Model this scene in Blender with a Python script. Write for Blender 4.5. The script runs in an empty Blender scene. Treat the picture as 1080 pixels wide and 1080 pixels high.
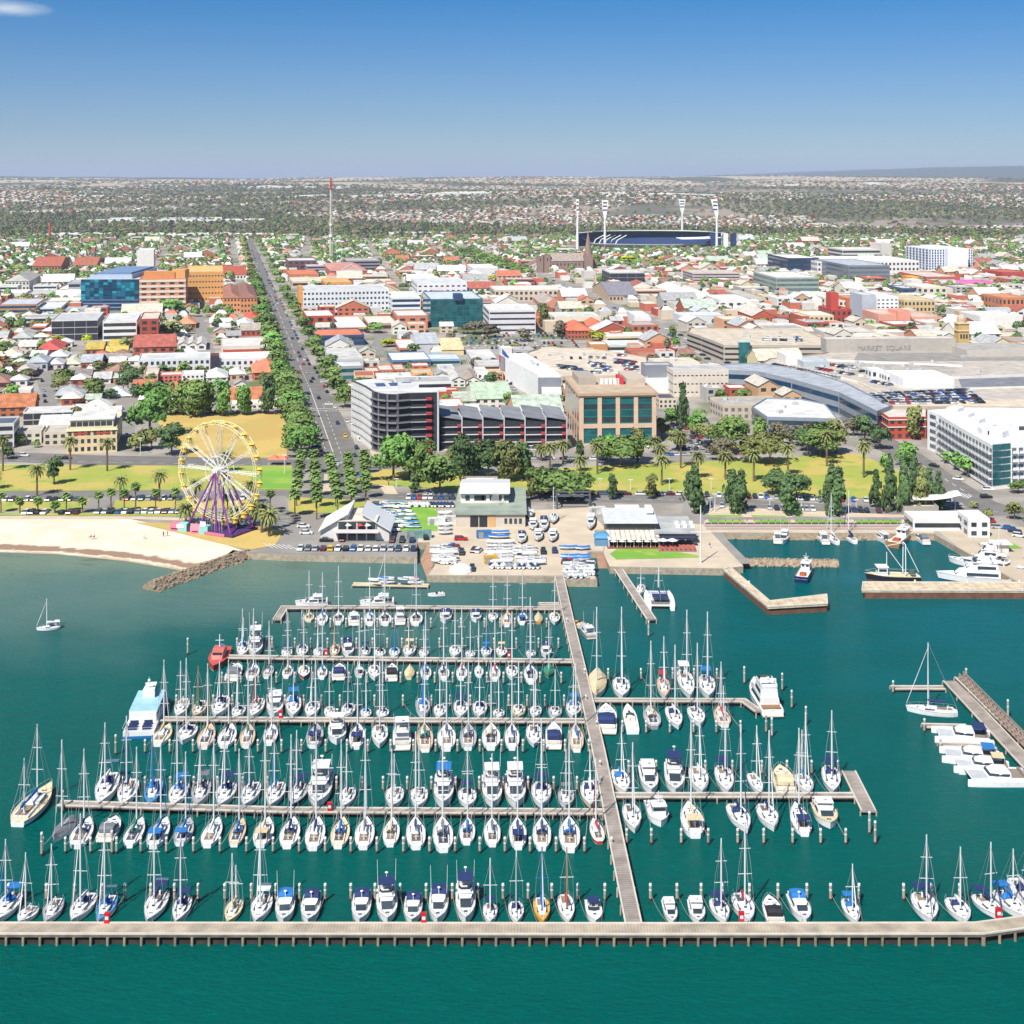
import bpy, math, random
import numpy as np
from mathutils import Vector, Matrix
R = math.radians
random.seed(7)
# ------------------------------------------------------------------ camera, sky, sun, exposure
sc = bpy.context.scene
COL = sc.collection
CAMH, F, HY = 120.0,1440.0,190.0        # camera height (m), focal length and horizon row (pixels of a 1080 square)
cam = bpy.data.cameras.new('camera'); camo = bpy.data.objects.new('camera', cam); COL.objects.link(camo)
camo.location = (0,0, CAMH); camo.rotation_euler = (R(90),0,0)
cam.sensor_width = 36; cam.lens = 36 * F / 1080; cam.shift_y = -(540 - HY) / 1080
cam.clip_start = 1; cam.clip_end = 90000
sc.camera = camo
SUN_EL, SUN_DIR = 50.0,(-0.48,-0.88)     # elevation, and the compass direction that the light comes from
w = bpy.data.worlds.new('World'); sc.world = w; w.use_nodes = True
nt = w.node_tree; bg = nt.nodes['Background']; bg.inputs[1].default_value = 0.075
sky = nt.nodes.new('ShaderNodeTexSky'); sky.sky_type = 'NISHITA'; sky.sun_disc = False
sky.sun_elevation = R(SUN_EL); sky.sun_rotation = math.atan2(SUN_DIR[0], SUN_DIR[1])
sky.altitude = 120; sky.air_density = 1.0; sky.dust_density = 0.3; sky.ozone_density = 2.5
tc = nt.nodes.new('ShaderNodeTexCoord'); sx_ = nt.nodes.new('ShaderNodeSeparateXYZ'); nt.links.new(tc.outputs['Generated'], sx_.inputs[0])
rp = nt.nodes.new('ShaderNodeValToRGB'); nt.links.new(sx_.outputs[2], rp.inputs[0])     # the air clears quickly above the horizon
rp.color_ramp.elements[0].position = 0.0; rp.color_ramp.elements[0].color = (.51, .69, .97,1)
rp.color_ramp.elements[1].position = 1.0; rp.color_ramp.elements[1].color = (.95, .98,1,1)
for ps_, cl_ in ((.05,(.39, .58, .89)),(.0745,(.32, .54, .87)),(.135,(.11, .46, .83)),(.45,(.7, .86,1))):
 e_ = rp.color_ramp.elements.new(ps_); e_.color = (*cl_, 1)
hs = nt.nodes.new('ShaderNodeMixRGB'); hs.blend_type = 'MULTIPLY'; hs.inputs[0].default_value = 1
nt.links.new(sky.outputs[0], hs.inputs[1]); nt.links.new(rp.outputs[0], hs.inputs[2])
# a wisp of cirrus high in the sky
mp = nt.nodes.new('ShaderNodeMapping'); mp.vector_type = 'POINT'
nt.links.new(tc.outputs['Generated'], mp.inputs[0])
mp.inputs['Scale'].default_value = (9,9,42)
nz = nt.nodes.new('ShaderNodeTexNoise'); nz.inputs['Scale'].default_value = 1.0; nz.inputs['Detail'].default_value = 5
nt.links.new(mp.outputs[0], nz.inputs['Vector'])
cd = Vector(((4 - 540) / F, 1,(HY - 9) / F)).normalized()
vm = nt.nodes.new('ShaderNodeVectorMath'); vm.operation = 'SUBTRACT'; vm.inputs[1].default_value = cd
nt.links.new(tc.outputs['Generated'], vm.inputs[0])
vs = nt.nodes.new('ShaderNodeVectorMath'); vs.operation = 'MULTIPLY'; vs.inputs[1].default_value = (1.0,1.0,5.0)
nt.links.new(vm.outputs[0], vs.inputs[0])
vl = nt.nodes.new('ShaderNodeVectorMath'); vl.operation = 'LENGTH'; nt.links.new(vs.outputs[0], vl.inputs[0])
m1 = nt.nodes.new('ShaderNodeMapRange'); m1.inputs[1].default_value = 0.034; m1.inputs[2].default_value = 0.0
nt.links.new(vl.outputs['Value'], m1.inputs[0])
m2 = nt.nodes.new('ShaderNodeMapRange'); m2.inputs[1].default_value = 0.40; m2.inputs[2].default_value = 0.6
nt.links.new(nz.outputs[0], m2.inputs[0])
mm = nt.nodes.new('ShaderNodeMath'); mm.operation = 'MULTIPLY'; nt.links.new(m1.outputs[0], mm.inputs[0]); nt.links.new(m2.outputs[0], mm.inputs[1])
mx = nt.nodes.new('ShaderNodeMixRGB'); mx.inputs[2].default_value = (9,9.3,9.6,1)
nt.links.new(mm.outputs[0], mx.inputs[0]); nt.links.new(hs.outputs[0], mx.inputs[1]); nt.links.new(mx.outputs[0], bg.inputs[0])
sl = bpy.data.lights.new('sun','SUN'); sl.energy = 4.8; sl.angle = R(0.5); sl.color = (1,0.945,0.87)
so = bpy.data.objects.new('sun', sl); COL.objects.link(so)
sd = Vector((SUN_DIR[0], SUN_DIR[1], 0)).normalized() * math.cos(R(SUN_EL)) + Vector((0,0, math.sin(R(SUN_EL))))
so.rotation_euler = sd.to_track_quat('Z','Y').to_euler(); so.location = (-200,-200,500)
sc.view_settings.view_transform = 'Standard'; sc.view_settings.look = 'None'
sc.view_settings.exposure = 0.46; sc.view_settings.gamma = 1.0
sc.cycles.max_bounces = 5; sc.cycles.diffuse_bounces = 2; sc.cycles.glossy_bounces = 2
sc.cycles.transparent_max_bounces = 4; sc.cycles.transmission_bounces = 2; sc.cycles.volume_bounces = 1
sc.cycles.use_denoising = True; sc.cycles.caustics_reflective = False; sc.cycles.caustics_refractive = False

# ------------------------------------------------------------------ materials
def hexc(h):
 c = [int(h[i:i + 2], 16) / 255 for i in (0,2,4)]
 return tuple((x / 12.92 if x <= 0.04045 else ((x + 0.055) / 1.055) ** 2.4) for x in c)
_M = {}
def mat(key, col=None, rough=0.6, var=0.0, scale=0.6, metal=0.0, spec=0.5, detail=3):
 """col: hex as sRGB or a linear triple; var: how far a soft noise and the object's own tone move the colour."""
 if key in _M: return _M[key]
 if isinstance(col, str): col = hexc(col)
 m = bpy.data.materials.new(key); m.use_nodes = True
 t = m.node_tree; b = t.nodes['Principled BSDF']
 b.inputs['Roughness'].default_value = rough; b.inputs['Metallic'].default_value = metal
 b.inputs['Specular IOR Level'].default_value = spec
 b.inputs['Base Color'].default_value = (*col, 1); m.diffuse_color = (*col, 1)
 if var:
  g = t.nodes.new('ShaderNodeNewGeometry'); n = t.nodes.new('ShaderNodeTexNoise')
  n.inputs['Scale'].default_value = scale; n.inputs['Detail'].default_value = detail
  t.links.new(g.outputs['Position'], n.inputs['Vector'])
  r = t.nodes.new('ShaderNodeMapRange'); r.inputs[1].default_value = 0.3; r.inputs[2].default_value = 0.7
  r.inputs[3].default_value = 1 - var; r.inputs[4].default_value = 1 + var
  t.links.new(n.outputs[0], r.inputs[0])
  oi = t.nodes.new('ShaderNodeObjectInfo'); r2 = t.nodes.new('ShaderNodeMapRange')
  r2.inputs[3].default_value = 1 - var * 0.6; r2.inputs[4].default_value = 1 + var * 0.6
  t.links.new(oi.outputs['Random'], r2.inputs[0])
  mu = t.nodes.new('ShaderNodeMath'); mu.operation = 'MULTIPLY'
  t.links.new(r.outputs[0], mu.inputs[0]); t.links.new(r2.outputs[0], mu.inputs[1])
  v = t.nodes.new('ShaderNodeVectorMath'); v.operation = 'SCALE'; v.inputs[0].default_value = col
  t.links.new(mu.outputs[0], v.inputs['Scale']); t.links.new(v.outputs[0], b.inputs['Base Color'])
 _M[key] = m
 return m
def flat(hexs, rough=0.6, var=0.10, **k): return mat('c_' + hexs + ('' if rough == 0.6 else '_%d' % (rough * 100)), hexs, rough, var, **k)
def stripes(key, c1, c2, size, axis=0, rough=0.7, duty=0.5, obj=True, c3=None, size2=1.0, axis2=2, duty2=0.5):
 """procedural bands: c2 lines on c1 along an object axis (planks, sheet seams); optional second set."""
 if key in _M: return _M[key]
 m = bpy.data.materials.new(key); m.use_nodes = True; t = m.node_tree; b = t.nodes['Principled BSDF']
 b.inputs['Roughness'].default_value = rough
 c1 = hexc(c1) if isinstance(c1, str) else c1; c2 = hexc(c2) if isinstance(c2, str) else c2
 tc = t.nodes.new('ShaderNodeTexCoord'); sp = t.nodes.new('ShaderNodeSeparateXYZ')
 t.links.new(tc.outputs['Object'], sp.inputs[0])
 def band(ax, size, duty):
  mo = t.nodes.new('ShaderNodeMath'); mo.operation = 'PINGPONG'; mo.inputs[1].default_value = size / 2
  t.links.new(sp.outputs[ax], mo.inputs[0])
  g = t.nodes.new('ShaderNodeMath'); g.operation = 'GREATER_THAN'; g.inputs[1].default_value = size / 2 * (1 - duty)
  t.links.new(mo.outputs[0], g.inputs[0]); return g.outputs[0]
 n = t.nodes.new('ShaderNodeTexNoise'); n.inputs['Scale'].default_value = 0.35; n.inputs['Detail'].default_value = 5
 t.links.new(tc.outputs['Object'], n.inputs['Vector'])
 r = t.nodes.new('ShaderNodeMapRange'); r.inputs[1].default_value = 0.3; r.inputs[2].default_value = 0.7
 r.inputs[3].default_value = 0.68; r.inputs[4].default_value = 1.22; t.links.new(n.outputs[0], r.inputs[0])
 mi = t.nodes.new('ShaderNodeMixRGB'); mi.inputs[1].default_value = (*c1,1); mi.inputs[2].default_value = (*c2,1)
 t.links.new(band(axis, size, duty), mi.inputs[0]); out = mi.outputs[0]
 if c3:
  mj = t.nodes.new('ShaderNodeMixRGB'); mj.inputs[2].default_value = (*hexc(c3),1)
  t.links.new(band(axis2, size2, duty2), mj.inputs[0]); t.links.new(out, mj.inputs[1]); out = mj.outputs[0]
 v = t.nodes.new('ShaderNodeVectorMath'); v.operation = 'SCALE'
 t.links.new(out, v.inputs[0]); t.links.new(r.outputs[0], v.inputs['Scale']); t.links.new(v.outputs[0], b.inputs['Base Color'])
 _M[key] = m; return m
GLASS = mat('window_glass',(0.035,0.05,0.06),0.12,0.25,0.3)
DARK = mat('dark_opening',(0.02,0.022,0.026),0.6)

# ------------------------------------------------------------------ geometry helpers
def G(px, py, z=2.0):
 """the world point that shows at pixel (px, py) of the photograph at height z"""
 Y = F * (CAMH - z) / (py - HY)
 return Vector(((px - 540) * Y / F, Y, z))
def PX(p):
 return 540 + p[0] * F / p[1], HY + (CAMH - p[2]) * F / p[1]
class MB:
 def __init__(s): s.v = []; s.f = []; s.m = []
 def add(s, vs, fs, mi=0):
  o = len(s.v); s.v += [tuple(p) for p in vs]; s.f += [tuple(i + o for i in f) for f in fs]; s.m += [mi] * len(fs); return s
 def box(s, x0, y0, z0, x1, y1, z1, mi=0, bottom=True):
  fs = [(0,1,5,4),(1,3,7,5),(3,2,6,7),(2,0,4,6),(4,5,7,6)] + ([(0,2,3,1)] if bottom else [])
  return s.add([(x, y, z) for z in (z0, z1) for y in (y0, y1) for x in (x0, x1)], fs, mi)
 def obox(s, c, ax, hx, hy, z0, z1, mi=0):
  ca, sa = math.cos(ax), math.sin(ax)
  P = [(c[0] + ca * a - sa * b, c[1] + sa * a + ca * b, z) for z in (z0, z1) for a, b in ((-hx, -hy),(hx, -hy),(-hx, hy),(hx, hy))]
  return s.add(P, [(0,1,5,4),(1,3,7,5),(3,2,6,7),(2,0,4,6),(4,5,7,6),(0,2,3,1)], mi)
 def prism(s, poly, z0, z1, mi=0, bottom=False, mtop=None):
  n = len(poly); zb = z0 if isinstance(z0,(list, tuple)) else [z0] * n; zt = z1 if isinstance(z1,(list, tuple)) else [z1] * n
  o = [(p[0], p[1], zb[i]) for i, p in enumerate(poly)] + [(p[0], p[1], zt[i]) for i, p in enumerate(poly)]
  s.add(o, [(i, (i + 1) % n, n + (i + 1) % n, n + i) for i in range(n)], mi)
  s.add(o[n:], [tuple(range(n))], mi if mtop is None else mtop)
  if bottom: s.add(o[:n], [tuple(range(n))[::-1]], mi)
  return s
 def tube(s, p, q, r0, r1=None, n=6, mi=0, cap=True):
  p, q = Vector(p), Vector(q); r1 = r0 if r1 is None else r1; d = (q - p)
  if d.length < 1e-6: return s
  d.normalize(); a = d.orthogonal().normalized(); b = d.cross(a)
  ring = lambda c, r: [c + (a * math.cos(2 * math.pi * i / n) + b * math.sin(2 * math.pi * i / n)) * r for i in range(n)]
  fs = [(i, (i + 1) % n, n + (i + 1) % n, n + i) for i in range(n)]
  if cap: fs += [tuple(range(n))[::-1], tuple(range(n, 2 * n))]
  return s.add(ring(p, r0) + ring(q, r1), fs, mi)
 def path(s, pts, r, n=6, mi=0):
  for a, b in zip(pts, pts[1:]): s.tube(a, b, r, r, n, mi)
  return s
 def quad(s, a, b, c, d, mi=0): return s.add([a, b, c, d], [(0,1,2,3)], mi)
 def loft(s, rings, mi=0, cap=True, closed=True):
  n = len(rings[0]); o = [p for r in rings for p in r]; fs = []
  for k in range(len(rings) - 1):
   for i in range(n if closed else n - 1):
    j = (i + 1) % n; fs.append((k * n + i, k * n + j, (k + 1) * n + j, (k + 1) * n + i))
  if cap: fs += [tuple(range(n))[::-1], tuple(range((len(rings) - 1) * n, len(rings) * n))]
  return s.add(o, fs, mi)
 def ball(s, c, r, n=8, k=5, mi=0, sz=1.0, jit=0.0, rnd=random):
  rings = []
  for a in range(k + 1):
   th = math.pi * a / k; rr = max(math.sin(th),0.02) * r
   rings.append([(c[0] + rr * math.cos(2 * math.pi * i / n) * (1 + jit * (rnd.random() - .5)), c[1] + rr * math.sin(2 * math.pi * i / n) * (1 + jit * (rnd.random() - .5)), c[2] - math.cos(th) * r * sz) for i in range(n)])
  return s.loft(rings, mi)
def mesh(m, mats, name='mesh', smooth=False):
 me = bpy.data.meshes.new(name); me.from_pydata(m.v, [], m.f)
 for x in (mats if isinstance(mats, (list, tuple)) else [mats]): me.materials.append(x)
 if any(m.m): me.polygons.foreach_set('material_index', m.m)
 if smooth: me.polygons.foreach_set('use_smooth', [True] * len(m.f))
 me.update(); return me
def npmesh(name, V, Fq, mi=None, mats=()):
 """mesh from numpy arrays of vertices and quads/tris"""
 me = bpy.data.meshes.new(name); n = len(Fq); k = Fq.shape[1]
 me.vertices.add(len(V)); me.vertices.foreach_set('co', V.astype(np.float32).ravel())
 me.loops.add(n * k); me.loops.foreach_set('vertex_index', Fq.astype(np.int32).ravel())
 me.polygons.add(n); me.polygons.foreach_set('loop_start', np.arange(0, n * k, k, dtype=np.int32))
 me.polygons.foreach_set('loop_total', np.full(n, k, dtype=np.int32))
 for x in mats: me.materials.append(x)
 if mi is not None: me.polygons.foreach_set('material_index', mi.astype(np.int32))
 me.update(calc_edges=True); me.validate(); me.shade_flat(); return me
def obj(name, m, mats=None, parent=None, loc=None, rz=0, sc_=None, smooth=False):
 me = mesh(m, mats, name, smooth) if isinstance(m, MB) else m
 o = bpy.data.objects.new(name, me); COL.objects.link(o)
 if parent is not None: o.parent = parent
 if loc is not None: o.location = loc
 if rz: o.rotation_euler = (0,0, rz)
 if sc_ is not None: o.scale = sc_
 return o
LABELS = {}
def tag(o, label, cat, group=None, kind=None):
 o['label'] = label; o['category'] = cat; LABELS.setdefault(label, []).append(o.name)
 if group: o['group'] = group
 if kind: o['kind'] = kind
 return o
def thing(name, label, cat, loc=(0,0,0), rz=0, group=None, scale=None):
 o = bpy.data.objects.new(name, None); COL.objects.link(o); o.empty_display_size = 0.5
 o.location = loc; o.rotation_euler = (0,0, rz)
 if scale is not None: o.scale = scale
 return tag(o, label, cat, group)
def struct(name, m, mats, label=None, kind='structure'):
 o = obj(name, m, mats); o['kind'] = kind
 if label: o['label'] = label
 return o
def nth(n):
 return '%d%s' % (n, 'th' if 10 <= n % 100 <= 20 else {1: 'st',2: 'nd',3: 'rd'}.get(n % 10,'th'))
# the city's street grid is turned 12 degrees against the picture
TH = R(12.0); U = Vector((math.cos(TH), math.sin(TH),0)); V_ = Vector((-math.sin(TH), math.cos(TH),0))
# ------------------------------------------------------------------ terrain, water, ground sheets
ZL = 2.0
def terr(x, y):
 """height of the land: flat by the bay, a river valley, then the far hillside suburbs and hills"""
 x = np.asarray(x, float); y = np.asarray(y, float)
 st = lambda a, b, t: (lambda q: q * q * (3 - 2 * q))(np.clip((t - a) / (b - a),0,1))
 z = ZL + 0 * y
 z = z - 5 * st(2700,3300, y) + 62 * st(3300,5600, y) + 46 * st(5600,9500, y) + 36 * st(9500,13000, y)
 z = z + st(3300,5000, y) * (9 * np.sin(x / 620 + 1.2) * np.cos(y / 830) + 5 * np.sin(x / 310 + y / 400) )
 z = z + st(9000,12500, y) * (10 * np.sin(x / 1500 + 0.4) + 6 * np.sin(x / 640 + 2))
 z = z + 250 * st(17000,23000, y) * st(2600,9000, x) + 25 * st(17000,22000, y) * np.sin(x / 1900)
 return z
def hz(x, y): return float(terr(x, y))
# water: one sheet from behind the camera to beyond the shore
wm = bpy.data.materials.new('sea_water'); wm.use_nodes = True; t = wm.node_tree; b = t.nodes['Principled BSDF']
g = t.nodes.new('ShaderNodeNewGeometry'); sp = t.nodes.new('ShaderNodeSeparateXYZ'); t.links.new(g.outputs['Position'], sp.inputs[0])
def mr(inp, a, b_, c=0.0, d=1.0, smooth=True, tree=None):
 tr = tree or t; n = tr.nodes.new('ShaderNodeMapRange')
 if smooth: n.interpolation_type = 'SMOOTHSTEP'
 n.inputs[1].default_value = a; n.inputs[2].default_value = b_; n.inputs[3].default_value = c; n.inputs[4].default_value = d
 tr.links.new(inp, n.inputs[0]); return n.outputs[0]
def mth(op, a, b_, tree=None):
 tr = tree or t; n = tr.nodes.new('ShaderNodeMath'); n.operation = op
 for i, q in enumerate((a, b_)):
  if isinstance(q, (int, float)): n.inputs[i].default_value = q
  else: tr.links.new(q, n.inputs[i])
 return n.outputs[0]
def noise(scale, detail=4, vec=None, rough=0.5, stretch=None, tree=None, dist=0.0):
 tr = tree or t; n = tr.nodes.new('ShaderNodeTexNoise'); n.inputs['Scale'].default_value = scale
 n.inputs['Detail'].default_value = detail; n.inputs['Roughness'].default_value = rough; n.inputs['Distortion'].default_value = dist
 vec = vec or tr.nodes.new('ShaderNodeNewGeometry').outputs['Position']
 if stretch:
  v = tr.nodes.new('ShaderNodeMapping'); v.inputs['Scale'].default_value = stretch[:3]
  if len(stretch) > 3: v.inputs['Rotation'].default_value = (0,0, stretch[3])
  tr.links.new(vec, v.inputs[0]); vec = v.outputs[0]
 tr.links.new(vec, n.inputs['Vector']); return n.outputs[0]
def mixc(fac, c1, c2, tree=None):
 tr = tree or t; n = tr.nodes.new('ShaderNodeMixRGB')
 for i, q in enumerate((fac, c1, c2)):
  if isinstance(q, tuple): n.inputs[i].default_value = (*q, 1)
  elif isinstance(q, (int, float)): n.inputs[i].default_value = q
  else: tr.links.new(q, n.inputs[i])
 return n.outputs[0]
# the sea bed shows pale through the shallows by the beach, with dark weed patches
wob = mth('MULTIPLY', mth('SUBTRACT', noise(0.02,3),0.5),90.0)
yy = mth('ADD', sp.outputs[1], wob)
deep = mixc(mr(sp.outputs[1], 200,420),(0.0,0.086,0.073), mixc(mr(sp.outputs[0], -60,130),(0.0,0.092,0.090),(0.0,0.104,0.130)))
deep = mixc(mr(noise(0.012,4, stretch=(1,2.6,1, .2)),0.4,0.6), deep, mixc(0.5, deep, (0.0,0.076,0.067)))
mid = mth('MULTIPLY', mr(yy, 330,395), mr(sp.outputs[0], 60,-60))
deep = mixc(mth('MULTIPLY', mr(noise(0.35,5, stretch=(1,2.6,1,0.3)),0.5,0.75),0.22), deep, (0.0,0.16,0.14))  # wave sparkle painted into the colour as lighter streaks
c = mixc(mth('MULTIPLY', mid, 0.9), deep, (0.075,0.160,0.145))
sh = mth('MULTIPLY', mr(yy, 385,436), mr(sp.outputs[0], -30,-95))
c = mixc(sh, c, (0.13,0.20,0.15))
weed = mth('MULTIPLY', mr(noise(0.05,4, stretch=(1,2.4,1,0.2)),0.56,0.66), mth('MULTIPLY', sh, 0.6))
c = mixc(weed, c, (0.07,0.10,0.075))
t.links.new(c, b.inputs['Base Color'])
b.inputs['Roughness'].default_value = 0.10; b.inputs['IOR'].default_value = 1.33; b.inputs['Specular IOR Level'].default_value = 0.03
bn = mth('ADD', mth('MULTIPLY', noise(0.75,5, stretch=(1,1.9,1,0.35), rough=0.6),1.0), mth('MULTIPLY', noise(0.12,3, stretch=(1,2.0,1,-0.2)),1.3))
bu = t.nodes.new('ShaderNodeBump'); bu.inputs['Strength'].default_value = 0.8; bu.inputs['Distance'].default_value = 0.5
t.links.new(bn, bu.inputs['Height']); t.links.new(bu.outputs[0], b.inputs['Normal'])
m = MB(); m.quad((-9000,-1500,0),(9000,-1500,0),(9000,900,0),(-9000,900,0)); struct('water', m, wm, 'teal bay water')
# land ground material: pale paving close by, mottled lots, olive and straw land far off
gm = bpy.data.materials.new('land_ground'); gm.use_nodes = True; t = gm.node_tree; b = t.nodes['Principled BSDF']; b.inputs['Roughness'].default_value = 0.9
g = t.nodes.new('ShaderNodeNewGeometry'); sp = t.nodes.new('ShaderNodeSeparateXYZ'); t.links.new(g.outputs['Position'], sp.inputs[0])
c = mixc(mr(noise(0.05,4),0.4,0.6),(0.26,0.235,0.20),(0.36,0.33,0.29))
c = mixc(mth('MULTIPLY', mr(noise(0.021,3),0.5,0.6), mr(sp.outputs[1], 640,760)), c, (0.13,0.16,0.06))
fa = mr(sp.outputs[1], 2500,3200)
fc = mixc(mr(noise(0.0035,5),0.42,0.6),(0.13,0.125,0.085),(0.30,0.25,0.19))
c = mixc(fa, c, fc)
fd = mr(sp.outputs[1], 6500,8500)
pad = mixc(mr(noise(0.0011,4, stretch=(1,0.6,1)),0.44,0.52),(0.09,0.10,0.055),(0.46,0.38,0.26))
c = mixc(fd, c, pad)
c = mixc(mr(sp.outputs[1], 13000,15000), c, (0.05,0.07,0.05))
t.links.new(c, b.inputs['Base Color'])
# shoreline, left to right (pixels at quay height)
SHORE = [(-500,560),(0,556),(150,563),(222,574),(262,583),(300,585),(440,588),(440,573),(452,573),(458,596),(450,607),(594,608),(594,611.5),(630,612),(620,582),
   (636,582),(643,598),(762,600),(784,597.5),(780,589),(747,562),(985,563),(1080,618),(1500,640)]
m = MB(); near = [G(x, y, ZL) for x, y in SHORE]
ys = [620,700]
far_r = Vector((1400,700, ZL)); far_l = Vector((-1400,700, ZL))
poly = near + [far_r, far_l]
from mathutils.geometry import tessellate_polygon
tris = tessellate_polygon([poly])
m.add(poly, [tuple(x) for x in tris])
for a, b2 in zip(near, near[1:]): m.quad((a.x, a.y, -2),(b2.x, b2.y, -2), b2, a, 1)
# the hinterland as a grid whose rows widen with distance
rows = np.concatenate([np.arange(700,2600,100), np.arange(2600,7000,90), np.geomspace(7000,40000,60)])
nx = 90
grid = []
for y in rows:
 hw = 1400 + max(0, y - 700) * 0.62
 xs = np.linspace(-hw, hw, nx); zs = terr(xs, np.full(nx, y))
 if y == rows[0]: zs[:] = ZL
 grid.append(np.stack([xs, np.full(nx, y), zs], 1))
V0 = np.concatenate(grid); i = np.arange(nx - 1)
FQ = np.concatenate([np.stack([k * nx + i, k * nx + i + 1,(k + 1) * nx + i + 1,(k + 1) * nx + i], 1) for k in range(len(rows) - 1)])
m.add(V0.tolist(), FQ.tolist())
sea_wall = mat('sea_wall','9c8f7c',0.85,0.25,0.8)
o = struct('ground', m, [gm, sea_wall], 'city ground behind the bay')
# ---- flat sheets
asphalt = mat('asphalt','76736f',0.9,0.14,0.15); asphalt2 = mat('asphalt_pale','8a8680',0.9,0.14,0.1)
pave = mat('footpath','c4b49c',0.9,0.1,0.3); white_line = mat('road_paint',(0.7,0.7,0.68),0.7)
def grassmat(key, c1, c2, c3, s=0.06):
 global t
 m_ = bpy.data.materials.new(key); m_.use_nodes = True; t = m_.node_tree; b_ = t.nodes['Principled BSDF']; b_.inputs['Roughness'].default_value = 0.95
 c_ = mixc(mr(noise(s, 4),0.42,0.6), hexc(c1), hexc(c2)); c_ = mixc(mr(noise(s * 2.3,5),0.55,0.68), c_, hexc(c3))
 c_ = mixc(mth('MULTIPLY', noise(3.0,3),0.35), c_, hexc(c1)); t.links.new(c_, b_.inputs['Base Color']); return m_
lawn = grassmat('lawn','9aa244','bca65a','78a042',0.045)
green_lawn = grassmat('watered_lawn','6fa036','8cab42','a0a84c',0.06)
straw = grassmat('dry_grass','c2a860','b69a54','a8a058',0.03)
sand = grassmat('beach_sand','d9ceba','d2c6b0','e0d8c8',0.05)
LAYER = [0.0]
def sheet(name, pts, m_, z=None, label=None, world=False):
 LAYER[0] += 0.0007
 z = ZL + (0.09 if name == 'lawn' else 0.02) + LAYER[0] if z is None else z
 P = [Vector((p[0], p[1], z)) if world else G(p[0], p[1], z) for p in pts]
 mb = MB(); mb.add(P, [tuple(x) for x in tessellate_polygon([P])])
 return struct(name, mb, m_, label)
def strip(pts, wpx, name, m_, z=None, widths=None):
 """a road along pixel points with a real width in metres"""
 LAYER[0] += 0.0007
 z = ZL + 0.02 + LAYER[0] if z is None else z
 P = [G(x, y, z) for x, y in pts]; L = []; Rr = []
 for i, p in enumerate(P):
  d = (P[min(i + 1, len(P) - 1)] - P[max(i - 1,0)]).normalized(); n = Vector((-d.y, d.x, 0)); w_ = (widths[i] if widths else wpx) / 2
  L.append(p + n * w_); Rr.append(p - n * w_)
 mb = MB()
 for i in range(len(P) - 1): mb.quad(Rr[i], Rr[i + 1], L[i + 1], L[i])
 struct(name, mb, m_); return P
OCC = []     # occupied ground: list of (polygon, margin) that houses and trees keep clear of
def occ_px(pts): OCC.append([(p.x, p.y) for p in (G(x, y) for x, y in pts)])
def occ_line(P, w_):
 for a, b_ in zip(P, P[1:]):
  d = (b_ - a);
  if d.length < 1e-6: continue
  d.normalize(); n = Vector((-d.y, d.x, 0)) * w_ / 2
  OCC.append([tuple((a + n)[:2]), tuple((a - n)[:2]), tuple((b_ - n)[:2]), tuple((b_ + n)[:2])])
def inside(x, y, poly):
 c_ = False; n = len(poly); j = n - 1
 for i in range(n):
  xi, yi = poly[i]; xj, yj = poly[j]
  if (yi > y) != (yj > y) and x < (xj - xi) * (y - yi) / (yj - yi) + xi: c_ = not c_
  j = i
 return c_
BB = None
def occupied(x, y):
 global BB
 if BB is None or len(BB) != len(OCC): BB = [(min(p[0] for p in q), max(p[0] for p in q), min(p[1] for p in q), max(p[1] for p in q)) for q in OCC]
 for (a, b_, c_, d), q in zip(BB, OCC):
  if a <= x <= b_ and c_ <= y <= d and inside(x, y, q): return True
 return False
# the whole waterfront strip is hand laid
occ_px([(-700,495),(-700,470),(125,478),(190,478),(308,490),(308,478),(590,478),(740,478),(760,440),(960,440),(1010,510),(1200,545),(1600,560),(1600,700),(-700,700)])
# beach
m = MB(); W = [(-500,585),(0,583),(60,585),(130,592),(190,602),(206,606)]; T_ = [(-500,560),(0,556),(60,558.5),(150,563),(222,574),(246,580)]
rowsb = []
for zz, k in ((ZL + .03,0),(1.3, .35),(0.6, .7),(-0.05,1.0),(-0.8,1.25)):
 r_ = []
 for (x0, y0),(x1, y1) in zip(T_, W):
  a = G(x0, y0, ZL); b_ = G(x1, y1,0); p = a.lerp(b_, k); r_.append((p.x, p.y, zz))
 rowsb.append(r_)
m.loft(rowsb, cap=False, closed=False)
bm_ = bpy.data.materials.new('beach_slope'); bm_.use_nodes = True; t = bm_.node_tree; b = t.nodes['Principled BSDF']; b.inputs['Roughness'].default_value = 0.95
g = t.nodes.new('ShaderNodeNewGeometry'); sp = t.nodes.new('ShaderNodeSeparateXYZ'); t.links.new(g.outputs['Position'], sp.inputs[0])
zz = mth('ADD', sp.outputs[2], mth('MULTIPLY', noise(0.25,4),0.5))
c = mixc(mr(noise(0.1,4),0.35,0.65), hexc('d9ceba'), hexc('cfc2aa'))
c = mixc(mth('MULTIPLY', mr(zz, 0.95,0.8), mr(zz, 0.42,0.55)), c, hexc('8f7560')); c = mixc(mr(zz, 0.42,0.3), c, hexc('b09c80'))
t.links.new(c, b.inputs['Base Color'])
struct('beach', m, bm_, 'pale sandy beach with a band of dark seaweed')
sheet('sand', [(-500,547),(0,545),(130,546),(200,560),(262,583),(246,580),(222,574),(150,563),(60,558.5),(0,556),(-500,560)], sand, label='dry beach sand above the tide line')
sheet('path', [(-400,543.5),(145,544.5),(190,546),(240,549),(300,553),(300,556),(238,552),(190,549),(145,547.5),(-400,547)], pave)
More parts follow.
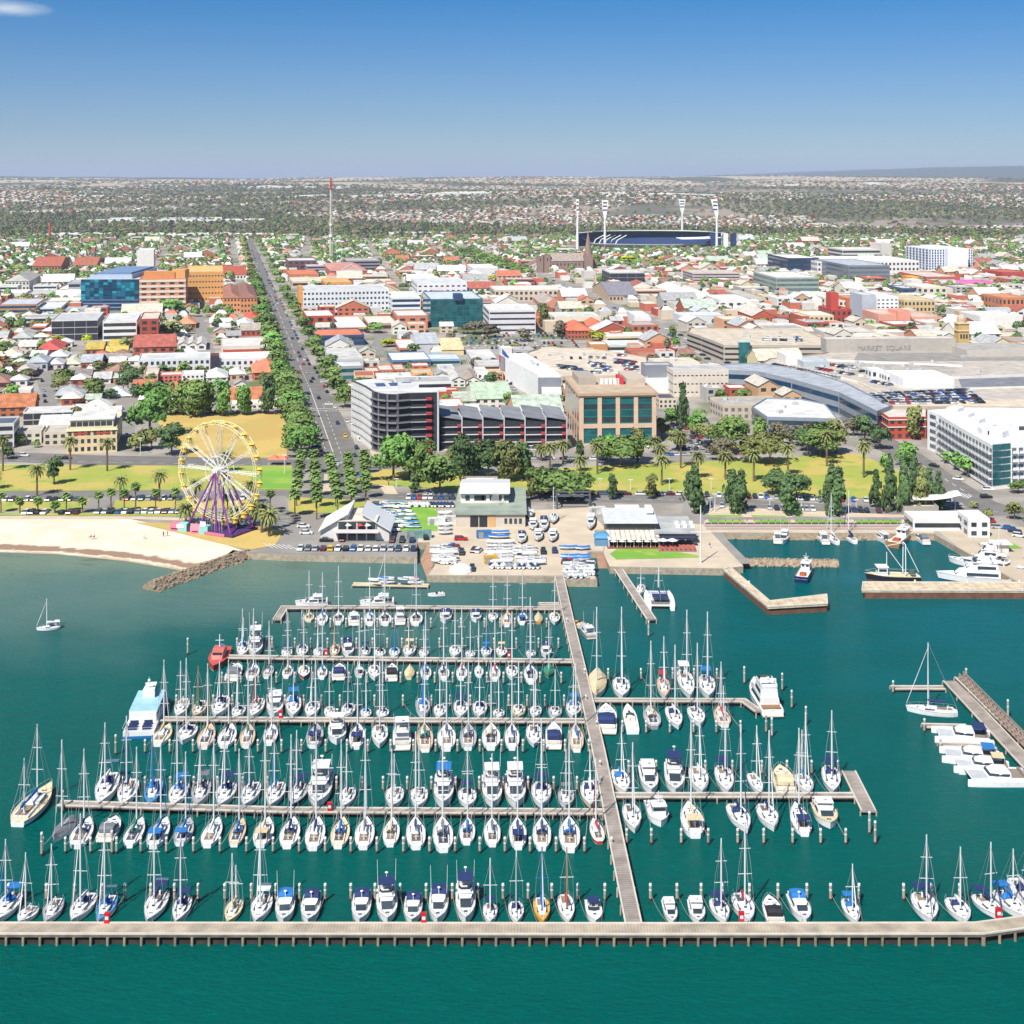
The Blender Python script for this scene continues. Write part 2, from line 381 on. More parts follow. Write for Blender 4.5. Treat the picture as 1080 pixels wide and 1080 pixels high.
# lawns of the foreshore
sheet('lawn', [(-300,498),(0,490),(188,491),(308,491),(308,516),(0,518),(-300,520)], lawn, label='sloping green and straw coloured foreshore lawn')
sheet('lawn', [(268,493),(308,493),(308,515),(272,515)], green_lawn)
sheet('lawn', [(-300,528),(95,527),(87,538),(-300,540)], lawn)
sheet('lawn', [(122,527),(270,526),(268,536),(118,537)], lawn)
sheet('lawn', [(-300,541),(270,541),(270,544.5),(0,543.5),(-300,543)], lawn)
sheet('lawn', [(142,551),(240,552),(280,556),(300,560),(290,575),(262,580),(220,570),(180,560)], straw, label='dry grass around the ferris wheel')
sheet('lawn', [(160,436),(301,436),(303,483),(196,482),(178,462)], straw, label='dry straw coloured playing field')
# park behind the marina
sheet('lawn', [(368,508),(405,495),(500,500),(620,492),(800,484),(905,478),(955,500),(985,528),(735,520),(620,521),(540,520),(410,512)], lawn, label='tree dotted foreshore park lawn')
sheet('lawn', [(745,543),(782,543),(786,551),(748,551)], green_lawn); sheet('lawn', [(792,543),(828,544),(835,552),(797,551)], green_lawn)
sheet('lawn', [(835,544),(890,545.5),(893,552),(840,552)], green_lawn); sheet('lawn', [(900,546),(950,547),(952,553),(905,553)], green_lawn)
sheet('lawn', [(410,533),(460,533),(462,560),(415,560)], green_lawn, label='dinghy lawn beside the sailing club')
sheet('lawn', [(305,524),(412,529),(400,541),(305,541)], lawn)
sheet('lawn', [(655,576),(690,574),(690,578),(738,586),(736,588),(650,590),(643,584)], green_lawn, label='bright green kidney shaped lawn by the cafe')
sheet('lawn', [(1045,568),(1062,570),(1078,578),(1060,579)], green_lawn)
struct_path = strip([(655,594),(658,588),(668,583),(690,581),(705,583)], 2.0,'path', pave)
# roads
B1 = strip([(-250,470),(0,481.5),(100,485),(190,487),(300,489),(345,489.5),(420,489)], 19,'road', asphalt)
B2 = strip([(420,489),(500,484),(600,484.5),(700,480),(760,476),(840,468),(930,462)], 11,'road', asphalt2)
B3 = strip([(-250,523),(0,521),(110,521),(200,521.5),(290,521),(380,521),(420,523),(520,525),(640,526),(740,527),(840,534),(960,538),(1080,540),(1250,545)], 11.5,'road', asphalt)
strip([(-250,536),(0,534),(95,534),(200,533.5),(270,533)], 11,'road', asphalt)
strip([(95,536),(120,520)], 10,'road', asphalt2)
MAIN = [(364,530),(356,490),(340,440),(318,390),(298,340),(284,305),(267,262),(263,253)]
B4 = strip(MAIN, 27,'road', asphalt, widths=[14,22,20,15,13,12,10,10])
STR2 = [(790,410),(753,378),(720,358),(675,335),(610,308),(546,283),(480,258)]
B5 = strip(STR2,18,'road', asphalt2)
B6 = strip([(900,440),(925,463),(955,480),(990,505),(1030,530),(1062,541)], 15,'road', asphalt)
B7 = strip([(236,432),(231,405),(222,380),(213,350),(208,332)], 9,'road', asphalt2)
B8 = strip([(48,445),(52,415),(45,395)], 9,'road', asphalt2); B9 = strip([(130,468),(133,440),(128,425)], 9,'road', asphalt2)
B10 = strip([(158,432.5),(230,433),(305,433)], 13,'road', asphalt2)
B11 = strip([(736,528),(734,545),(750,570),(774,595)], 12,'road', asphalt2, widths=[10,11,11,11])
B12 = strip([(745,480),(745,460),(700,430),(660,405)], 26,'road', asphalt2)
B13 = strip([(395,375),(405,355),(388,340),(300,336)], 12,'road', asphalt2)
for P_, w_ in ((B4,34),(B5,27),(B6,22),(B7,14),(B8,13),(B9,14),(B10,22),(B12,34),(B13,16)): occ_line(P_, w_)
occ_px([(158,434),(305,434),(308,490),(196,490),(160,470)])
occ_px([(478,350),(560,349),(622,358),(612,374),(560,372),(528,372),(520,384),(494,384)]); occ_px([(530,384),(548,384),(566,432),(548,436)])
# pavements, boat yard and car park surfaces
hard = mat('concrete_yard','bcae98',0.9,0.12,0.12)
sheet('pavement', [(300,556),(440,560),(440,587.5),(262,582.5),(300,575)], asphalt2)
sheet('pavement', [(440,545),(620,535),(640,560),(636,581),(619,581),(628,611),(595,611),(595,607),(452,606.5),(459,596),(453,572),(441,572)], hard)
sheet('pavement', [(262,523),(302,523),(306,556),(318,575),(275,578),(280,545)], asphalt2)
sheet('pavement', [(742,553),(960,554),(985,556),(985,562.5),(742,561.5)], pave); sheet('pavement', [(750,534),(950,543),(1000,550),(985,556),(742,553)], pave)
sheet('pavement', [(985,556),(1080,556),(1200,560),(1200,618),(1080,617),(1010,577)], hard)
sheet('pavement', [(640,548),(742,553),(784,597),(764,599.5),(643,597.5),(637,585)], hard)
sheet('pavement', [(342,500),(352,500),(356,520),(340,520)], pave); sheet('pavement', [(392,500),(404,497),(420,521),(406,521)], pave)
sheet('pavement', [(381,430),(392,428),(412,480),(399,488),(392,482)], pave)
sheet('path', [(-250,488.5),(0,489.4),(188,492.3),(306,494),(306,495.5),(188,494),(0,491),(-250,490)], pave)
# road markings
m = MB()
def dash(a, b_, n, wd, duty=0.5, solid=False):
 P0, P1 = G(*a, ZL + 0.12), G(*b_, ZL + 0.12); d = (P1 - P0); nn = Vector((-d.y, d.x, 0)).normalized() * wd / 2
 for i in range(n):
  s0 = i / n; s1 = (i + (1 if solid else duty)) / n; p, q = P0 + d * s0, P0 + d * s1; m.quad(p - nn, q - nn, q + nn, p + nn)
dash(MAIN[1], (327,410),1, .3, solid=True); dash((327,410), MAIN[3], 8, .25); dash(MAIN[3], MAIN[5], 16, .25)
for o_ in (-3.4,3.4): dash((354 + o_ * 2.3,484),(333 + o_ * 2,424),14, .2)
for k in range(8): dash((345.5 - k * 1.6,466 - k * 3.4),(340 - k * 1.6,466.5 - k * 3.4),1,0.35, solid=True)
dash((327,430.5),(367,432),1,0.8, solid=True); dash((327,432.5),(367,434),12,1.1)
dash((0,485.6),(300,490.6),18,0.3); dash((350,522),(380,524),1, .4, solid=True); dash((420,523.5),(740,527.5),28,0.25)
dash((775,531),(1060,540),20, .25); dash((940,470),(1030,526),12, .3); dash((350,505),(354,518),1, .4, solid=True)
for k in range(6): dash((278 + k * 5,573 + k * .3),(288 + k * 5,578 + k * .3),1, .3, solid=True)
for k in range(8): dash((1003 + k * 2.4,520 + k * 0.8),(1008 + k * 2.4,517.5 + k * .8),1,0.5, solid=True)
struct('road_markings', m, white_line)
# rock groynes: many stones each, one heap
rock = mat('groyne_rock','94836e',0.95,0.3,0.9)
def groyne(pts, wd, label, h=2.2, n=500):
 P = [G(x, y, 1) for x, y in pts]; m_ = MB(); rnd = random.Random(3); L = [(b_ - a).length for a, b_ in zip(P, P[1:])]; tot = sum(L)
 for i in range(len(P) - 1):
  d = (P[i + 1] - P[i]).normalized(); nn = Vector((-d.y, d.x, 0))
  a, b_ = P[i], P[i + 1]; hw = wd / 2
  m_.loft([[(p.x - nn.x * q, p.y - nn.y * q, z) for q, z in ((-hw, -1),(-hw * .35, h * .9),(hw * .35, h * .9),(hw, -1))] for p in (a, b_)])
 for k in range(n):
  s_ = rnd.random() * tot; i = 0
  while s_ > L[i]: s_ -= L[i]; i += 1
  d = (P[i + 1] - P[i]).normalized(); nn = Vector((-d.y, d.x, 0)); q = rnd.uniform(-1,1)
  p = P[i] + d * s_ + nn * q * wd / 2; r_ = rnd.uniform(.3, .75) * (1 if wd > 6 else .7); z = (1 - abs(q)) * h * 1.25 - .2
  m_.ball((p.x, p.y, min(z, h)), r_, 5,3, jit=.7, sz=.8, rnd=rnd)
 return struct('groyne', m_, rock, label)
groyne([(263,583),(230,593),(200,604),(176,612),(158,619)], 7.5,'rock groyne reaching out from the beach')
groyne([(772,592),(820,592),(884,593)], 5.5,'low rock breakwater inside the harbour',1.8,260)
groyne([(742,564),(840,565.5),(985,566)], 3.5,'stones under the harbour promenade',1.2,240)
# people are dots on the sand in the photograph; boat ramps at the water's edge
for pts in ([(628,583),(637,583),(644,600),(632,600)], [(441,590),(453,573),(459,596),(448,607)]):
 mb = MB(); P = [G(x, y, 1) for x, y in pts]; zz_ = (2.02,2.02,-.6,-.6) if pts[0][0] > 600 else (-.5,2.02,2.02,-.4)
 mb.add([(p.x, p.y, z) for p, z in zip(P, zz_)], [(0,1,2,3)]); struct('boat_ramp', mb, mat('ramp','9a7a62', .9, .2),'sloping ramp into the water')['kind'] = 'structure'
# ------------------------------------------------------------------ marina: jetties
plank = stripes('deck_planks','aca08e','9d917e',0.5,0, .9, .25)
plank_t = stripes('deck_planks_grey','9d938a','857c73',0.6,1, .9, .3)
edge_m = flat('c9c3b6', .8); pile_m = flat('a59a8c', .9, .22); cap_m = mat('pile_cap',(.72, .72, .7), .5); dark_timber = flat('3a322b', .9, .3)
white = mat('white_paint',(.74, .74, .73), .35, .04, .2); rope_m = mat('rope',(.35, .34, .3), .8); red_m = flat('c01f2c', .5); steel = flat('a9adb0', .4, .05)
def jetty(name, pts, wd, z, label, cat, plankm=None, piles=6.0, edge=0.22, wall=False, deckh=.35, group='jetties of the marina', rail=False):
 """a timber jetty along pixel points: deck, edge beams, and each pile as parts"""
 P = [G(x, y, z) for x, y in pts]; c = P[0]; root = thing(name, label, cat, (c.x, c.y, 0), group=group)
 mb = MB(); eb = MB(); fb = MB()
 offs = []
 for i, p in enumerate(P):
  d1 = (P[i] - P[i - 1]).normalized() if i else (P[1] - P[0]).normalized(); d2 = (P[i + 1] - P[i]).normalized() if i < len(P) - 1 else d1
  d = (d1 + d2).normalized(); n = Vector((-d.y, d.x, 0)) / max(.3, d.dot(d1)); offs.append((p - c, n))
 for (a, na),(b_, nb) in zip(offs, offs[1:]):
  def bar(m_, q0, q1, z0, z1):
   m_.loft([[(p.x + n.x * q, p.y + n.y * q, zz) for q, zz in ((q0, z0),(q1, z0),(q1, z1),(q0, z1))] for p, n in ((a, na),(b_, nb))])
  h = wd / 2
  bar(mb, -h, h, z - deckh, z); bar(eb, -h - .06,-h + edge, z - .1, z + .14); bar(eb, h - edge, h + .06, z - .1, z + .14); bar(fb, -h - .03,-h + .1, z - deckh, z - .1)
  if wall: bar(eb, -h + .9,-h + 1.1,-1, z - deckh)
 obj('deck', mb, plankm or (plank if wall else plank_t), root); obj('edge_beam', eb, edge_m, root); obj('fascia', fb, flat('6b5f52', .9, .3), root)
 pm = MB(); pm.tube((0,0,-1.6),(0,0,0), .17 if not wall else .24, n=7); pme = mesh(pm, flat('8a7d6a', .9, .3) if wall else pile_m, 'pile'); k = 0
 for (a, na),(b_, nb) in zip(offs, offs[1:]):
  L = (b_ - a).length; n_ = max(1, int(L / piles))
  for i in range(n_ + 1):
   p = a.lerp(b_, i / max(n_, 1))
   for q in ((-wd / 2 + .05,) if wall else (-wd / 2 - .1, wd / 2 + .1)):
    if k > 96: break
    obj('pile', pme, None, root, (p.x + na.x * q, p.y + na.y * q, z - deckh if wall else z - .15)); k += 1
 return root, P
jetty('breakwater', [(-60,979),(400,979.3),(700,979.6),(1033,979),(1130,966)], 3.3,1.8,'long timber breakwater deck on dark piles across the front of the marina','breakwater', piles=2.6, wall=True, deckh=.5)
mb = MB()
for x0, x1 in ((-60,400),(400,700),(700,1033)):
 a, b_ = G(x0,985.5,1.8), G(x1,985.5,1.8); mb.box(a.x, a.y + .55,-1.2, b_.x, b_.y + .75,1.3)
a, b_ = G(1033,985.5,1.8), G(1130,972.5,1.8)
mb.loft([[(p.x, p.y + q, z) for q, z in ((.6,-1.2),(.8,-1.2),(.8,1.3),(.6,1.3))] for p in (a, b_)])
tag(obj('wave_screen', mb, dark_timber),'dark wave screen boards hanging behind the breakwater piles','wave screen')
jetty('walkway', [(589,604),(599,650),(612,705),(631,790),(650,885),(668,973)], 2.7,1.9,'long timber walkway running from the boat yard out to the breakwater','walkway', plank_t, 5.5)
ROWS = {'A': ([], 'breakwater'), }
jetty('jetty', [(62,847),(300,854),(640,856)], 2.0,1.2,'second jetty in from the breakwater, on the beach side of the walkway','jetty', piles=5)
jetty('jetty', [(640,838.5),(900,838.5)], 1.9,1.2,'second jetty in from the breakwater, on the harbour side of the walkway','jetty', piles=5)
jetty('jetty', [(170,758),(617,760)], 2.0,1.2,'third jetty in from the breakwater, with the blue ferry at its tip','jetty', piles=5)
jetty('jetty', [(620,738),(784,738.5),(800,750)], 1.8,1.2,'third jetty on the harbour side, with the big motor yacht at its tip','jetty', piles=5)
jetty('jetty', [(240,692.5),(420,695),(607,697)], 2.2,1.2,'fourth jetty in from the breakwater, with a red boat at its tip','jetty', piles=5)
jetty('jetty', [(292,653),(300,640.5),(420,640),(594,641.5)], 2.2,1.2,'innermost jetty of the marina, closest to the shore','jetty', piles=5)
jetty('jetty', [(650,597),(687,653)], 2.6,1.3,'short grey jetty slanting out from the cafe lawn','jetty', plank_t, 6)
jetty('pontoon', [(372,616),(452,617.5)], 2.6, .8,'cream floating pontoon with small boats behind the innermost jetty','pontoon', stripes('cream_deck','d6c391','c8b27e', .5,0),9)
jetty('pontoon', [(895,813),(916,855)], 2.8,1.0,'wide grey floating platform at the end of a jetty','pontoon', plank_t, 6)
jetty('fuel_jetty', [(568,637),(590,637)], 2.2,1.3,'small railed landing where the innermost jetty meets the walkway','landing', plank_t, 6)
# concrete and timber piers of the harbour
pier_m = stripes('pier_top','c8b79c','b5a285',2.2,0, .9, .12)
def pier(name, poly, z, label, fascia='6b4a3a'):
 P = [G(x, y, z) for x, y in poly]; c = P[0]; root = thing(name, label, 'pier',(c.x, c.y, 0), group='harbour piers')
 q = [(p.x - c.x, p.y - c.y) for p in P]; cx = sum(a for a, _ in q) / len(q); cy = sum(b_ for _, b_ in q) / len(q)
 obj('deck', MB().prism(q, z - .5, z, bottom=True), pier_m, root)
 ins = [(cx + (a - cx) * .985, cy + (b_ - cy) * .97) for a, b_ in q]
 obj('fascia', MB().prism(ins, -1.5, z - .5), flat(fascia, .9, .3), root)
 kb = MB()
 for a, b_ in zip(q, q[1:] + q[:1]):
  kb.tube((a[0], a[1], z + .12),(b_[0], b_[1], z + .12), .16, n=4)
 obj('kerb_beam', kb, edge_m, root)
 bl = mesh(MB().tube((0,0,0),(0,0, .7), .22, .3,8), white, 'bollard')
 for i, (a, b_) in enumerate(zip(q, q[1:] + q[:1])):
  L = math.dist(a, b_); n_ = int(L / 14)
  for k in range(1, n_): obj('bollard', bl, None, root, (a[0] + (b_[0] - a[0]) * k / n_ * .99, a[1] + (b_[1] - a[1]) * k / n_, z))
 return root
pier('pier', [(770,598),(812,634),(872,627),(873,637),(810,640.5),(763,601)], 2.3,'dog-legged timber pier with a beige deck beyond the cafe lawn')
pier('pier', [(910,614),(1300,615),(1300,624),(909,623)], 2.3,'straight beige pier in front of the ferries at the harbour')
# ------------------------------------------------------------------ boats
HULLC = {'w': (.78, .78, .77),'n': hexc('1d2b52'),'b': hexc('2b6cb0'),'r': hexc('c03a34'),'y': hexc('e0a12c'),'c': hexc('dccfae'),'g': hexc('8c8f92'),'t': hexc('9a6a3c'),'k': hexc('2b2b30'),'o': hexc('cc7a3c'),'l': hexc('7fb7c9'),'v': hexc('4d7a58'),'z': hexc('7c7a45')}
DECKC = {'w': (.70, .70, .68),'t': hexc('cdb497'),'c': hexc('d9c9a4'),'g': hexc('a9abad'),'b': hexc('3d86bd'),'y': hexc('dca63a'),'v': hexc('6f9478'),'r': hexc('b9544b'),'z': hexc('989257')}
COVC = {'n': hexc('20305f'),'b': hexc('1f6db0'),'w': (.7, .7, .7),'v': hexc('2f7a63'),'r': hexc('b4303a'),'c': hexc('cbb994'),'g': hexc('6d7076'),'k': hexc('24242a')}
CN = {'n': 'navy','b': 'blue','w': 'white','v': 'green','r': 'red','c': 'beige','g': 'grey','k': 'black','t': 'tan','y': 'yellow','o': 'orange','l': 'pale blue','z': 'olive'}
def hm(c_): return mat('hull_' + c_, HULLC[c_], .25, .06,1.2)
def dm(c_): return mat('boat_deck_' + c_, DECKC[c_], .6, .05, .8)
def cm(c_): return mat('canvas_' + c_, COVC[c_], .8, .1,1.5)
alu = mat('mast_metal',(.68, .68, .68), .35); woodmast = flat('a0703c', .5); bluemast = cm('b'); wire = mat('rigging_wire',(.42, .42, .42), .4)
_C = {}
def cached(key, fn):
 if key not in _C: _C[key] = fn()
 return _C[key]
def outline(t, st, full, maxp=-.1):
 if t < maxp:
  u = (maxp - t) / (1 + maxp); return 1 - (1 - st) * u ** 1.8 if st > .8 else math.sqrt(1 - (1 - st * st) * u ** 2.8)
 u = (t - maxp) / (1 - maxp); return max(0.015,1 - u ** full)
def hull_mesh(hc, st, full, sheer, stripe):
 def f():
  m_ = MB(); L, B = 5.0,1.65; rings = []; N = 13
  for i in range(N):
   t_ = -1 + 2 * i / (N - 1); w_ = B * outline(t_, st, full); zt = sheer + (.22 if t_ > -.2 else -.22) * (t_ + .2) ** 2
   yb = t_ * L; rk = .35 * max(0, t_) ** 2
   rings.append([(-w_, yb, zt),(-w_ * .985, yb - rk * .3, zt - .18),(-w_ * .93, yb - rk, .22),(-w_ * .90, yb - rk * 1.1, .05),(-w_ * .5, yb - rk * 1.6,-.45),(w_ * .5, yb - rk * 1.6,-.45),(w_ * .90, yb - rk * 1.1, .05),(w_ * .93, yb - rk, .22),(w_ * .985, yb - rk * .3, zt - .18),(w_, yb, zt)])
  n = 10; o = [p for r in rings for p in r]; m_.v = [tuple(p) for p in o]
  for k in range(N - 1):
   for i in range(n - 1):
    m_.f.append((k * n + i, k * n + i + 1,(k + 1) * n + i + 1,(k + 1) * n + i)); m_.m.append(1 if i in (2,6) else (2 if i in (3,4,5) else 0))
  m_.f.append(tuple(range(n))[::-1]); m_.m.append(0)
  return mesh(m_, [hm(hc), stripe, flat('2a3550', .6)], 'hull')
 return cached(('hull', hc, st, full, sheer, stripe.name), f)
def deck_mesh(dc, st, full, sheer, tm=None):
 def f():
  m_ = MB(); L, B = 5.0,1.65; N = 13; rows_ = []
  for i in range(N):
   t_ = -1 + 2 * i / (N - 1); w_ = B * outline(t_, st, full) * .985; zt = sheer + (.22 if t_ > -.2 else -.22) * (t_ + .2) ** 2
   rows_.append([(-w_, t_ * L, zt + .05),(-w_ * .93, t_ * L, zt + .05),(-w_ * .9, t_ * L, zt - .02),(0, t_ * L, zt + .05),(w_ * .9, t_ * L, zt - .02),(w_ * .93, t_ * L, zt + .05),(w_, t_ * L, zt + .05)])
  m_.loft(rows_, cap=False, closed=False); return mesh(m_, tm or dm(dc),'deck')
 return cached(('deck', dc, st, full, sheer, tm.name if tm else ''), f)
def cabin_mesh(y0, y1, wd, h, z, key, m_=None, rake=.35, front=.55):
 def f():
  q = MB(); r_ = []
  for (y, s_, hh) in ((y0,1, .0),(y0 + .02,1, .9),((y0 + y1) / 2, .97,1),(y1 - rake, front + .12, .75),(y1, front, 0)):
   w_ = wd * s_; zz_ = z + h * hh
   r_.append([(-w_, y, z - .1),(-w_ * .9, y, max(zz_ - .04, z)),(-w_ * .5, y, zz_ + .03),(w_ * .5, y, zz_ + .03),(w_ * .9, y, max(zz_ - .04, z)),(w_, y, z - .1)])
  q.loft(r_); return mesh(q, m_ or white, 'cabin')
 return cached(('cab', key), f)
def box_mesh(key, dims, m_, name): return cached(('box', key), lambda: mesh(MB().box(*dims), m_, name))
NAVY = cm('n')
rnd_b = random.Random(11)
def rig(root, mast_y, base, top, mcol, cov, L, mizzen=False, furl=None, spr=2, fs=1, bow=4.9, aft=-4.9):
 """all heights divided by the root's scale fs, so that a mast ends where it should; fs = (sx, sy, sz)"""
 sx, sy, sz = fs; h = top / sz; r_ = (.085 + .0038 * top)
 mm_ = mcol
 q = MB(); q.tube((0,0, base),(0,0, h),1,1,8); mme = MB()
 seg = [(1, base),(1, base + (h - base) * .55),(.78, h)]
 n = 8; mme.loft([[(math.cos(2 * math.pi * i / n) * r_ * k / sx, math.sin(2 * math.pi * i / n) * r_ * k / sy, z) for i in range(n)] for k, z in seg])
 mo = obj('mast', mme, mm_, root, (0, mast_y, 0))
 for i in range(spr):
  sp_ = MB()
  z = base + (h - base) * ((.5,),(.38, .68))[spr - 1][i] if spr < 3 else base + (h - base) * (.28, .52, .76)[i]
  wd = (1.15 - .22 * i) / sx; sp_.tube((-wd, 0, z),(wd, 0, z), .055 / sz, n=4)
  obj('spreader', sp_, mm_ if mm_ is not woodmast else alu, mo)
 bl = (mast_y - aft) * .62; bo = MB(); bo.tube((0,-.1,1.0 + base),(0,-bl, 1.05 + base), .09 / sx, n=6)
 bm__ = obj('boom', bo, alu, root, (0, mast_y, 0))
 if cov:
  sv = MB(); sv.loft([[(math.cos(a) * r__ / sx, y, 1.12 + base + zo + math.sin(a) * r__ * 1.5 / sz) for a in (0,1.05,2.1,3.14,4.2,5.2)] for y, r__, zo in ((.12, .16, .35),(-.25, .27, .22),(-bl * .6, .23, .1),(-bl, .11, .0))])
  obj('sail_cover', sv, cm(cov), bm__)
 st = MB(); zt = base + (h - base) * .93
 st.tube((0, bow - mast_y, base),(0,0.02, zt), .028, n=3); st.tube((0, aft - mast_y, base),(0,0, h), .026, n=3)
 for s_ in (-1,1):
  st.tube((s_ * 1.45,-.3, base),(s_ * .95 / sx, 0, base + (h - base) * .5), .026, n=3); st.tube((s_ * .95 / sx, 0, base + (h - base) * .5),(0,0, zt), .026, n=3)
 obj('rigging', st, wire, mo)
 if furl is not None:
  fu = MB(); a = Vector((0, bow - mast_y - .1, base + .3)); b_ = Vector((0, .1, zt - .4)); md = a.lerp(b_, .3)
  fu.tube(a, md, .05 / sx, .11 / sx, 5); fu.tube(md, b_, .11 / sx, .04 / sx, 5); obj('furled_sail', fu, furl, mo)
 return mo
NB = [0]
def boat(kind, pb, ps, beam, where, cov='n', hull='w', deck='w', top=None, group=None, extra='', mast2=None, mcol=None, desc=None, name=None, ly=None):
 """one boat from its bow point pb to its stern point ps on the water"""
 NB[0] += 1
 rb = random.Random(NB[0] * 77)
 pb = Vector((pb[0], pb[1], 0)); ps = Vector((ps[0], ps[1], 0)); d = pb - ps; L = max(5.0, min(d.length, 26)); mid = (pb + ps) / 2
 rz = math.atan2(-d.x, d.y) + R(rb.uniform(-2.2,2.2)); sx = beam / 3.3; sy = L / 10; sz = max(.66, min(1.2,(sx + sy) / 2 * (.86 if kind in ('sloop','ketch','covered') else 1)))
 stripe = flat({'w': '2b4a8c','n': 'dadada','r': 'e8e0d8','y': '2a56a0','c': '7a5a34','g': 'd8d8d8'}.get(hull, 'e4e4e0'), .4) if rb.random() < .42 else (flat('9c2f33', .4) if rb.random() < .15 else white)
 sail = kind in ('sloop','ketch','covered')
 fs = (sx, sy, sz)
 hname = CN.get(hull); cname = CN.get(cov)
 kname = {'sloop': 'sailing_yacht','ketch': 'ketch','covered': 'sailing_yacht','motor': 'motor_cruiser','fly': 'flybridge_cruiser','open': 'runabout','work': 'work_boat'}[kind]
 kl = {'sloop': 'sailing yacht','ketch': 'two-masted ketch','covered': 'yacht under cover','motor': 'motor cruiser','fly': 'flybridge cruiser','open': 'open runabout','work': 'fishing boat'}[kind]
 lab = desc or ('%s %s%s' % (hname, kl, '' if not cov or cov == 'w' else ' with %s %s' % (cname, 'sail cover' if kind in ('sloop','ketch') else ('tarpaulin' if kind == 'covered' else 'canopy'))))
 lab = lab + (',' + where if where else '')
 root = thing(name or kname, lab, 'boat', mid, rz, group, fs)
 if sail:
  st, fu = (.44,1.75)
  if deck == 't' or kind == 'ketch': st = .5
  sheer = 1.0
  obj('hull', hull_mesh(hull, st, fu, sheer, stripe), None, root)
  obj('deck', deck_mesh(deck, st, fu, sheer), None, root)
  if kind == 'covered':
   q = MB(); rr = []
   for i in range(9):
    t_ = -.98 + 1.93 * i / 8; w_ = 1.65 * outline(t_, st, fu); rr.append([(-w_, t_ * 5, sheer + .1),(-w_ * .5, t_ * 5, sheer + .75),(0, t_ * 5, sheer + 1.1),(w_ * .5, t_ * 5, sheer + .75),(w_, t_ * 5, sheer + .1)])
   q.loft(rr); obj('boat_cover', q, cm(cov), root)
   if top: rig(root, .7, sheer, top, mcol or alu, None, L, furl=None, fs=fs)
   return root
  cab = obj('cabin', cabin_mesh(-1.0,2.2, .95, .5, sheer + .02,'sl', white), None, root)
  wn = box_mesh('slw',(-.985,-.6, sheer + .12, .985,1.3, sheer + .34), GLASS, 'cabin_window'); obj('cabin_window', wn, None, cab)
  obj('hatch', box_mesh('hatch',(-.28,2.55, sheer + .05, .28,3.1, sheer + .17), GLASS, 'hatch'), None, root)
  obj('hatch', box_mesh('hatch2',(-.25, .9, sheer + .55, .25,1.35, sheer + .62), GLASS, 'hatch'), None, root)
  def cock():
   q = MB(); x, y0, y1, z = .95,-4.1,-1.1, sheer
   q.box(-x, y0, z + .0,-x + .18, y1, z + .34); q.box(x - .18, y0, z, x, y1, z + .34); q.box(-x, y0 - .15, z, x, y0, z + .3); return mesh(q, white, 'coaming')
  obj('coaming', cached('coam', cock), None, root)
  fl = (flat('8c7b68', .8), flat('6b6156', .8), flat('4c4f58', .8))[rb.randrange(3)]
  ck = obj('cockpit', cached(('ck', fl.name), lambda: mesh(MB().box(-.76,-4.0, sheer, .76,-1.1, sheer + .08).box(-.78,-3.9, sheer + .08,-.45,-1.5, sheer + .2).box(.45,-3.9, sheer + .08, .78,-1.5, sheer + .2), fl, 'cockpit')), None, root)
  obj('steering_wheel', cached('wheel', lambda: mesh(MB().tube((-.4,-3.2, sheer + .75),(.4,-3.2, sheer + .75), .05, n=4).tube((0,-3.2, sheer + .35),(0,-3.2, sheer + 1.15), .05, n=4).box(-.12,-3.15, sheer, .12,-2.95, sheer + .8), white, 'wheel')), None, ck)
  if cov and cov != 'r' and (rb.random() < .62 or 'd' in extra):
   dc = cov if cov != 'w' else 'n'
   def dodge():
    q = MB(); rr = []
    for a in range(7):
     th = math.pi * a / 6; rr.append([(-.98 * math.cos(th), y, sheer + .35 + zz_ * math.sin(th)) for y, zz_ in ((-.5, .45),(-1.0, .85),(-1.75, .85))])
    q.loft(rr, cap=False, closed=False); q.loft([[(p[0] * .97, p[1], p[2] - .03) for p in r_] for r_ in rr], cap=False, closed=False)
    return mesh(q, cm(dc),'spray_hood')
   obj('spray_hood', cached(('dodger', dc), dodge), None, root)
  if 'B' in extra or (cov and cov != 'r' and rb.random() < .22):
   dc = cov or 'n'
   def bim():
    q = MB(); q.box(-1.05,-4.6, sheer + 1.9,1.05,-2.5, sheer + 1.98)
    for x in (-1,1):
     for y in (-4.5,-2.6): q.tube((x, y, sheer),(x, y, sheer + 1.9), .04, n=4)
    return mesh(q, cm(dc),'bimini')
   obj('bimini', cached(('bim', dc), bim), None, root)
  if 'S' in extra:
   obj('solar_panel', cached('solar', lambda: mesh(MB().box(-1.0,-5.0, sheer + 2.1,1.0,-4.2, sheer + 2.16).tube((-.9,-4.6, sheer),(-.9,-4.6, sheer + 2.1), .05, n=4).tube((.9,-4.6, sheer),(.9,-4.6, sheer + 2.1), .05, n=4), flat('5d6a80', .3),'solar')), None, root)
  def pulpit():
   q = MB(); pts = []
   for i in range(9):
    t_ = -.96 + 1.9 * i / 8; pts.append((1.6 * outline(t_, st, fu), t_ * 5, sheer + .22 * (t_ + .2) ** 2 + .65))
   for s_ in (-1,1):
    pp = [(s_ * x, y, z) for x, y, z in pts]; q.path(pp, .022,3)
    for p in pp[::2]: q.tube((p[0], p[1], p[2] - .65), p, .025, n=3)
   return mesh(q, steel, 'guard_rail')
  obj('guard_rail', cached(('pul', st), pulpit), None, root)
  top = top or (1.18 * L + rb.uniform(.2,2.2)); mc = mcol or alu
  fur = None if rb.random() < .35 else (cm(cov) if cov and rb.random() < .4 else cm('w'))
  rig(root, .65, sheer + (.5 if kind != 'ketch' else .3), top, mc, cov, L, furl=fur, spr=2 if top > 11.5 else 1, fs=fs)
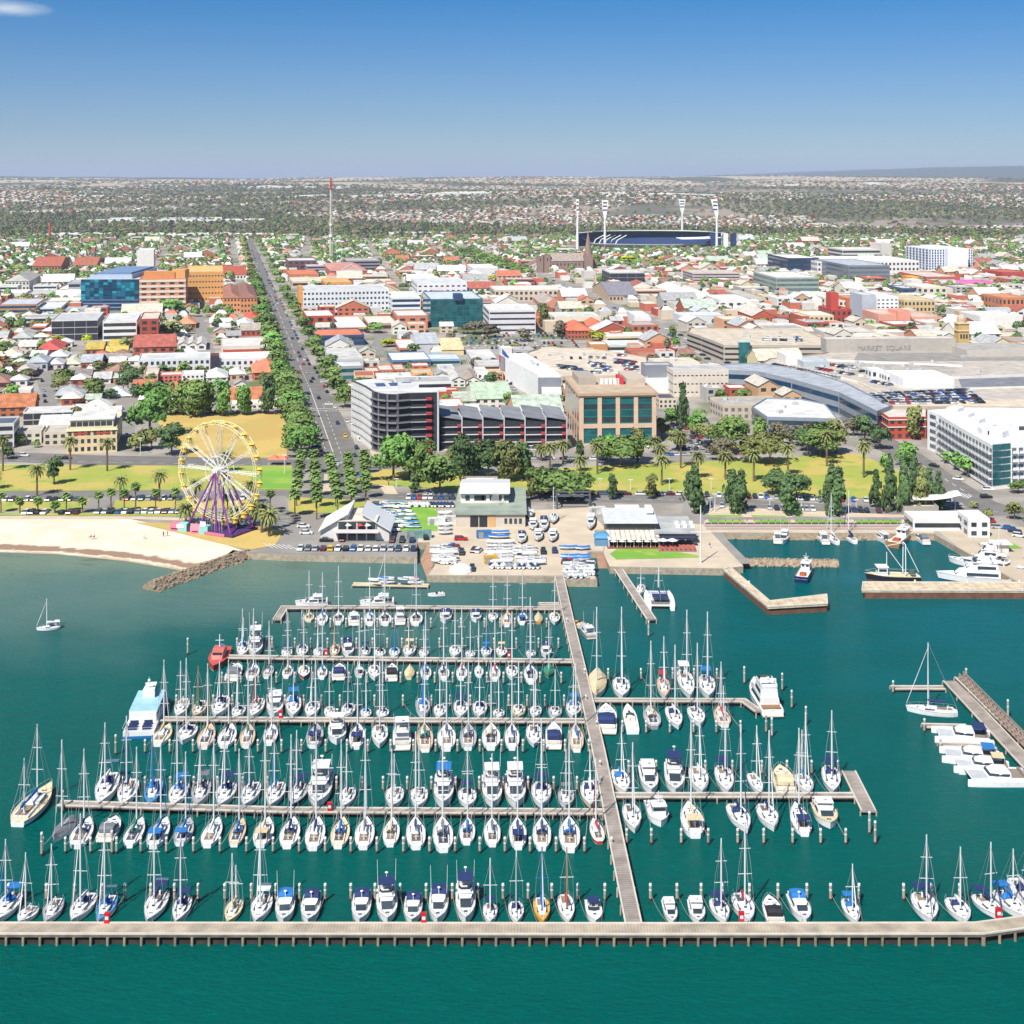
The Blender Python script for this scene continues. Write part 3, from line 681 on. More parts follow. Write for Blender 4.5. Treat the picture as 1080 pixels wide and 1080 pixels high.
  if kind == 'ketch' or mast2:
   rig(root, -3.1, sheer + .3, mast2 or top * .68, mc, cov, L, furl=None, spr=1, fs=fs, bow=.6, aft=-5.0)
  return root
 # ---- power boats
 st, fu = .93,2.5; sheer = 1.1
 obj('hull', hull_mesh(hull, st, fu, sheer, stripe), None, root); obj('deck', deck_mesh(deck, st, fu, sheer), None, root)
 def hatchf(y): obj('hatch', box_mesh(('mh', y),(-.28, y, sheer + .08, .28, y + .5, sheer + .2), GLASS, 'hatch'), None, root)
 if kind == 'open':
  obj('cockpit', cached('ock', lambda: mesh(MB().box(-1.15,-4.2, sheer, 1.15,-.2, sheer + .06), flat('cfc6b8', .8),'cockpit')), None, root)
  obj('seat', cached('oseat', lambda: mesh(MB().box(-1.0,-4.1, sheer + .06,1.0,-3.5, sheer + .5).box(-.9,-1.9, sheer + .06,-.3,-1.4, sheer + .6).box(.3,-1.9, sheer + .06, .9,-1.4, sheer + .6), flat('e4ded2', .6),'seat')), None, root)
  obj('windscreen', cached('ows', lambda: mesh(MB().loft([[(-1.2,-.9, sheer + .1),(-1.05,-.9, sheer + .7)], [(-1.1, .1, sheer + .1),(-.95,-.1, sheer + .75)], [(0, .6, sheer + .1),(0, .25, sheer + .8)], [(1.1, .1, sheer + .1),(.95,-.1, sheer + .75)], [(1.2,-.9, sheer + .1),(1.05,-.9, sheer + .7)]], cap=False, closed=False), GLASS, 'ws')), None, root)
  if cov: obj('canopy', cached(('ocan', cov), lambda: mesh(MB().box(-1.15,-3.3, sheer + 1.35,1.15,-.5, sheer + 1.43).tube((-1.1,-3, sheer),(-1.1,-3, sheer + 1.4), .04, n=4).tube((1.1,-3, sheer),(1.1,-3, sheer + 1.4), .04, n=4).tube((-1.1,-.7, sheer),(-1.1,-.7, sheer + 1.4), .04, n=4).tube((1.1,-.7, sheer),(1.1,-.7, sheer + 1.4), .04, n=4), cm(cov),'canopy')), None, root)
  hatchf(1.7); return root
 if kind == 'work':
  cab = obj('wheelhouse', cached('wh', lambda: mesh(MB().box(-1.0, .2, sheer, 1.0,2.6, sheer + 2.0).box(-1.15,-.1, sheer + 2.0,1.15,2.9, sheer + 2.12), white, 'wh')), None, root)
  wb = cached('whw', lambda: mesh(MB().box(-.32,0,0, .32, .06, .55), GLASS, 'window'))
  for x in (-.62,0.02, .66): obj('window', wb, None, cab, (x - .02,2.57, sheer + 1.15))
  sw_ = cached('whs', lambda: mesh(MB().box(-.03,-.35,0, .03, .35, .55), GLASS, 'window'))
  for x in (-1.0,1.0):
   for y in (.8,1.9): obj('window', sw_, None, cab, (x, y, sheer + 1.15))
  for x in (-.5, .5): obj('window', wb, None, cab, (x, .17, sheer + 1.15))
  obj('radar_mast', cached('rm', lambda: mesh(MB().tube((0,1.2, sheer + 2.1),(0,1.2, sheer + 4.4), .07, .05,5).tube((-.7,1.2, sheer + 3.5),(.7,1.2, sheer + 3.5), .05, n=4).box(-.5,1.1, sheer + 3.0, .5,1.3, sheer + 3.15), white, 'rm')), None, root)
  obj('bulwark', cached(('bw', hull), lambda: mesh(MB().box(-1.6,-4.9, sheer, -1.5,1.5, sheer + .5).box(1.5,-4.9, sheer, 1.6,1.5, sheer + .5).box(-1.5,-5, sheer, 1.5,-4.9, sheer + .5), hm(hull),'bw')), None, root)
  obj('deck_box', cached('dbx', lambda: mesh(MB().box(-.7,-3.2, sheer, .7,-1.8, sheer + .6), flat('b05a2c', .7),'dbx')), None, root)
  return root
 # motor cruiser
 fly = kind == 'fly'; hh = 1.25 if fly else .95
 cab = obj('cabin', cabin_mesh(-2.2,2.2 if fly else 1.9,1.3, hh, sheer, 'mc%d' % fly, white, 1.0, .55), None, root)
 def wind():
  q = MB(); z0, z1 = sheer + hh * .35, sheer + hh * .83
  for s_ in (-1,1): q.loft([[(s_ * 1.30, y, z0),(s_ * 1.19, y, z1)] for y in (-1.9, .6)], cap=False, closed=False)
  yf = 2.2 if fly else 1.9
  q.loft([[(x * 1.0, yf - .12 + (.06 if abs(x) < .5 else 0), sheer + hh * .12),(x * 1.06, yf - 1.02, sheer + hh * .80)] for x in (-.84,-.3, .3, .84)], cap=False, closed=False)
  return mesh(q, GLASS, 'windscreen')
 obj('windscreen', cached(('wind', fly), wind), None, cab)
 obj('hatch', box_mesh('mhh',(-.3,3.0, sheer + .1, .3,3.5, sheer + .24), GLASS, 'hatch'), None, root)
 cf = flat('8f7e6a' if rb.random() < .4 else '6a6a70', .8)
 obj('cockpit', cached(('mck', cf.name), lambda: mesh(MB().box(-1.25,-4.6, sheer, 1.25,-2.2, sheer + .07), cf, 'mck')), None, root)
 obj('seat', cached('mseat', lambda: mesh(MB().box(-1.3,-4.85, sheer, 1.3,-4.4, sheer + .5), flat('dcd6ca', .7),'mseat')), None, root)
 obj('swim_platform', cached('swim', lambda: mesh(MB().box(-1.4,-5.5, .25,1.4,-4.9, .4), flat('c9beac', .8),'swim')), None, root)
 def mrail():
  q = MB()
  for s_ in (-1,1):
   pp = [(s_ * 1.6 * outline(t_, st, fu), t_ * 5, sheer + .22 * (t_ + .2) ** 2 + .6) for t_ in (-.1, .2, .5, .75, .96)]; q.path(pp, .025,3)
   for p in pp: q.tube((p[0], p[1], p[2] - .6), p, .025, n=3)
  return mesh(q, steel, 'rail')
 obj('bow_rail', cached('mrail', mrail), None, root)
 if fly:
  fb = obj('flybridge', cached('flyb', lambda: mesh(MB().box(-1.22,-2.9, sheer + hh, 1.22, .4, sheer + hh + .12).loft([[(s_ * 1.2, y, sheer + hh + .1),(s_ * 1.12, y, sheer + hh + h_)] for s_, y, h_ in ((-1,-2.8, .3),(-1,-.2, .62),(-.7, .5, .7),(.7, .5, .7),(1,-.2, .62),(1,-2.8, .3))], cap=False, closed=False), white, 'flyb')), None, root)
  obj('windscreen', cached('fws', lambda: mesh(MB().loft([[(x, y, sheer + hh + .6),(x * .95, y - .12, sheer + hh + .95)] for x, y in ((-1.05,-.3),(-.7, .42),(.7, .42),(1.05,-.3))], cap=False, closed=False), GLASS, 'fws')), None, fb)
  obj('seat', cached('fseat', lambda: mesh(MB().box(-.8,-2.4, sheer + hh + .1, .8,-1.9, sheer + hh + .6).box(-.3,-.9, sheer + hh + .1, .5,-.4, sheer + hh + .7), flat('d8d2c6', .7),'fseat')), None, fb)
  tc_ = cov if cov else 'w'
  obj('canopy', cached(('fcan', tc_), lambda: mesh(MB().box(-1.2,-2.6, sheer + hh + 1.75,1.2, .1, sheer + hh + 1.85).tube((-1.1,-2.4, sheer + hh),(-1.1,-2.4, sheer + hh + 1.8), .05, n=4).tube((1.1,-2.4, sheer + hh),(1.1,-2.4, sheer + hh + 1.8), .05, n=4).tube((-1.1,-.2, sheer + hh + .5),(-1.1,-.2, sheer + hh + 1.8), .05, n=4).tube((1.1,-.2, sheer + hh + .5),(1.1,-.2, sheer + hh + 1.8), .05, n=4), cm(tc_) if tc_ != 'w' else white, 'fcan')), None, fb)
 else:
  if cov and cov != 'w':
   obj('canopy', cached(('mcan', cov), lambda: mesh(MB().loft([[(-1.3 * k, y, sheer + .5),(-1.2 * k, y, z),(0, y, z + .12),(1.2 * k, y, z),(1.3 * k, y, sheer + .5)] for y, z, k in ((-4.2, sheer + 1.1, .9),(-3.6, sheer + 1.5,1),(-1.9, sheer + 1.5,1),(-1.3, sheer + 1.15,1))], closed=False), cm(cov),'mcan')), None, root)
  else:
   obj('hard_top', cached('htop', lambda: mesh(MB().box(-1.2,-3.4, sheer + 1.45,1.2,-.4, sheer + 1.55).tube((-1.1,-3.2, sheer),(-1.1,-3.2, sheer + 1.5), .06, n=4).tube((1.1,-3.2, sheer),(1.1,-3.2, sheer + 1.5), .06, n=4).tube((-1.1,-.7, sheer + .8),(-1.1,-.7, sheer + 1.5), .06, n=4).tube((1.1,-.7, sheer + .8),(1.1,-.7, sheer + 1.5), .06, n=4), white, 'htop')), None, root)
 if 'o' in extra or rb.random() < .25:
  hr = (top or 6.5) / sz
  obj('outrigger', cached(('outr', round(hr, 1)), lambda: mesh(MB().tube((-1.3,-1.6, sheer),(-1.45,-1.9, hr), .05, .03,4).tube((1.3,-1.6, sheer),(1.45,-1.9, hr), .05, .03,4), white, 'outr')), None, root)
 obj('radar', cached(('radar', fly), lambda: mesh(MB().tube((0,-1.2, sheer + hh),(0,-1.3, sheer + hh + 1.0), .06, .05,4).ball((0,-1.3, sheer + hh + 1.1), .28,7,4, sz=.45), white, 'radar') if not fly else mesh(MB().tube((0,-2.4, sheer + hh + 1.8),(0,-2.4, sheer + hh + 2.5), .06, .05,4).ball((0,-2.4, sheer + hh + 2.5), .28,7,4, sz=.45), white, 'radar')), None, root)
 return root
pile_cap = mesh(MB().tube((0,0,0),(0,0, .3), .27, .2,8), cap_m, 'cap'); band_me = mesh(MB().tube((0,0,0),(0,0, .22), .25, .25,8), white, 'band')
PN = {}
def mooring_pile(px, py, h, where, rope=None, z0=0):
 """py is the pixel row of the cap"""
 PN[where] = PN.get(where, 0) + 1
 p = G(px, py, h); root = thing('mooring_pile','mooring pile with a white cap, %s from left %s' % (nth(PN[where]), where),'pile',(p.x, p.y, 0), group='mooring piles of the marina')
 obj('post', cached(('post', h), lambda: mesh(MB().tube((0,0,-1.5),(0,0, h - .25), .24, .22,8).tube((0,0,-1),(0,0, .5), .26, .26,8,1), [pile_m, dark_timber], 'post')), None, root)
 obj('cap', pile_cap, None, root, (0,0, h - .25)); obj('band', band_me, None, root, (0,0, h * .62))
 if rope is not None:
  q = Vector((rope[0] - p.x, rope[1] - p.y, rope[2])); mb = MB(); a = Vector((0,0,1.3)); pts = []
  for i in range(6):
   u = i / 5; v = a.lerp(q, u); v.z -= .5 * math.sin(math.pi * u); pts.append(v)
  mb.path(pts, .045,3); obj('mooring_line', mb, rope_m, root)
 return root
def row(boats, yb, ys, where, group, pileh=2.9, bowup=False, pile_y=None, jy=None, pile_dx=0):
 """boats: (bow_x, stern_x, stern_y, width_px, kind, cover, hull, deck, mast_top_px, extra)"""
 cnt = {}
 for i, bt in enumerate(boats):
  bx, sx_, sy_, wpx, kind, cov, hull, deck, mt, extra = (list(bt) + [None] * 10)[:10]
  sy_ = sy_ or ys; hull = hull or 'w'; deck = deck or 'w'; extra = extra or ''
  zb = 1.15 if not bowup else 1.15; by = yb
  a, b_ = G(bx, by, zb), G(sx_, sy_, zb)
  if 'R' in extra: a, b_ = b_, a          # moored stern to the jetty
  s_ = ((yb + sy_) / 2 - HY) / (CAMH - 1); beam = wpx / s_ * .98
  top = None
  if mt:
   md = a.lerp(b_, .44); top = CAMH - (mt - HY) * md.y / F
   top = max(5, min(top, 24))
  mcol = woodmast if 'W' in extra else (bluemast if 'M' in extra else None)
  key = (kind, cov, hull); cnt[key] = cnt.get(key, 0) + 1
  boat({'s': 'sloop','m': 'motor','f': 'fly','k': 'ketch','o': 'open','w': 'work','c': 'covered'}[kind], a, b_, beam, '%s from left %s' % (nth(i + 1), where), cov or None, hull, deck, top, group, extra, mcol=mcol)
 if pile_y:
  xs = [(b[1] if not bowup else b[1]) for b in boats]
  nb = []
  for i in range(len(boats) + 1):
   if i == 0: x = xs[0] - (xs[1] - xs[0]) / 2 if xs[1] - xs[0] < 60 else xs[0] - 13
   elif i == len(boats): x = xs[-1] + 13
   else:
    if xs[i] - xs[i - 1] > 45:
     nb.append((xs[i - 1] + 13, i - 1)); x = xs[i] - 13
    else: x = (xs[i] + xs[i - 1]) / 2
   nb.append((x + pile_dx, min(i, len(boats) - 1)))
  for x, k in nb:
   bw = boats[k]; q = G(bw[0] + (6 if x > bw[0] else -6), jy, 1.2)
   mooring_pile(x, pile_y, pileh, where, (q.x, q.y, 1.2))
g_ = 'boats moored in rows in the marina'
row([(-4,18,938,24,'s','b','w','w',885,'B'),(20,36,952,19,'s', None, 'w','w',899),(48,62,944,20,'s', None, 'w','g',890),(76,96,939,23,'s','w','w','w',858),(103,119,941,20,'s','b','w','b',868,'S'),
  (155,172,936,23,'s','n','w','w',872,'S'),(186,196,941,19,'s','n','w','w',880),(241,250,945,18,'k','c','c','c',900),(270,280,940,22,'s','w','w','w',868,'S'),(299,302,940,21,'m','b','w','w',925,'o'),(325,330,941,21,'m','n','w','w'),
  (379,383,940,21,'m','n'),(408,408,936,23,'f','n','w','w',914,'o'),(435,436,943,20,'m','n'),(462,463,936,21,'m','n'),(491,491,931,22,'f','n','w','w',916,'o'),(517,517,949,16,'s','n','w','w',905),(545,544,947,17,'s','n','w','w',897),
  (573,570,943,18,'s','b','y','y',893,'M'),(601,594,940,18,'s','r','w','w',893,'W'),(628,625,946,18,'o','n')], 970,940,'in the long breakwater row', g_, pile_y=932, jy=973)
row([(710,704,946,15,'m','w'),(738,732,946,18,'m','w','w','w'),(765,755,944,20,'s','n','w','w',884),(792,778,939,23,'s','r','w','w',866),(818,811,944,21,'m','k','w','w', None, 'R'),(851,838,941,21,'m','b'),
  (904,893,944,18,'s','b','w','w',911),(983,970,939,27,'s','n','w','w',880,'B'),(1021,1003,944,24,'s','w','w','w',893)], 970,940,'in the short breakwater row', g_, pile_y=932, jy=973, pile_dx=-4)
row([(1057,1030,940,23,'s','n','w','w',888),(1082,1052,936,24,'s','b','w','w',895),(1098,1068,924,22,'s','w','w','w',890)], 966,940,'by the breakwater bend', g_, pile_y=None)
# second jetty
row([(103,120,814,23,'s','w','w','w',762,'S'),(128,140,820,21,'s','n','w','w',755),(156,166,820,19,'s','b','b','b',775,'M'),(182,193,822,20,'s','b','w','w',755,'B'),(207,216,820,20,'s','g','w','g',780,'B'),(232,243,822,21,'s','n','w','w',772,'B'),
  (258,269,823,20,'s','n','w','w',780),(285,295,823,20,'s','b','w','w',775),(308,319,823,20,'s','n','n','g',770,'B'),(334,341,813,26,'f','w'),(363,369,828,17,'s','n','w','w',788),(415,417,828,20,'s', None, 'w','w',795),(442,442,828,19,'s','b','w','w',785),
  (468,468,816,22,'f','b'),(493,493,829,20,'s','n','w','w',787),(520,518,817,22,'f','w','w','w',796,'o'),(544,543,816,23,'f','w'),(571,571,823,22,'s','n','w','w',758,'B'),(597,597,830,18,'s','g','w','g',790),(624,620,822,20,'s','w','c','w',790)],
 849,822,'above the second jetty', g_, pile_y=819, jy=853)
row([(76,57,884,19,'c','g','w','w',780,'R'),(94,81,889,22,'s','n','w','w',790),(123,110,882,21,'m','g'),(150,136,888,19,'s','v','w','w',788),(176,161,889,21,'s','b','w','w',784,'B'),(200,190,886,19,'s','b','w','g',793,'B'),(231,218,888,20,'s','w','w','w',777),
  (257,246,887,16,'s','b','w','t',790),(284,274,888,21,'s','c','w','w',770),(311,302,889,21,'s','n','w','w',775,'d'),(337,329,891,21,'s','n','w','w',772),(362,357,889,20,'s','b','w','c',780),(387,383,890,21,'s','g','w','w',769),(414,412,887,18,'s','c','w','w',790),
  (438,439,890,21,'s','n','w','w',772),(467,467,893,22,'s','g','w','w',770),(493,493,885,17,'s','b','w','w',790),(519,519,887,18,'s','g','w','w',795),(546,546,890,19,'s','n','w','w',787),(571,572,891,20,'s','n','w','w',780),(600,601,893,23,'s','b','w','w',771,'d'),(626,632,884,15,'s','r','r','w',800)],
 861,890,'below the second jetty', g_, bowup=True, pile_y=883, jy=858)
row([(659,651,810,20,'s','b','w','w',766),(688,681,806,20,'m','w','w','w'),(714,709,804,22,'f','n'),(741,734,807,21,'s','w','w','w',755),(769,760,806,20,'s','n','w','w',745,'B'),(804,791,813,14,'s', None, 'w','w',765),(830,822,809,24,'m','c','w','c', None, 'R'),(854,844,814,19,'k','b','w','w',751),(880,874,806,20,'s','n','w','w',749,'B')],
 835,808,'above second jetty right arm', g_, pile_y=802, jy=837, pile_dx=-3)
row([(663,671,874,20,'s','n','w','w',783,'R'),(690,697,867,23,'w', None, 'w','w', None, 'R'),(725,734,878,25,'s','c','w','w',760,'B'),(773,788,875,22,'s','n','w','w',764,'R'),(804,817,872,22,'s','n','w','w',770,'R'),(838,849,876,21,'s','n','w','w',768),(866,876,870,25,'m','w','w','c', None, 'R')],
 846,870,'below second jetty right arm', g_, bowup=True, pile_y=874, jy=841, pile_dx=3)
# third jetty
row([(187,195,735,15,'s', None, 'w','w',697),(206,213,737,15,'s','v','c','t',702,'W'),(227,237,733,19,'s','n','w','w',697),(249,253,742,15,'s','w','w','w',700),(267,273,735,16,'s','r','w','w',699),(289,291,733,18,'m','w'),(309,310,732,17,'s','b','w','w',700,'MB'),(327,331,738,16,'s','n','w','w',703),
  (347,348,743,12,'s', None, 'w','w',708),(365,369,740,15,'s','n','w','w',698),(386,386,745,12,'s','b','w','w',706),(403,404,745,14,'s','w','w','w',690),(446,446,735,16,'s','b','w','g',698,'M'),(464,464,741,14,'s', None, 'w','w',706),(486,486,737,16,'s','n','w','w',700,'B'),(506,506,738,16,'s','n','w','w',703),
  (526,526,746,13,'s','r','w','w',708),(547,547,741,15,'s','n','c','c',698),(565,565,742,13,'s','w','w','w',706),(586,585,743,15,'s','r','w','g',706),(605,605,737,17,'s','b','w','w',703,'B')],
 755,738,'above the third jetty', g_, pile_y=733, jy=757)
row([(178,166,782,19,'s','c','w','c',696),(202,192,781,20,'s','w','w','w',694,'R'),(222,215,785,18,'s','c','w','t',700),(244,237,784,19,'s','k','w','w',696),(263,260,784,16,'s','v','w','t',700),(288,284,781,15,'s','w','w','w',705),(334,331,784,18,'s','n','w','g',690,'B'),(355,356,781,20,'f','w','w','w', None, 'R'),
  (378,376,785,17,'s','n','w','w',698,'d'),(401,400,785,18,'s','n','w','w',698,'R'),(424,424,786,20,'f','w'),(448,448,788,18,'s','v','w','t',698),(471,471,787,20,'s','n','w','w',694),(494,494,786,18,'s','g','w','g',696),(518,518,786,20,'s','c','w','w',694,'d'),(540,540,786,16,'s','n','w','w',698),(563,563,785,17,'s','n','w','w',705,'R'),(584,584,785,18,'m','n','w','w'),(607,608,788,16,'s','b','w','t',700)],
 763,785,'below the third jetty', g_, bowup=True, pile_y=780, jy=761)
row([(630,629,709,21,'c','c','w','w',640),(657,654,714,19,'s','n','w','w',640),(702,698,713,14,'s','r','w','t',671,'B'),(727,721,706,18,'s','w','w','w',643),(749,743,711,18,'s','b','w','w',645,'B')], 735,710,'above third jetty right arm', g_, pile_y=705, jy=737)
row([(639,640,769,23,'m','n','w','w'),(662,667,769,15,'o', None),(684,690,764,18,'s','c','g','g',676),(706,717,766,17,'s','w','w','w',680,'R'),(730,740,763,18,'s','n','w','w',678,'R'),(757,765,762,17,'k','r','w','t',698)], 744,765,'below third jetty right arm', g_, bowup=True, pile_y=760, jy=740, pile_dx=3)
# fourth jetty
row([(255,257,675,13,'k','b','w','w',642),(268,271,670,16,'f','w','w','w',650,'o'),(302,303,682,12,'s','n','w','w',641,'B'),(318,319,678,13,'s','n','w','w',643),(334,337,681,11,'s','n','w','w',650),(352,354,678,11,'s','c','c','t',650,'W'),(367,367,676,13,'m','n'),(385,385,680,12,'s','n','w','g',643),(401,401,682,12,'s','k','w','w',650),
  (416,416,681,12,'s','b','w','w',655,'M'),(431,432,678,14,'s','c','w','w',645,'W'),(447,447,683,11,'s','r','w','w',660),(480,480,679,13,'s', None, 'w','w',640),(496,496,685,11,'s', None, 'w','w',655),(513,513,680,12,'s','b','w','w',650),(529,529,680,12,'s','c','c','w',648),(560,560,684,11,'s', None, 'w','w',643),(576,576,679,12,'m','n')],
 691,679,'above the fourth jetty', g_, pile_y=673, jy=694)
row([(251,244,714,16,'m','g'),(270,264,713,14,'s','w','w','w',642),(286,281,711,11,'s','g','w','g',655),(305,302,711,11,'s','c','w','w',646),(321,320,713,13,'s','c','r','w',648,'R'),(341,339,712,11,'s','b','w','w',650),(358,357,713,15,'m','n'),(379,379,710,11,'s','w','w','g',648),(395,395,714,14,'s','w','w','w',643,'R'),(413,413,714,14,'m','k','w','w'),
  (432,432,712,11,'c','c','c','c', None),(449,449,712,12,'s','b','w','w',645),(468,468,713,12,'s','n','w','w',642),(487,487,713,12,'s','r','w','w',640),(505,505,710,10,'s', None, 'w','w',655),(522,522,714,12,'s','r','w','w',650),(540,540,714,13,'s','n','w','w',645,'R'),(559,560,717,15,'s','n','w','w',630),(579,579,711,12,'c','v','z','z',655,'R')],
 700,713,'below the fourth jetty', g_, bowup=True, pile_y=709, jy=697)
# innermost jetty
row([(326,326,652,11,'s','c','c','c',602),(340,340,655,12,'s','b','w','w',604),(357,357,655,12,'s','w','w','w',597),(373,373,656,12,'m','w'),(390,390,656,13,'s','b','w','w',598),(406,406,656,14,'s','k','w','w',600),(422,422,655,12,'f','w'),(439,439,656,14,'s','k','w','w',592),(470,470,654,13,'m','n','w','w', None, 'R'),(502,502,653,12,'m','n','w','w', None, 'R'),
  (520,520,653,11,'s','n','w','w',604,'R'),(535,535,657,12,'s','c','w','t',602),(551,551,655,11,'s','b','w','w',600),(568,568,654,9,'c','c','o','c', None),(585,585,656,12,'s','c','w','w',610,'R')],
 644.5,655,'on the innermost jetty', g_, bowup=True, pile_y=652, jy=643)
def bt(kind, x0, y0, x1, y1, wpx, where, z=.6, **k):
 a, b_ = G(x0, y0, z), G(x1, y1, z); s_ = ((y0 + y1) / 2 - HY) / CAMH
 mt = k.pop('mt', None)
 if mt: k['top'] = CAMH - (mt - HY) * ((a + b_) / 2).y / F
 return boat(kind, a, b_, k.pop('beam', None) or wpx / s_, where, **k)
# lone and special boats
bt('sloop',38,663,64,660,9,'anchored alone off the beach', cov='w', beam=3.2, mt=631, desc='white sailing yacht')
bt('motor',311,637,346,636,9,'moored along the far side of the innermost jetty', cov='w', beam=4.2, desc='long white motor launch with a cabin')
bt('motor',379,637,416,636,9,'beside the small white fishing boat', cov='w', beam=4.4, desc='long white cruiser with brown stripe')
bt('ketch',53,829,20,869,20,'moored off the tip of the second jetty', cov='b', deck='c', beam=5.2, mt=766, mast2=11.5, desc='big old white ketch with blue sail covers')
bt('sloop',675,627,677,617,9,'beside the slanting grey jetty', cov=None, beam=2.6, mt=598, desc='small white sailing yacht')
bt('sloop',955,747,1010,752,12,'beyond the covered catamaran', cov='n', beam=4.2, mt=678, desc='long white racing yacht lying side on')
bt('motor',614,660,624,672,11,'tied to the walkway', cov=None, hull='g', deck='g', beam=3.2, desc='grey inflatable work boat')
bt('open',605,656,615,660,8,'tied to the walkway above the grey inflatable', cov=None, hull='w', deck='y', beam=3.0, desc='tiny orange raft boat')
bt('open',452,627,468,626,6,'motoring past the floating pontoon', cov=None, beam=1.9, desc='tiny white runabout with one helmsman')
bt('work',853,598,845,613,12,'moored behind the dog-legged pier', hull='n', beam=4.2, desc='small navy blue fishing boat')
for i, (x0, y0, x1, y1, w_, k_, c_) in enumerate([(748,570,757,572,6,'open', None),(826,573,828,563,8,'motor','w'),(863,562,871,573,7,'motor','w'),(820,562,820,572,8,'motor','w'),(871,563,884,573,8,'sloop','w'),(890,562,902,572,7,'sloop','n'),(920,562,938,573,9,'motor','w'),(963,563,978,573,9,'motor','g'),(995,562,1007,569,8,'open', None),(958,562,942,576,12,'work', None)]):
 bt(k_, x0, y0, x1, y1, w_, '%s from left along the harbour promenade' % nth(i + 1), cov=c_, beam=3.0 if i < 9 else 5, hull='w' if i < 9 else 't')
bt('motor',1028,570,1050,590,12,'moored nose out by the promenade corner', cov='w', beam=4.5, desc='white launch')
bt('motor',1000,590,1042,598,14,'moored behind the twin deck ferry', cov='g', beam=4.6, desc='old grey and white launch')
bt('fly',1034,596,1072,603,12,'moored by the harbour steps', cov='w', beam=4.5, desc='white flybridge cruiser')
for i, (a_) in enumerate(((1030,575,1052,585,'motor','w'),(1044,588,1066,596,'sloop','n'),(1060,600,1084,606,'motor','w'),(1070,588,1090,596,'motor','g'))):
 bt(a_[4], *a_[:4], 9,'%s of the quay boats beside the ferries' % nth(i + 1), cov=a_[5], beam=3.4)
# floating marina on the right edge
def cat(x0, y0, x1, y1, beam, where, mt=None, cov='n', trampo=True, desc='white sailing catamaran'):
 """catamaran: two hulls, bridge deck, saloon, nets; bow at (x0, y0)"""
 a, b_ = G(x0, y0, .8), G(x1, y1, .8); d = a - b_; d.z = 0; L = d.length; mid = (a + b_) / 2; mid.z = 0; fs = (beam / 6.5, L / 12,1)
 root = thing('catamaran', desc + ',' + where, 'catamaran', mid, math.atan2(-d.x, d.y),'catamarans', fs)
 def hl():
  q = MB(); N = 11; rr = []
  for i in range(N):
   t_ = -1 + 2 * i / (N - 1); w_ = .75 * outline(t_, .7,2.2); zt = 1.3 + .15 * t_
   rr.append([(-w_, t_ * 6, zt),(-w_ * .9, t_ * 6, .2),(-w_ * .4, t_ * 6 - .2,-.5),(w_ * .4, t_ * 6 - .2,-.5),(w_ * .9, t_ * 6, .2),(w_, t_ * 6, zt)])
  q.loft(rr); return mesh(q, hm('w'),'hull')
 for s_ in (-1,1): obj('hull', cached('cathull', hl), None, root, (s_ * 2.5,0,0))
 obj('bridge_deck', cached('catdeck', lambda: mesh(MB().box(-2.6,-5.2, .9,2.6,1.6,1.4), white, 'bd')), None, root)
 sal = obj('saloon', cabin_mesh(-2.2,2.0,2.1,1.1,1.4,'catsal', white, .9, .7), None, root)
 obj('window', cached('catwin', lambda: mesh(MB().loft([[(x, y, 1.75),(x * .94, y - .25,2.2)] for x, y in ((-2.12,-1.8),(-1.95, .4),(-1.6,1.75),(1.6,1.75),(1.95, .4),(2.12,-1.8))], cap=False, closed=False), GLASS, 'cw')), None, sal)
 obj('trampoline', cached('catnet', lambda: mesh(MB().quad((-1.9,1.6,1.2),(1.9,1.6,1.2),(1.9,5.0,1.2),(-1.9,5.0,1.2)), flat('b4b8bc', .9),'net')), None, root)
 obj('cross_beam', cached('catbeam', lambda: mesh(MB().tube((-2.5,5.0,1.3),(2.5,5.0,1.3), .12, n=6), alu, 'cb')), None, root)
 obj('cockpit', cached('catck', lambda: mesh(MB().box(-1.9,-4.9,1.4,1.9,-2.3,1.46).box(-1.9,-5.1,1.46,1.9,-4.6,1.9), flat('857b70', .8),'ck')), None, root)
 if cov: obj('bimini', cached(('catbim', cov), lambda: mesh(MB().box(-1.7,-4.6,3.2,1.7,-2.1,3.28).tube((-1.6,-4.5,1.4),(-1.6,-4.5,3.2), .05, n=4).tube((1.6,-4.5,1.4),(1.6,-4.5,3.2), .05, n=4), cm(cov),'bim')), None, root)
 if mt:
  top = CAMH - (mt - HY) * mid.y / F; rig(root, .8,2.3, top, alu, cov or 'w', L, fs=fs, bow=4.8, aft=-5.2, furl=cm('w'))
 return root
cat(693,624,697,641,8.5,'at the end of the slanting grey jetty', mt=592, cov='n')
cat(984,774,1046,778,7.0,'first of those moored by the floating arms', mt=None, cov='n', desc='blue canopied white catamaran')
cat(992,795,1056,800,6.2,'between the blue canopied one and the beige one', cov='b', desc='low white catamaran')
cat(1004,806,1066,810,5.6,'nested among the floating marina catamarans', cov='c', desc='white catamaran with a beige cover')
cat(1016,819,1084,819,7.2,'lowest of the boats by the floating marina', cov=None, desc='plain white catamaran')
jetty('pontoon', [(1002,718),(1090,812)], 3.4, .9,'long sloping grey gangway pontoon of the floating marina','pontoon', plank_t, 9)
jetty('pontoon', [(1012,714),(1100,800)], 2.4,1.6,'upper walkway with lattice rails beside the long grey pontoon','pontoon', plank_t, 9)
for i, (a, b_) in enumerate((((940,725),(996,725)),((973,765),(1020,766)),((990,785),(1050,787)))):
 jetty('finger_pontoon', [a, b_], 2.0, .8,'%s finger pontoon of the floating marina counting from the top' % nth(i + 1),'pontoon', plank_t, 12, group='finger pontoons')
 mooring_pile(a[0] + 2, a[1] - 7,3.0,'by the floating fingers')
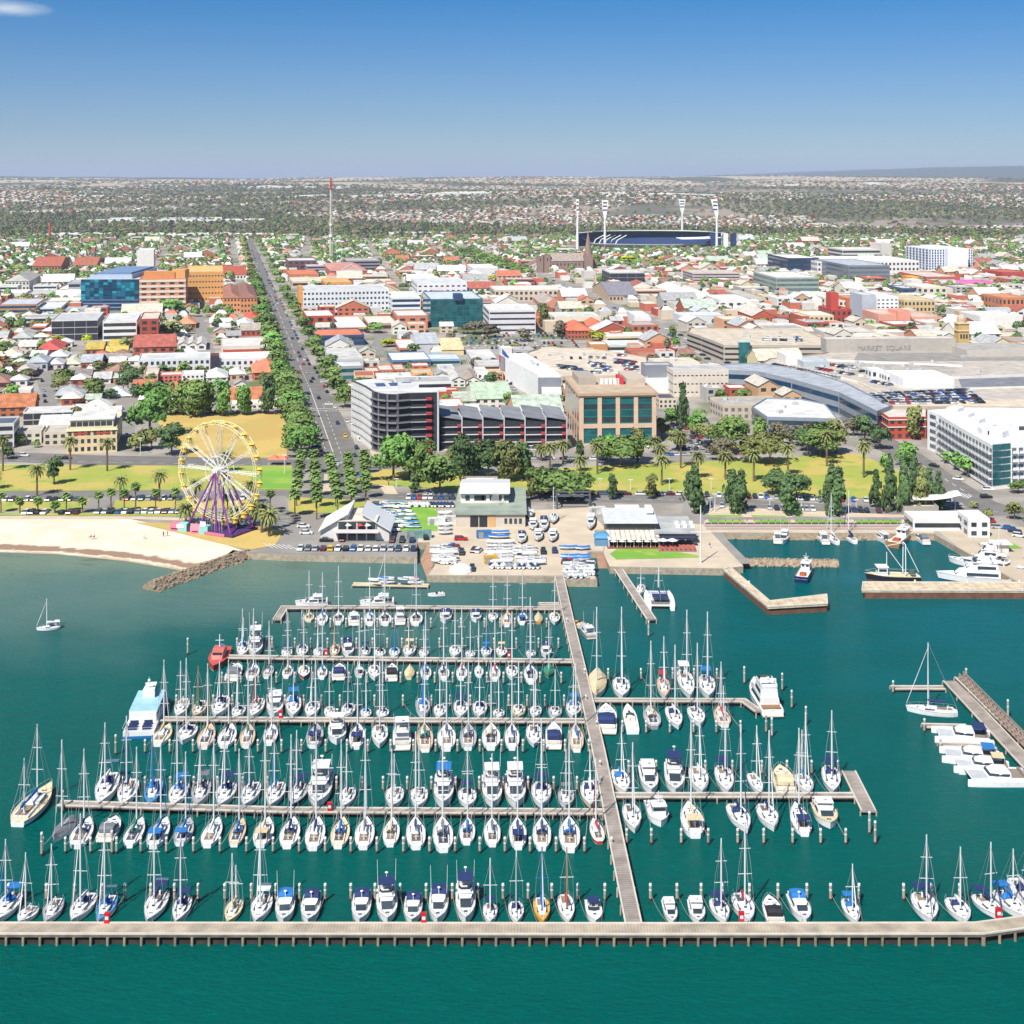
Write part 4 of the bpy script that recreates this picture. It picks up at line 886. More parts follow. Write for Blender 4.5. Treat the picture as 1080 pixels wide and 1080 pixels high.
def latticerail():
 a, b_ = G(1016,708,3.1), G(1098,790,3.1); L = (b_ - a).length; n = 20; mb = MB()
 for o_ in (Vector((0,0,0)), Vector((-1.5,-1.5,0))):
  for i in range(n):
   p, q = a.lerp(b_, i / n) + o_, a.lerp(b_, (i + 1) / n) + o_; z1 = Vector((0,0,-1.5)); mb.tube(p, q + z1, .1, n=4); mb.tube(p + z1, q, .1, n=4); mb.tube(p, p + z1, .1, n=4)
  mb.tube(a + o_, b_ + o_, .13, n=4); mb.tube(a + o_ + Vector((0,0,-1.5)), b_ + o_ + Vector((0,0,-1.5)), .13, n=4)
 tag(obj('lattice_rail', mb, flat('9c8878', .8)),'crisscross lattice railing along the floating marina walkway','railing')
latticerail()
for i, (x, y) in enumerate(((785,703),(793,718),(825,710),(835,728),(850,745),(814,757),(808,753),(122,775),(153,733),(198,673),(118,876) , (1063,738),(1019,705),(923,866),(917,856),(684,655),(44,878),(66,834))):
 mooring_pile(x, y, 4.2,'of the piles standing clear')
# the pale blue ferry and other larger craft
def ferry():
 a, b_ = G(165,730,1), G(146,774,1); d = a - b_; d.z = 0; L = d.length
 root = thing('passenger_ferry','pale blue roofed passenger ferry with blue seats at the tip of the third jetty','ferry',((a + b_) / 2)[:2] + (0,), math.atan2(-d.x, d.y)); h = L / 2; B = 3.4
 q = MB(); q.prism([(-B, -h),(B, -h),(B, h * .6),(B * .55, h),(-B * .55, h),(-B, h * .6)], -.5, .5); obj('hull', q, [hm('b'), white], root)
 obj('hull', MB().prism([(-B + .1,-h + .1),(B - .1,-h + .1),(B - .1, h * .6),(B * .5, h - .2),(-B * .5, h - .2),(-B + .1, h * .6)], .5,1.45), white, root)
 cabn = obj('cabin', MB().box(-B * .86,-h * .55,1.45, B * .86, h * .55,3.5), white, root)
 for k in range(7):
  for s_ in (-1,1): obj('window', cached('fw', lambda: mesh(MB().box(-.04,-.75,0, .04, .75, .9), GLASS, 'w')), None, cabn, (s_ * B * .86,-h * .48 + k * h * .155,2.2))
 obj('roof', MB().box(-B * .9,-h * .5,3.5, B * .9, h * .5,3.75), mat('ferry_roof', hexc('93bcc6'), .6, .12), root)
 st = cached('fseats', lambda: mesh(MB().box(-.9,0,0, .9, .5, .5).box(-.9,0, .5, .9, .12,1.0), cm('n'),'s'))
 for k in range(3):
  for s_ in (-1,1): obj('seat', st, None, root, (s_ * 1.5,-h * .92 + k * 1.4,1.45))
 wh = obj('wheelhouse', MB().prism([(-1.3, h * .1),(1.3, h * .1),(1.1, h * .5),(-1.1, h * .5)], 3.75,5.6), white, root)
 obj('window', MB().box(-1.1, h * .5 - .05,4.5,1.1, h * .5 + .06,5.2).box(-1.33, h * .2,4.5,1.33, h * .4,5.2), GLASS, wh)
 obj('radar_mast', MB().tube((0, h * .2,5.6),(0, h * .15,8.2), .12, .06,5).box(-.9, h * .18 - .1,6.6, .9, h * .18 + .1,6.8).ball((0, h * .17,7.4), .35,8,5), white, root)
 obj('railing', MB().path([(-B, -h, 2.3),(B, -h, 2.3)], .05,4).path([(-B, -h * .6,2.3),(-B, -h, 2.3)], .05,4).path([(B, -h * .6,2.3),(B, -h, 2.3)], .05,4), steel, root)
ferry()
def redboat():
 a, b_ = G(225,706, .8), G(236,683, .8); d = a - b_; d.z = 0
 root = thing('pilot_boat','red pilot boat with a red cabin at the tip of the fourth jetty','boat',((a + b_) / 2)[:2] + (0,), math.atan2(-d.x, d.y), None, (1.5, d.length / 10,1.2))
 rdm = mat('pilot_red', hexc('c06a60'), .5, .15); obj('hull', hull_mesh('r', .8,2.2,1.1, flat('e8e0d8', .4)), None, root); obj('deck', deck_mesh('r', .8,2.2,1.1), None, root)
 cb = obj('cabin', cabin_mesh(-2.0,1.8,1.1,1.6,1.1,'redc', rdm, .5, .8), None, root)
 obj('window', MB().box(-1.06,-1.4,2.0,1.06, .9,2.4).box(-.75,1.25,2.0, .75,1.5,2.4), GLASS, cb)
 obj('radar_mast', MB().tube((0,-1,2.6),(0,-1,5.2), .09, n=5).tube((-.7,-1,4),(.7,-1,4), .06, n=4), white, root); obj('life_raft', MB().ball((0,-3.4,1.6), .6,8,5), flat('3a78b0', .5), root)
redboat()
def yacht(x0, y0, x1, y1, beam, label, tiers=2, name='motor_yacht', stripe=None, vents=0, H=None):
 """a big motor vessel, bow at (x0, y0)"""
 a, b_ = G(x0, y0,1.5), G(x1, y1,1.5); d = a - b_; d.z = 0; L = d.length; H = H or 1.9
 root = thing(name, label, 'yacht' if name == 'motor_yacht' else 'ferry',((a + b_) / 2)[:2] + (0,), math.atan2(-d.x, d.y), None, (beam / 3.3, L / 10,1.55))
 obj('hull', hull_mesh('w', .9,2.3,1.15, stripe or flat('2b4a8c', .4)), None, root); obj('deck', deck_mesh('w', .9,2.3,1.15), None, root)
 z = 1.15; y0_, y1_ = -3.6,2.6
 for k in range(tiers):
  w_ = 1.35 - .15 * k; cb = obj('cabin', cabin_mesh(y0_, y1_, w_, H * .62, z, ('yc', k, tiers, H), white, .9, .6), None, root)
  q = MB()
  for s_ in (-1,1): q.loft([[(s_ * (w_ + .015), y, z + .28),(s_ * (w_ * .93 + .015), y, z + .78)] for y in (y0_ + .3, y1_ - 1.6)], cap=False, closed=False)
  q.loft([[(x, y1_ - .15, z + .2),(x, y1_ - .85, z + .88)] for x in (-w_ * .62,0, w_ * .62)], cap=False, closed=False)
  obj('window', q, GLASS, cb); z += H * .62; y0_ += .3; y1_ -= 1.5
 fb = obj('upper_deck', MB().box(-1.1, y0_ - .2, z, 1.1, y1_ + .5, z + .1).box(-1.1, y0_ - .2, z + .1,-1.0, y1_, z + .5).box(1.0, y0_ - .2, z + .1,1.1, y1_, z + .5), white, root)
 obj('windscreen', MB().loft([[(x, y, z + .1),(x * .9, y - .3, z + .6)] for x, y in ((-1, y1_ - .3),(-.6, y1_ + .4),(.6, y1_ + .4),(1, y1_ - .3))], cap=False, closed=False), GLASS, fb)
 obj('radar_arch', MB().box(-1.1, y0_ + .3, z, -1.0, y0_ + .6, z + .95).box(1.0, y0_ + .3, z, 1.1, y0_ + .6, z + .95).box(-1.1, y0_ + .3, z + .95,1.1, y0_ + .6, z + 1.03).ball((0, y0_ + .45, z + 1.1), .25,8,4), white, root)
 obj('cockpit', MB().box(-1.25,-4.7,1.17,1.25,-3.6,1.22), flat('8a6a48', .8), root)
 obj('swim_platform', MB().box(-1.4,-5.4, .3,1.4,-4.95, .42), flat('c9beac', .8), root)
 return root
yacht(795,717,815,750,5.6,'big white motor yacht lying at the tip of the third jetty past the walkway')
yacht(987,605,1065,609,7.0,'large white twin deck harbour ferry with a blue stripe behind the straight pier',2,'harbour_ferry', flat('1c2f63', .4), H=2.1)
yacht(1012,590,1060,594,5.5,'white motor yacht between the twin deck ferry and the promenade',2)
def trawler():
 a, b_ = G(912,608,1), G(970,609,1); d = a - b_; d.z = 0
 root = thing('fishing_trawler','dark hulled fishing trawler with white A-frame booms behind the straight pier','trawler',((a + b_) / 2)[:2] + (0,), math.atan2(-d.x, d.y), None, (1.7, d.length / 10,1.3))
 obj('hull', hull_mesh('k', .75,2.0,1.3, flat('9c3a30', .5)), None, root); obj('deck', deck_mesh('c', .75,2.0,1.3), None, root)
 wh = obj('wheelhouse', MB().box(-1,1.0,1.3,1,2.8,3.2).box(-1.1, .8,3.2,1.1,3.0,3.35), white, root); obj('window', MB().box(-1.03,1.2,2.3,1.03,2.6,2.9).box(-.8,2.78,2.3, .8,2.84,2.9), GLASS, wh)
 obj('boom_frame', MB().tube((-1.2,-2.2,1.3),(-.9,-2.2,8.6), .1, n=5).tube((1.2,-2.2,1.3),(.9,-2.2,8.6), .1, n=5).tube((-.9,-2.2,8.6),(.9,-2.2,8.6), .1, n=5).tube((0,1.0,3.2),(0,1.0,6.5), .08, n=5).tube((.4,-2.2,8.6),(0, .9,8.0), .08, n=4).tube((0,-2.2,8.6),(0,-4.8,2.0), .08, n=4).tube((0,-2.2,2.2),(0,1.3,8.2), .08, n=4), white, root)
 obj('net_drum', MB().tube((-1,-3.6,1.9),(1,-3.6,1.9), .5, n=10), flat('4a5a50', .9), root); obj('railing', MB().path([(-1.5,-4.5,2),(-1.5,3,2.1),(0,4.9,2.3),(1.5,3,2.1),(1.5,-4.5,2)], .04,4), steel, root)
trawler()
# red service boxes and small boats on the floating pontoon
rb_me = mesh(MB().box(-.42,-.3,0, .42, .3,1.5).box(-.46,-.34,1.5, .46, .34,1.58), red_m, 'box'); rd_me = mesh(MB().box(-.25,-.33, .6, .25,-.3,1.1), white, 'panel')
for i, (x, y, wh_) in enumerate(((447,973,'between two cruisers'),(113,973,'beside the blue decked yacht'),(782,972,'in front of the red sailed yacht'),(1053,968,'near the bend'),(296,757,'on the third jetty'),(344,692,'by a brown mast on the fourth jetty'),(537,694,'by the beige yacht on the fourth jetty'),(348,855,'at the edge of the second jetty'))):
 z = 1.8 if y > 960 else 1.2; p = G(x, y, z); r_ = thing('service_box','bright red fire and service box, ' + wh_ + (' on the breakwater' if y > 960 else ''),'service box', p, 0,'red service boxes'); obj('cabinet', rb_me, None, r_); obj('door', rd_me, None, r_)
# ------------------------------------------------------------------ vegetation
def leafmat(key, c1, c2):
 global t
 if key in _M: return _M[key]
 m_ = bpy.data.materials.new(key); m_.use_nodes = True; t = m_.node_tree; b_ = t.nodes['Principled BSDF']; b_.inputs['Roughness'].default_value = 0.75; b_.inputs['Specular IOR Level'].default_value = 0.25
 oi = t.nodes.new('ShaderNodeObjectInfo'); c_ = mixc(mr(noise(0.9,3),0.35,0.65), hexc(c1), hexc(c2))
 v = t.nodes.new('ShaderNodeVectorMath'); v.operation = 'SCALE'; t.links.new(c_, v.inputs[0]); t.links.new(mr(oi.outputs['Random'], 0,1, .78,1.25), v.inputs['Scale'])
 t.links.new(v.outputs[0], b_.inputs['Base Color']); _M[key] = m_; return m_
LEAF = {'green': leafmat('leaf_green','567038','7c9450'),'dark': leafmat('leaf_dark','3f5834','60784a'),'olive': leafmat('leaf_olive','66703e','8c8e56'),
  'lime': leafmat('leaf_lime','97a826','c4c83c'),'grey': leafmat('leaf_grey','5e5c4a','7f7862'),'bright': leafmat('leaf_bright','5a8a40','82a858'),'red': leafmat('leaf_maroon','4c2a2c','6a4038')}
bark = flat('6f5c48', .95, .2)
nr = np.random.RandomState(5)
def crown_mesh(name, n, mats, shape='round', size=.16, seed=0):
 """leaf clumps through the volume of a crown of radius 1: lobes with gaps between them; size: clump size"""
 rs = np.random.RandomState(seed); lobes = []
 k = {'round': 15,'tall': 11,'wide': 15,'cone': 10}[shape]
 for i in range(k):
  a = rs.rand() * 6.28; r = rs.rand() ** .6 * .6; z = rs.uniform(-.62, .55)
  if shape == 'tall': r *= .6; z = -.85 + 1.55 * i / k
  if shape == 'wide': r = rs.rand() ** .5 * .75; z = rs.uniform(-.25, .3)
  lobes.append((r * math.cos(a), r * math.sin(a), z, rs.uniform(.3, .5)))
 C = []
 if shape == 'cone':
  lobes = []
  for i in range(k):
   u = i / (k - 1); a = rs.rand() * 6.28; r = .3 * (1 - u); lobes.append((r * math.cos(a), r * math.sin(a),-.85 + 1.65 * u, (.62 - .42 * u) * rs.uniform(.75,1.1)))
 if False:
  for i in range(n):
   u = rs.rand() ** .75; tier = math.floor(u * 9) / 9 + .06 * rs.rand(); rad = (1 - tier) * .95 * (0.35 + .65 * rs.rand() ** .4); a = rs.rand() * 6.28
   C.append((rad * math.cos(a), rad * math.sin(a),-1 + 2 * tier - rad * .12))
 else:
  for i in range(n):
   L = lobes[rs.randint(k)]; d = rs.randn(3); d /= np.linalg.norm(d); d[2] = d[2] if d[2] > -.3 else -d[2] * .5; rr = L[3] * (.55 + .55 * rs.rand() ** .5)
   C.append((L[0] + d[0] * rr, L[1] + d[1] * rr, L[2] + d[2] * rr * .85))
 C = np.array(C); nrm = C / (np.linalg.norm(C, axis=1, keepdims=True) + 1e-6) + rs.randn(n, 3) * .45; nrm /= np.linalg.norm(nrm, axis=1, keepdims=True)
 up = rs.randn(n, 3); a = np.cross(nrm, up); a /= np.linalg.norm(a, axis=1, keepdims=True); b_ = np.cross(nrm, a); s_ = (size * (.6 + .8 * rs.rand(n)))[:, None]
 tip = C + nrm * s_ * .35
 V = np.stack([C - a * s_ , C - b_ * s_ * .8, C + a * s_, C + b_ * s_ * .8, tip], 1).reshape(-1,3)
 o = np.arange(n) * 5; Fq = np.concatenate([np.stack([o + i, o + (i + 1) % 4, o + 4], 1) for i in range(4)]); return npmesh(name, V, Fq, None, mats)
_CR = {}
def crown(shape, tone, var, n=420):
 k = (shape, tone, var, n)
 if k not in _CR: _CR[k] = crown_mesh('crown', n, [LEAF[tone]], shape, {420: .15,1100: .1,60: .36}.get(n, .15), hash((shape, var)) % 1000 if False else (len(shape) * 37 + var * 11) % 1000)
 return _CR[k]
def trunk_mesh(h, r):
 k = ('trunk', round(h), round(r, 1))
 def f():
  q = MB(); q.tube((0,0,-.3),(0,0, h * .55), r, r * .7,7)
  for i in range(4):
   a = i * 1.6 + .3; q.tube((0,0, h * .5),(math.cos(a) * h * .3, math.sin(a) * h * .3, h * .95), r * .5, r * .18,5)
  return mesh(q, bark, 'trunk')
 return cached(k, f)
def palm_crown(kind):
 def f():
  rs = random.Random(4); q = MB(); n = 44 if kind == 'date' else 34
  for i in range(n):
   a = 2 * math.pi * i * .382; e = R(75 - 105 * (i / n)); L = (3.6 if kind == 'date' else 1.9) * rs.uniform(.85,1.1); w_ = .34 if kind == 'date' else .55
   p = Vector((0,0,0)); pts = [p.copy()]; sg = 5
   for j in range(sg):
    d = Vector((math.cos(a) * math.cos(e), math.sin(a) * math.cos(e), math.sin(e))); p = p + d * L / sg; pts.append(p.copy()); e -= R(19 if kind == 'date' else 14)
   side = Vector((-math.sin(a), math.cos(a),0))
   for j in range(sg):
    w0, w1 = w_ * (1 - abs(j / sg - .35)), w_ * (1 - abs((j + 1) / sg - .35)) * (1 if j < sg - 1 else .15)
    if kind != 'date': w0, w1 = w_ * (.2 + j / sg), w_ * (.2 + (j + 1) / sg) * (1 if j < sg - 1 else .5)
    dn = Vector((0,0,-.14))
    q.quad(pts[j], pts[j + 1], pts[j + 1] + side * w1 + dn, pts[j] + side * w0 + dn); q.quad(pts[j], pts[j] - side * w0 + dn, pts[j + 1] - side * w1 + dn, pts[j + 1])
  return mesh(q, LEAF['olive' if kind == 'date' else 'green'], 'fronds')
 return cached(('palm', kind), f)
LAND = []
def landmark(phrase, x, y): LAND.append((phrase, x, y))
PEND = {}      # labels settled at the end: list of (object, desc, px, py)
def rank_label(o, desc, p): PEND.setdefault(desc, []).append((o, p))
TREES = []
def tree(kind, px, py, h, w_, tone='green', z=None, world=None):
 """kind: broad / tall / wide / pine / date / fan; py: pixel row of the foot"""
 p = world if world is not None else G(px, py, ZL if z is None else z); TREES.append((kind, p, h, w_, tone))
TN = {'green': 'green','dark': 'dark green','olive': 'olive green','lime': 'yellow green','grey': 'grey green','bright': 'bright green','red': 'maroon'}
def emit_tree(kind, p, h, w_, tone, big):
 rs = random.Random(int(p.x * 7 + p.y * 13)); rz = rs.random() * 6.28
 if kind in ('date','fan'):
  r_ = thing('date_palm' if kind == 'date' else 'fan_palm','x','palm tree', p, rz, 'date palms of the foreshore' if kind == 'date' else 'fan palms along the waterfront roads')
  hh = h - 1.2; q = cached(('ptr', kind, round(hh)), lambda: mesh(MB().tube((0,0,-.2),(0,0, round(hh)), .42 if kind == 'date' else .26, .34 if kind == 'date' else .2,8), bark, 'trunk'))
  obj('trunk', q, None, r_, (0,0,0),0,(1,1, hh / round(hh))); s_ = w_ / (7.0 if kind == 'date' else 4.0); obj('crown', palm_crown(kind), None, r_, (0,0, hh),0,(s_, s_, s_))
  if kind == 'date': obj('crown_base', cached('pb', lambda: mesh(MB().ball((0,0,0), .75,8,5, jit=.2), bark, 'cb')), None, r_, (0,0, hh - .4))
  else: obj('dead_fronds', cached('dfr', lambda: mesh(MB().tube((0,0,-2.0),(0,0,0), .3, .75,9), flat('8a7a55', .95, .3),'df')), None, r_, (0,0, hh + .1))
  rank_label(r_, ('tall feathery date palm' if kind == 'date' else 'slim fan palm'), p); return
 nm = {'pine': 'norfolk_pine','cyp': 'cypress_tree'}.get(kind, 'broadleaf_tree')
 r_ = thing(nm, 'x','tree', p, rz, {'norfolk_pine': 'dark pines along the waterfront'}.get(nm, 'trees of the town'))
 var = rs.randrange(4); n = 1100 if big else 420
 sh = {'broad': 'round','tall': 'tall','wide': 'wide','pine': 'cone','cyp': 'cone','fir': 'cone'}[kind]
 if kind in ('pine','cyp'):
  obj('trunk', trunk_mesh(4, .3), None, r_, (0,0,0),0,(1,1, h / 4 * .8)); obj('crown', crown(sh, tone, var, n), None, r_, (0,0, h * .53),0,(w_ / 2 * 1.28, w_ / 2 * 1.28, h * .52))
 else:
  ch = h * (.84 if kind == 'broad' else .86); obj('trunk', trunk_mesh(max(2, h * .55), max(.2, h * .03)), None, r_)
  obj('crown', crown(sh, tone, var, n), None, r_, (0,0, h - ch * .5),0,(w_ / 2 * 1.15, w_ / 2 * 1.15, ch * (.56 if kind != 'wide' else .7)))
 rank_label(r_, '%s %s' % (TN[tone], {'pine': 'conical pine','cyp': 'conical cypress','broad': 'rounded tree','tall': 'upright tree','wide': 'spreading tree'}[kind]), p)
# palms, read off the photograph (pixel foot, height m, crown m)
for x, y, top in ((3,497,461),(74,496,462),(113,497,464),(39,523,492),(-6,516,497)):
 s_ = (y - HY) / 118; tree('date', x, y, (y - top) / s_, 8.0,'olive')
for x, y, top in ((127,528,503),(168,529,498),(206,531,507),(264,532,508)): tree('date', x, y, (y - top) / ((y - HY) / 118),7.5,'olive')
for x, y, top in ((21,541,524),(40,541,524),(58,541,528),(70,540,519),(87,541,524),(104,540,518),(117,541,515),(131,540,516),(143,541,509),(164,541,515),(185,538,514),(1,541,519),(285,540,516),(240,540,520)):
 tree('fan', x, y, (y - top) / ((y - HY) / 118),4.4,'dark')
for i in range(5):
 for x0, y0, x1, y1 in ((311,545,318,500),(334,548,331,500),(356,544,348,505),(371,541,367,503),(386,535,384,500)):
  u = i / 4.0; tree('fan', x0 + (x1 - x0) * u, y0 + (y1 - y0) * u, 9.5,6.0,'dark')
for x, y, top in ((238,498,478),(196,552,533),(250,558,536),(276,562,534),(284,566,540),(268,555,532)): tree('date', x, y, max(6,(y - top) / ((y - HY) / 118)),9.5,'dark')
for x, y, top in ((580,494,469),(594,490,466),(612,497,482),(630,500,468),(698,512,482),(718,494,457),(697,490,470),(736,505,478),(765,506,478),(795,508,476),(831,502,470),(872,492,456),(911,504,467),(545,492,474),(571,486,470),(690,478,462)):
 tree('date', x, y, (y - top) / ((y - HY) / 118),8.5,'olive')
# trees of the foreshore (x, foot y, top y, width px, kind, tone)
def tp(x, y, top, wpx, kind='broad', tone='green', k=1.0):
 s_ = (y - HY) / 118; tree(kind, x, y, (y - top) / s_ , wpx / s_ * k, tone)
for a in ((57,511,481,20,'broad','dark'),(158,461,405,46,'broad','bright'),(181,480,446,34,'broad','dark'),(143,476,456,22,'broad','olive'),(160,474,450,20,'wide','olive'),(8,484,470,18,'broad','dark'),
    (192,438,402,30,'tall','green'),(205,440,400,34,'tall','green'),(218,438,401,28,'tall','green'),(235,439,400,26,'tall','bright'),(258,438,404,24,'tall','bright'),(283,437,394,26,'tall','dark'),(176,438,404,26,'tall','green'),
    (415,507,455,44,'broad','bright'),(440,508,462,36,'broad','green'),(432,505,468,40,'broad','olive'),(464,521,477,48,'broad','green'),(490,508,458,34,'tall','dark'),(515,505,462,38,'broad','dark'),(500,500,470,30,'tall','green'),
    (535,508,462,34,'tall','olive'),(552,505,466,26,'tall','dark'),(438,520,500,16,'tall','dark'),(522,516,505,14,'broad','dark'),(570,525,492,30,'broad','green'),(598,526,493,54,'wide','green'),(585,524,494,30,'broad','dark'),
    (646,527,500,15,'tall','dark'),(687,526,500,18,'tall','olive'),(560,527,503,14,'tall','olive'),(655,492,460,52,'wide','green'),(640,490,458,26,'broad','bright'),(672,488,450,22,'tall','olive'),(612,486,464,12,'tall','dark'),
    (733,542,492,23,'pine','dark'),(726,528,498,16,'pine','dark'),(782,542,497,24,'pine','dark'),(772,530,496,22,'pine','dark'),(831,543,500,26,'pine','dark'),(884,544,494,26,'pine','dark'),(877,532,490,22,'pine','dark'),
    (938,540,484,21,'pine','dark'),(953,541,478,20,'pine','dark'),(972,539,492,21,'pine','olive'),(990,537,498,19,'pine','dark'),(924,536,496,17,'pine','dark'),(964,528,482,18,'pine','dark'),(980,529,494,16,'pine','dark'),
    (815,522,494,30,'broad','dark'),(840,526,498,34,'broad','dark'),(812,490,455,40,'wide','olive'),(790,488,458,36,'broad','olive'),(770,478,436,44,'broad','green'),(750,470,446,36,'wide','olive'),(735,462,430,22,'broad','bright'),
    (720,452,405,18,'cyp','dark'),(708,450,430,20,'broad','bright'),(698,462,440,22,'broad','olive'),(715,476,452,24,'broad','olive'),(760,486,460,28,'broad','grey'),(865,482,447,44,'broad','green'),(882,478,440,30,'broad','olive'),(852,476,450,28,'broad','dark'),
    (824,470,444,22,'broad','grey'),(845,470,446,26,'broad','grey'),(912,468,436,24,'broad','dark'),(928,474,448,22,'wide','dark'),(900,460,440,20,'broad','grey'),(964,464,426,22,'tall','olive'),(986,472,466,15,'broad','bright'),
    (935,500,478,16,'broad','bright'),(1000,488,474,18,'broad','bright'),(1012,496,476,20,'broad','bright'),(1020,503,480,18,'broad','bright'),(1074,520,506,20,'broad','green'),(1070,548,528,18,'broad','olive'),(1042,548,536,12,'broad','olive'),(1027,536,528,10,'broad','olive'),(1090,560,540,24,'broad','olive'),
    (1015,434,423,14,'broad','dark'),(1042,432,419,22,'broad','dark'),(955,492,466,30,'tall','bright'),(800,478,440,26,'tall','green'),(480,493,470,26,'broad','olive'),(352,506,500,6,'broad','green')): tp(*a)
# avenue of big trees along the main street
for i in range(25):
 u = i / 24; y = 482 - (488 - 262) * (1 - (1 - u) ** 1.45) ; s_ = (y - HY) / 118
 xr = np.interp(y, [253,262,305,340,390,440,490,530], [263,267,284,298,318,340,356,364])
 if y > 300:
  tp(xr - 14.5 * s_, y, y - 14 * s_, 15.5 * s_, 'broad','green' if i % 3 else 'bright'); tp(xr - 16 * s_ , y - 2 * s_, y - 15 * s_, 14 * s_, 'broad','green')
 else: tp(xr - 16 * s_, y, y - 13 * s_, 15 * s_, 'broad','olive')
 if y < 430: tp(xr + 14 * s_, y, y - 11.5 * s_, 12.5 * s_, 'broad','green')
for x, y, t_, w_, k_, o_ in ((395,351,340,22,'broad','bright'),(408,366,357,16,'broad','lime'),(412,365,358,14,'broad','lime'),(360,365,356,20,'broad','lime'),(350,298,292,22,'wide','lime'),(320,297,291,14,'wide','lime'),(382,299,292,12,'wide','lime'),(402,297,292,12,'wide','lime'),(434,296,291,14,'wide','lime'),(485,297,291,16,'wide','lime'),(516,296,290,18,'wide','lime'),
    (425,305,298,9,'broad','dark'),(433,306,296,12,'broad','dark'),(487,343,322,24,'broad','olive'),(500,352,338,30,'broad','grey'),(520,356,342,22,'broad','grey'),(553,360,346,20,'broad','grey'),(573,345,318,18,'tall','olive'),(590,355,338,18,'tall','grey'),(632,360,349,22,'broad','lime'),(712,366,356,14,'broad','bright'),(710,357,343,11,'tall','green'),
    (556,436,427,18,'broad','bright'),(67,402,388,18,'broad','green'),(62,412,397,18,'broad','olive'),(100,420,399,22,'broad','green'),(96,410,398,20,'broad','olive'),(135,412,388,26,'broad','dark'),(104,396,380,18,'broad','olive'),(119,395,382,14,'broad','olive'),(78,400,390,14,'broad','green'),(82,432,420,14,'broad','red'),(80,445,430,12,'broad','green'),
    (62,362,353,14,'broad','lime'),(92,362,352,12,'broad','lime'),(12,382,378,22,'wide','olive'),(25,390,380,26,'wide','olive'),(5,375,358,16,'broad','green'),(180,334,315,34,'broad','bright'),(206,334,322,12,'broad','green'),(218,334,321,10,'broad','green'),(229,333,320,14,'broad','green'),(241,334,321,12,'broad','green'),(265,330,318,12,'broad','green'),
    (182,358,337,26,'broad','olive'),(172,372,356,8,'broad','green'),(229,345,335,12,'broad','dark'),(245,346,338,10,'broad','dark'),(172,394,386,9,'broad','green'),(181,394,386,9,'broad','green'),(191,394,385,9,'broad','lime'),(236,395,386,9,'broad','green'),(244,395,386,9,'broad','green'),(262,395,386,9,'broad','green'),
    (58,296,285,20,'broad','green'),(80,296,282,10,'broad','dark'),(20,470,458,16,'broad','green'),(38,472,464,10,'broad','green'),(790,322,314,14,'broad','green'),(736,322,314,14,'broad','green')): tp(x, y, t_, w_, k_, o_)
for i in range(26): tp(620 + (i * 37 % 110),285 - (i * 7 % 14),285 - (i * 7 % 14) - 9,14,'broad',('green','dark','olive','lime')[i % 4])
for i in range(24):
 u = i / 23; x = 548 - 62 * u + (i % 2) * 12; y = 292 - 24 * u; tp(x, y, y - 9,13,'broad','green')
for x, y, t_, w_, k_, o_ in ((840,325,318,9,'broad','dark'),(930,352,344,12,'broad','olive'),(942,351,343,14,'broad','green'),(965,351,343,12,'broad','green'),(972,352,345,12,'broad','green'),(1005,352,342,14,'broad','olive'),(1032,350,340,12,'tall','olive'),(1048,352,342,10,'tall','olive'),(988,336,328,10,'broad','olive'),(1024,376,368,9,'broad','green'),(1040,380,371,10,'broad','olive')): tp(x, y, t_, w_, k_, o_)
# more street trees of the middle town
# ------------------------------------------------------------------ cars
CARC = [('white','d8d8d6'),('white','d8d8d6'),('white','d8d8d6'),('silver','a9adb2'),('silver','a9adb2'),('grey','5c6066'),('black','1e2024'),('black','1e2024'),('navy','22335e'),('red','b02028'),('blue','2a5fa8'),('maroon','5e2230')]
CARM = {n: mat('car_paint_' + n, hexc(h), .25, .02) for n, h in CARC + [('yellow','e8b41c'),('orange','d8742a')]}
tyre_m = mat('tyre',(.025, .025, .025), .8)
def car_body(c_, typ):
 def f():
  q = MB(); h0, h1 = .25, .85
  prof = [(-2.2, h0),(-2.25, .62),(-2.1, h1),(-.9, .92),(1.3, .95),(2.1, .9),(2.2, .55),(2.15, h0)] if typ != 'van' else [(-2.4, h0),(-2.45, .9),(-2.0,1.1),(2.4,1.1),(2.4, h0)]
  q.loft([[(x * (1 if True else 1), y, z) for y, z in prof] for x in (-.86, .86)])
  rf = {'car': (-.35,1.25,1.42),'wagon': (-.4,1.9,1.5),'van': (-1.4,2.35,2.1)}[typ]
  q.box(-.66, rf[0], rf[2] - .04, .66, rf[1], rf[2] + .02)
  if typ == 'van': q.box(-.84,-1.2,1.1, .84,2.38,2.08)
  return mesh(q, CARM[c_], 'body')
 return cached(('carb', c_, typ), f)
def car_glass(typ):
 def f():
  q = MB(); a, b_, z = {'car': (-.35,1.25,1.4),'wagon': (-.4,1.9,1.48),'van': (-1.4,-1.2,2.0)}[typ]; y0, y1 = {'car': (-1.1,1.8),'wagon': (-1.15,2.12),'van': (-2.1,-1.2)}[typ]
  q.loft([[(-.8, y0, .88 if typ != 'van' else 1.1),(-.66, a, z),(.66, a, z),(.8, y0, .88 if typ != 'van' else 1.1)], [(-.8, y1, .92 if typ != 'van' else 1.1),(-.66, b_, z),(.66, b_, z),(.8, y1, .92 if typ != 'van' else 1.1)]]); return mesh(q, GLASS, 'windows')
 return cached(('carg', typ), f)
whl = None
CARS = []
rc = random.Random(21)
def car(p, rz, where, c_=None, typ=None, z=None):
 c_ = c_ or rc.choice(CARC)[0]; typ = typ or ('car' if rc.random() < .6 else 'wagon'); CARS.append((Vector(p), rz, where, c_, typ))
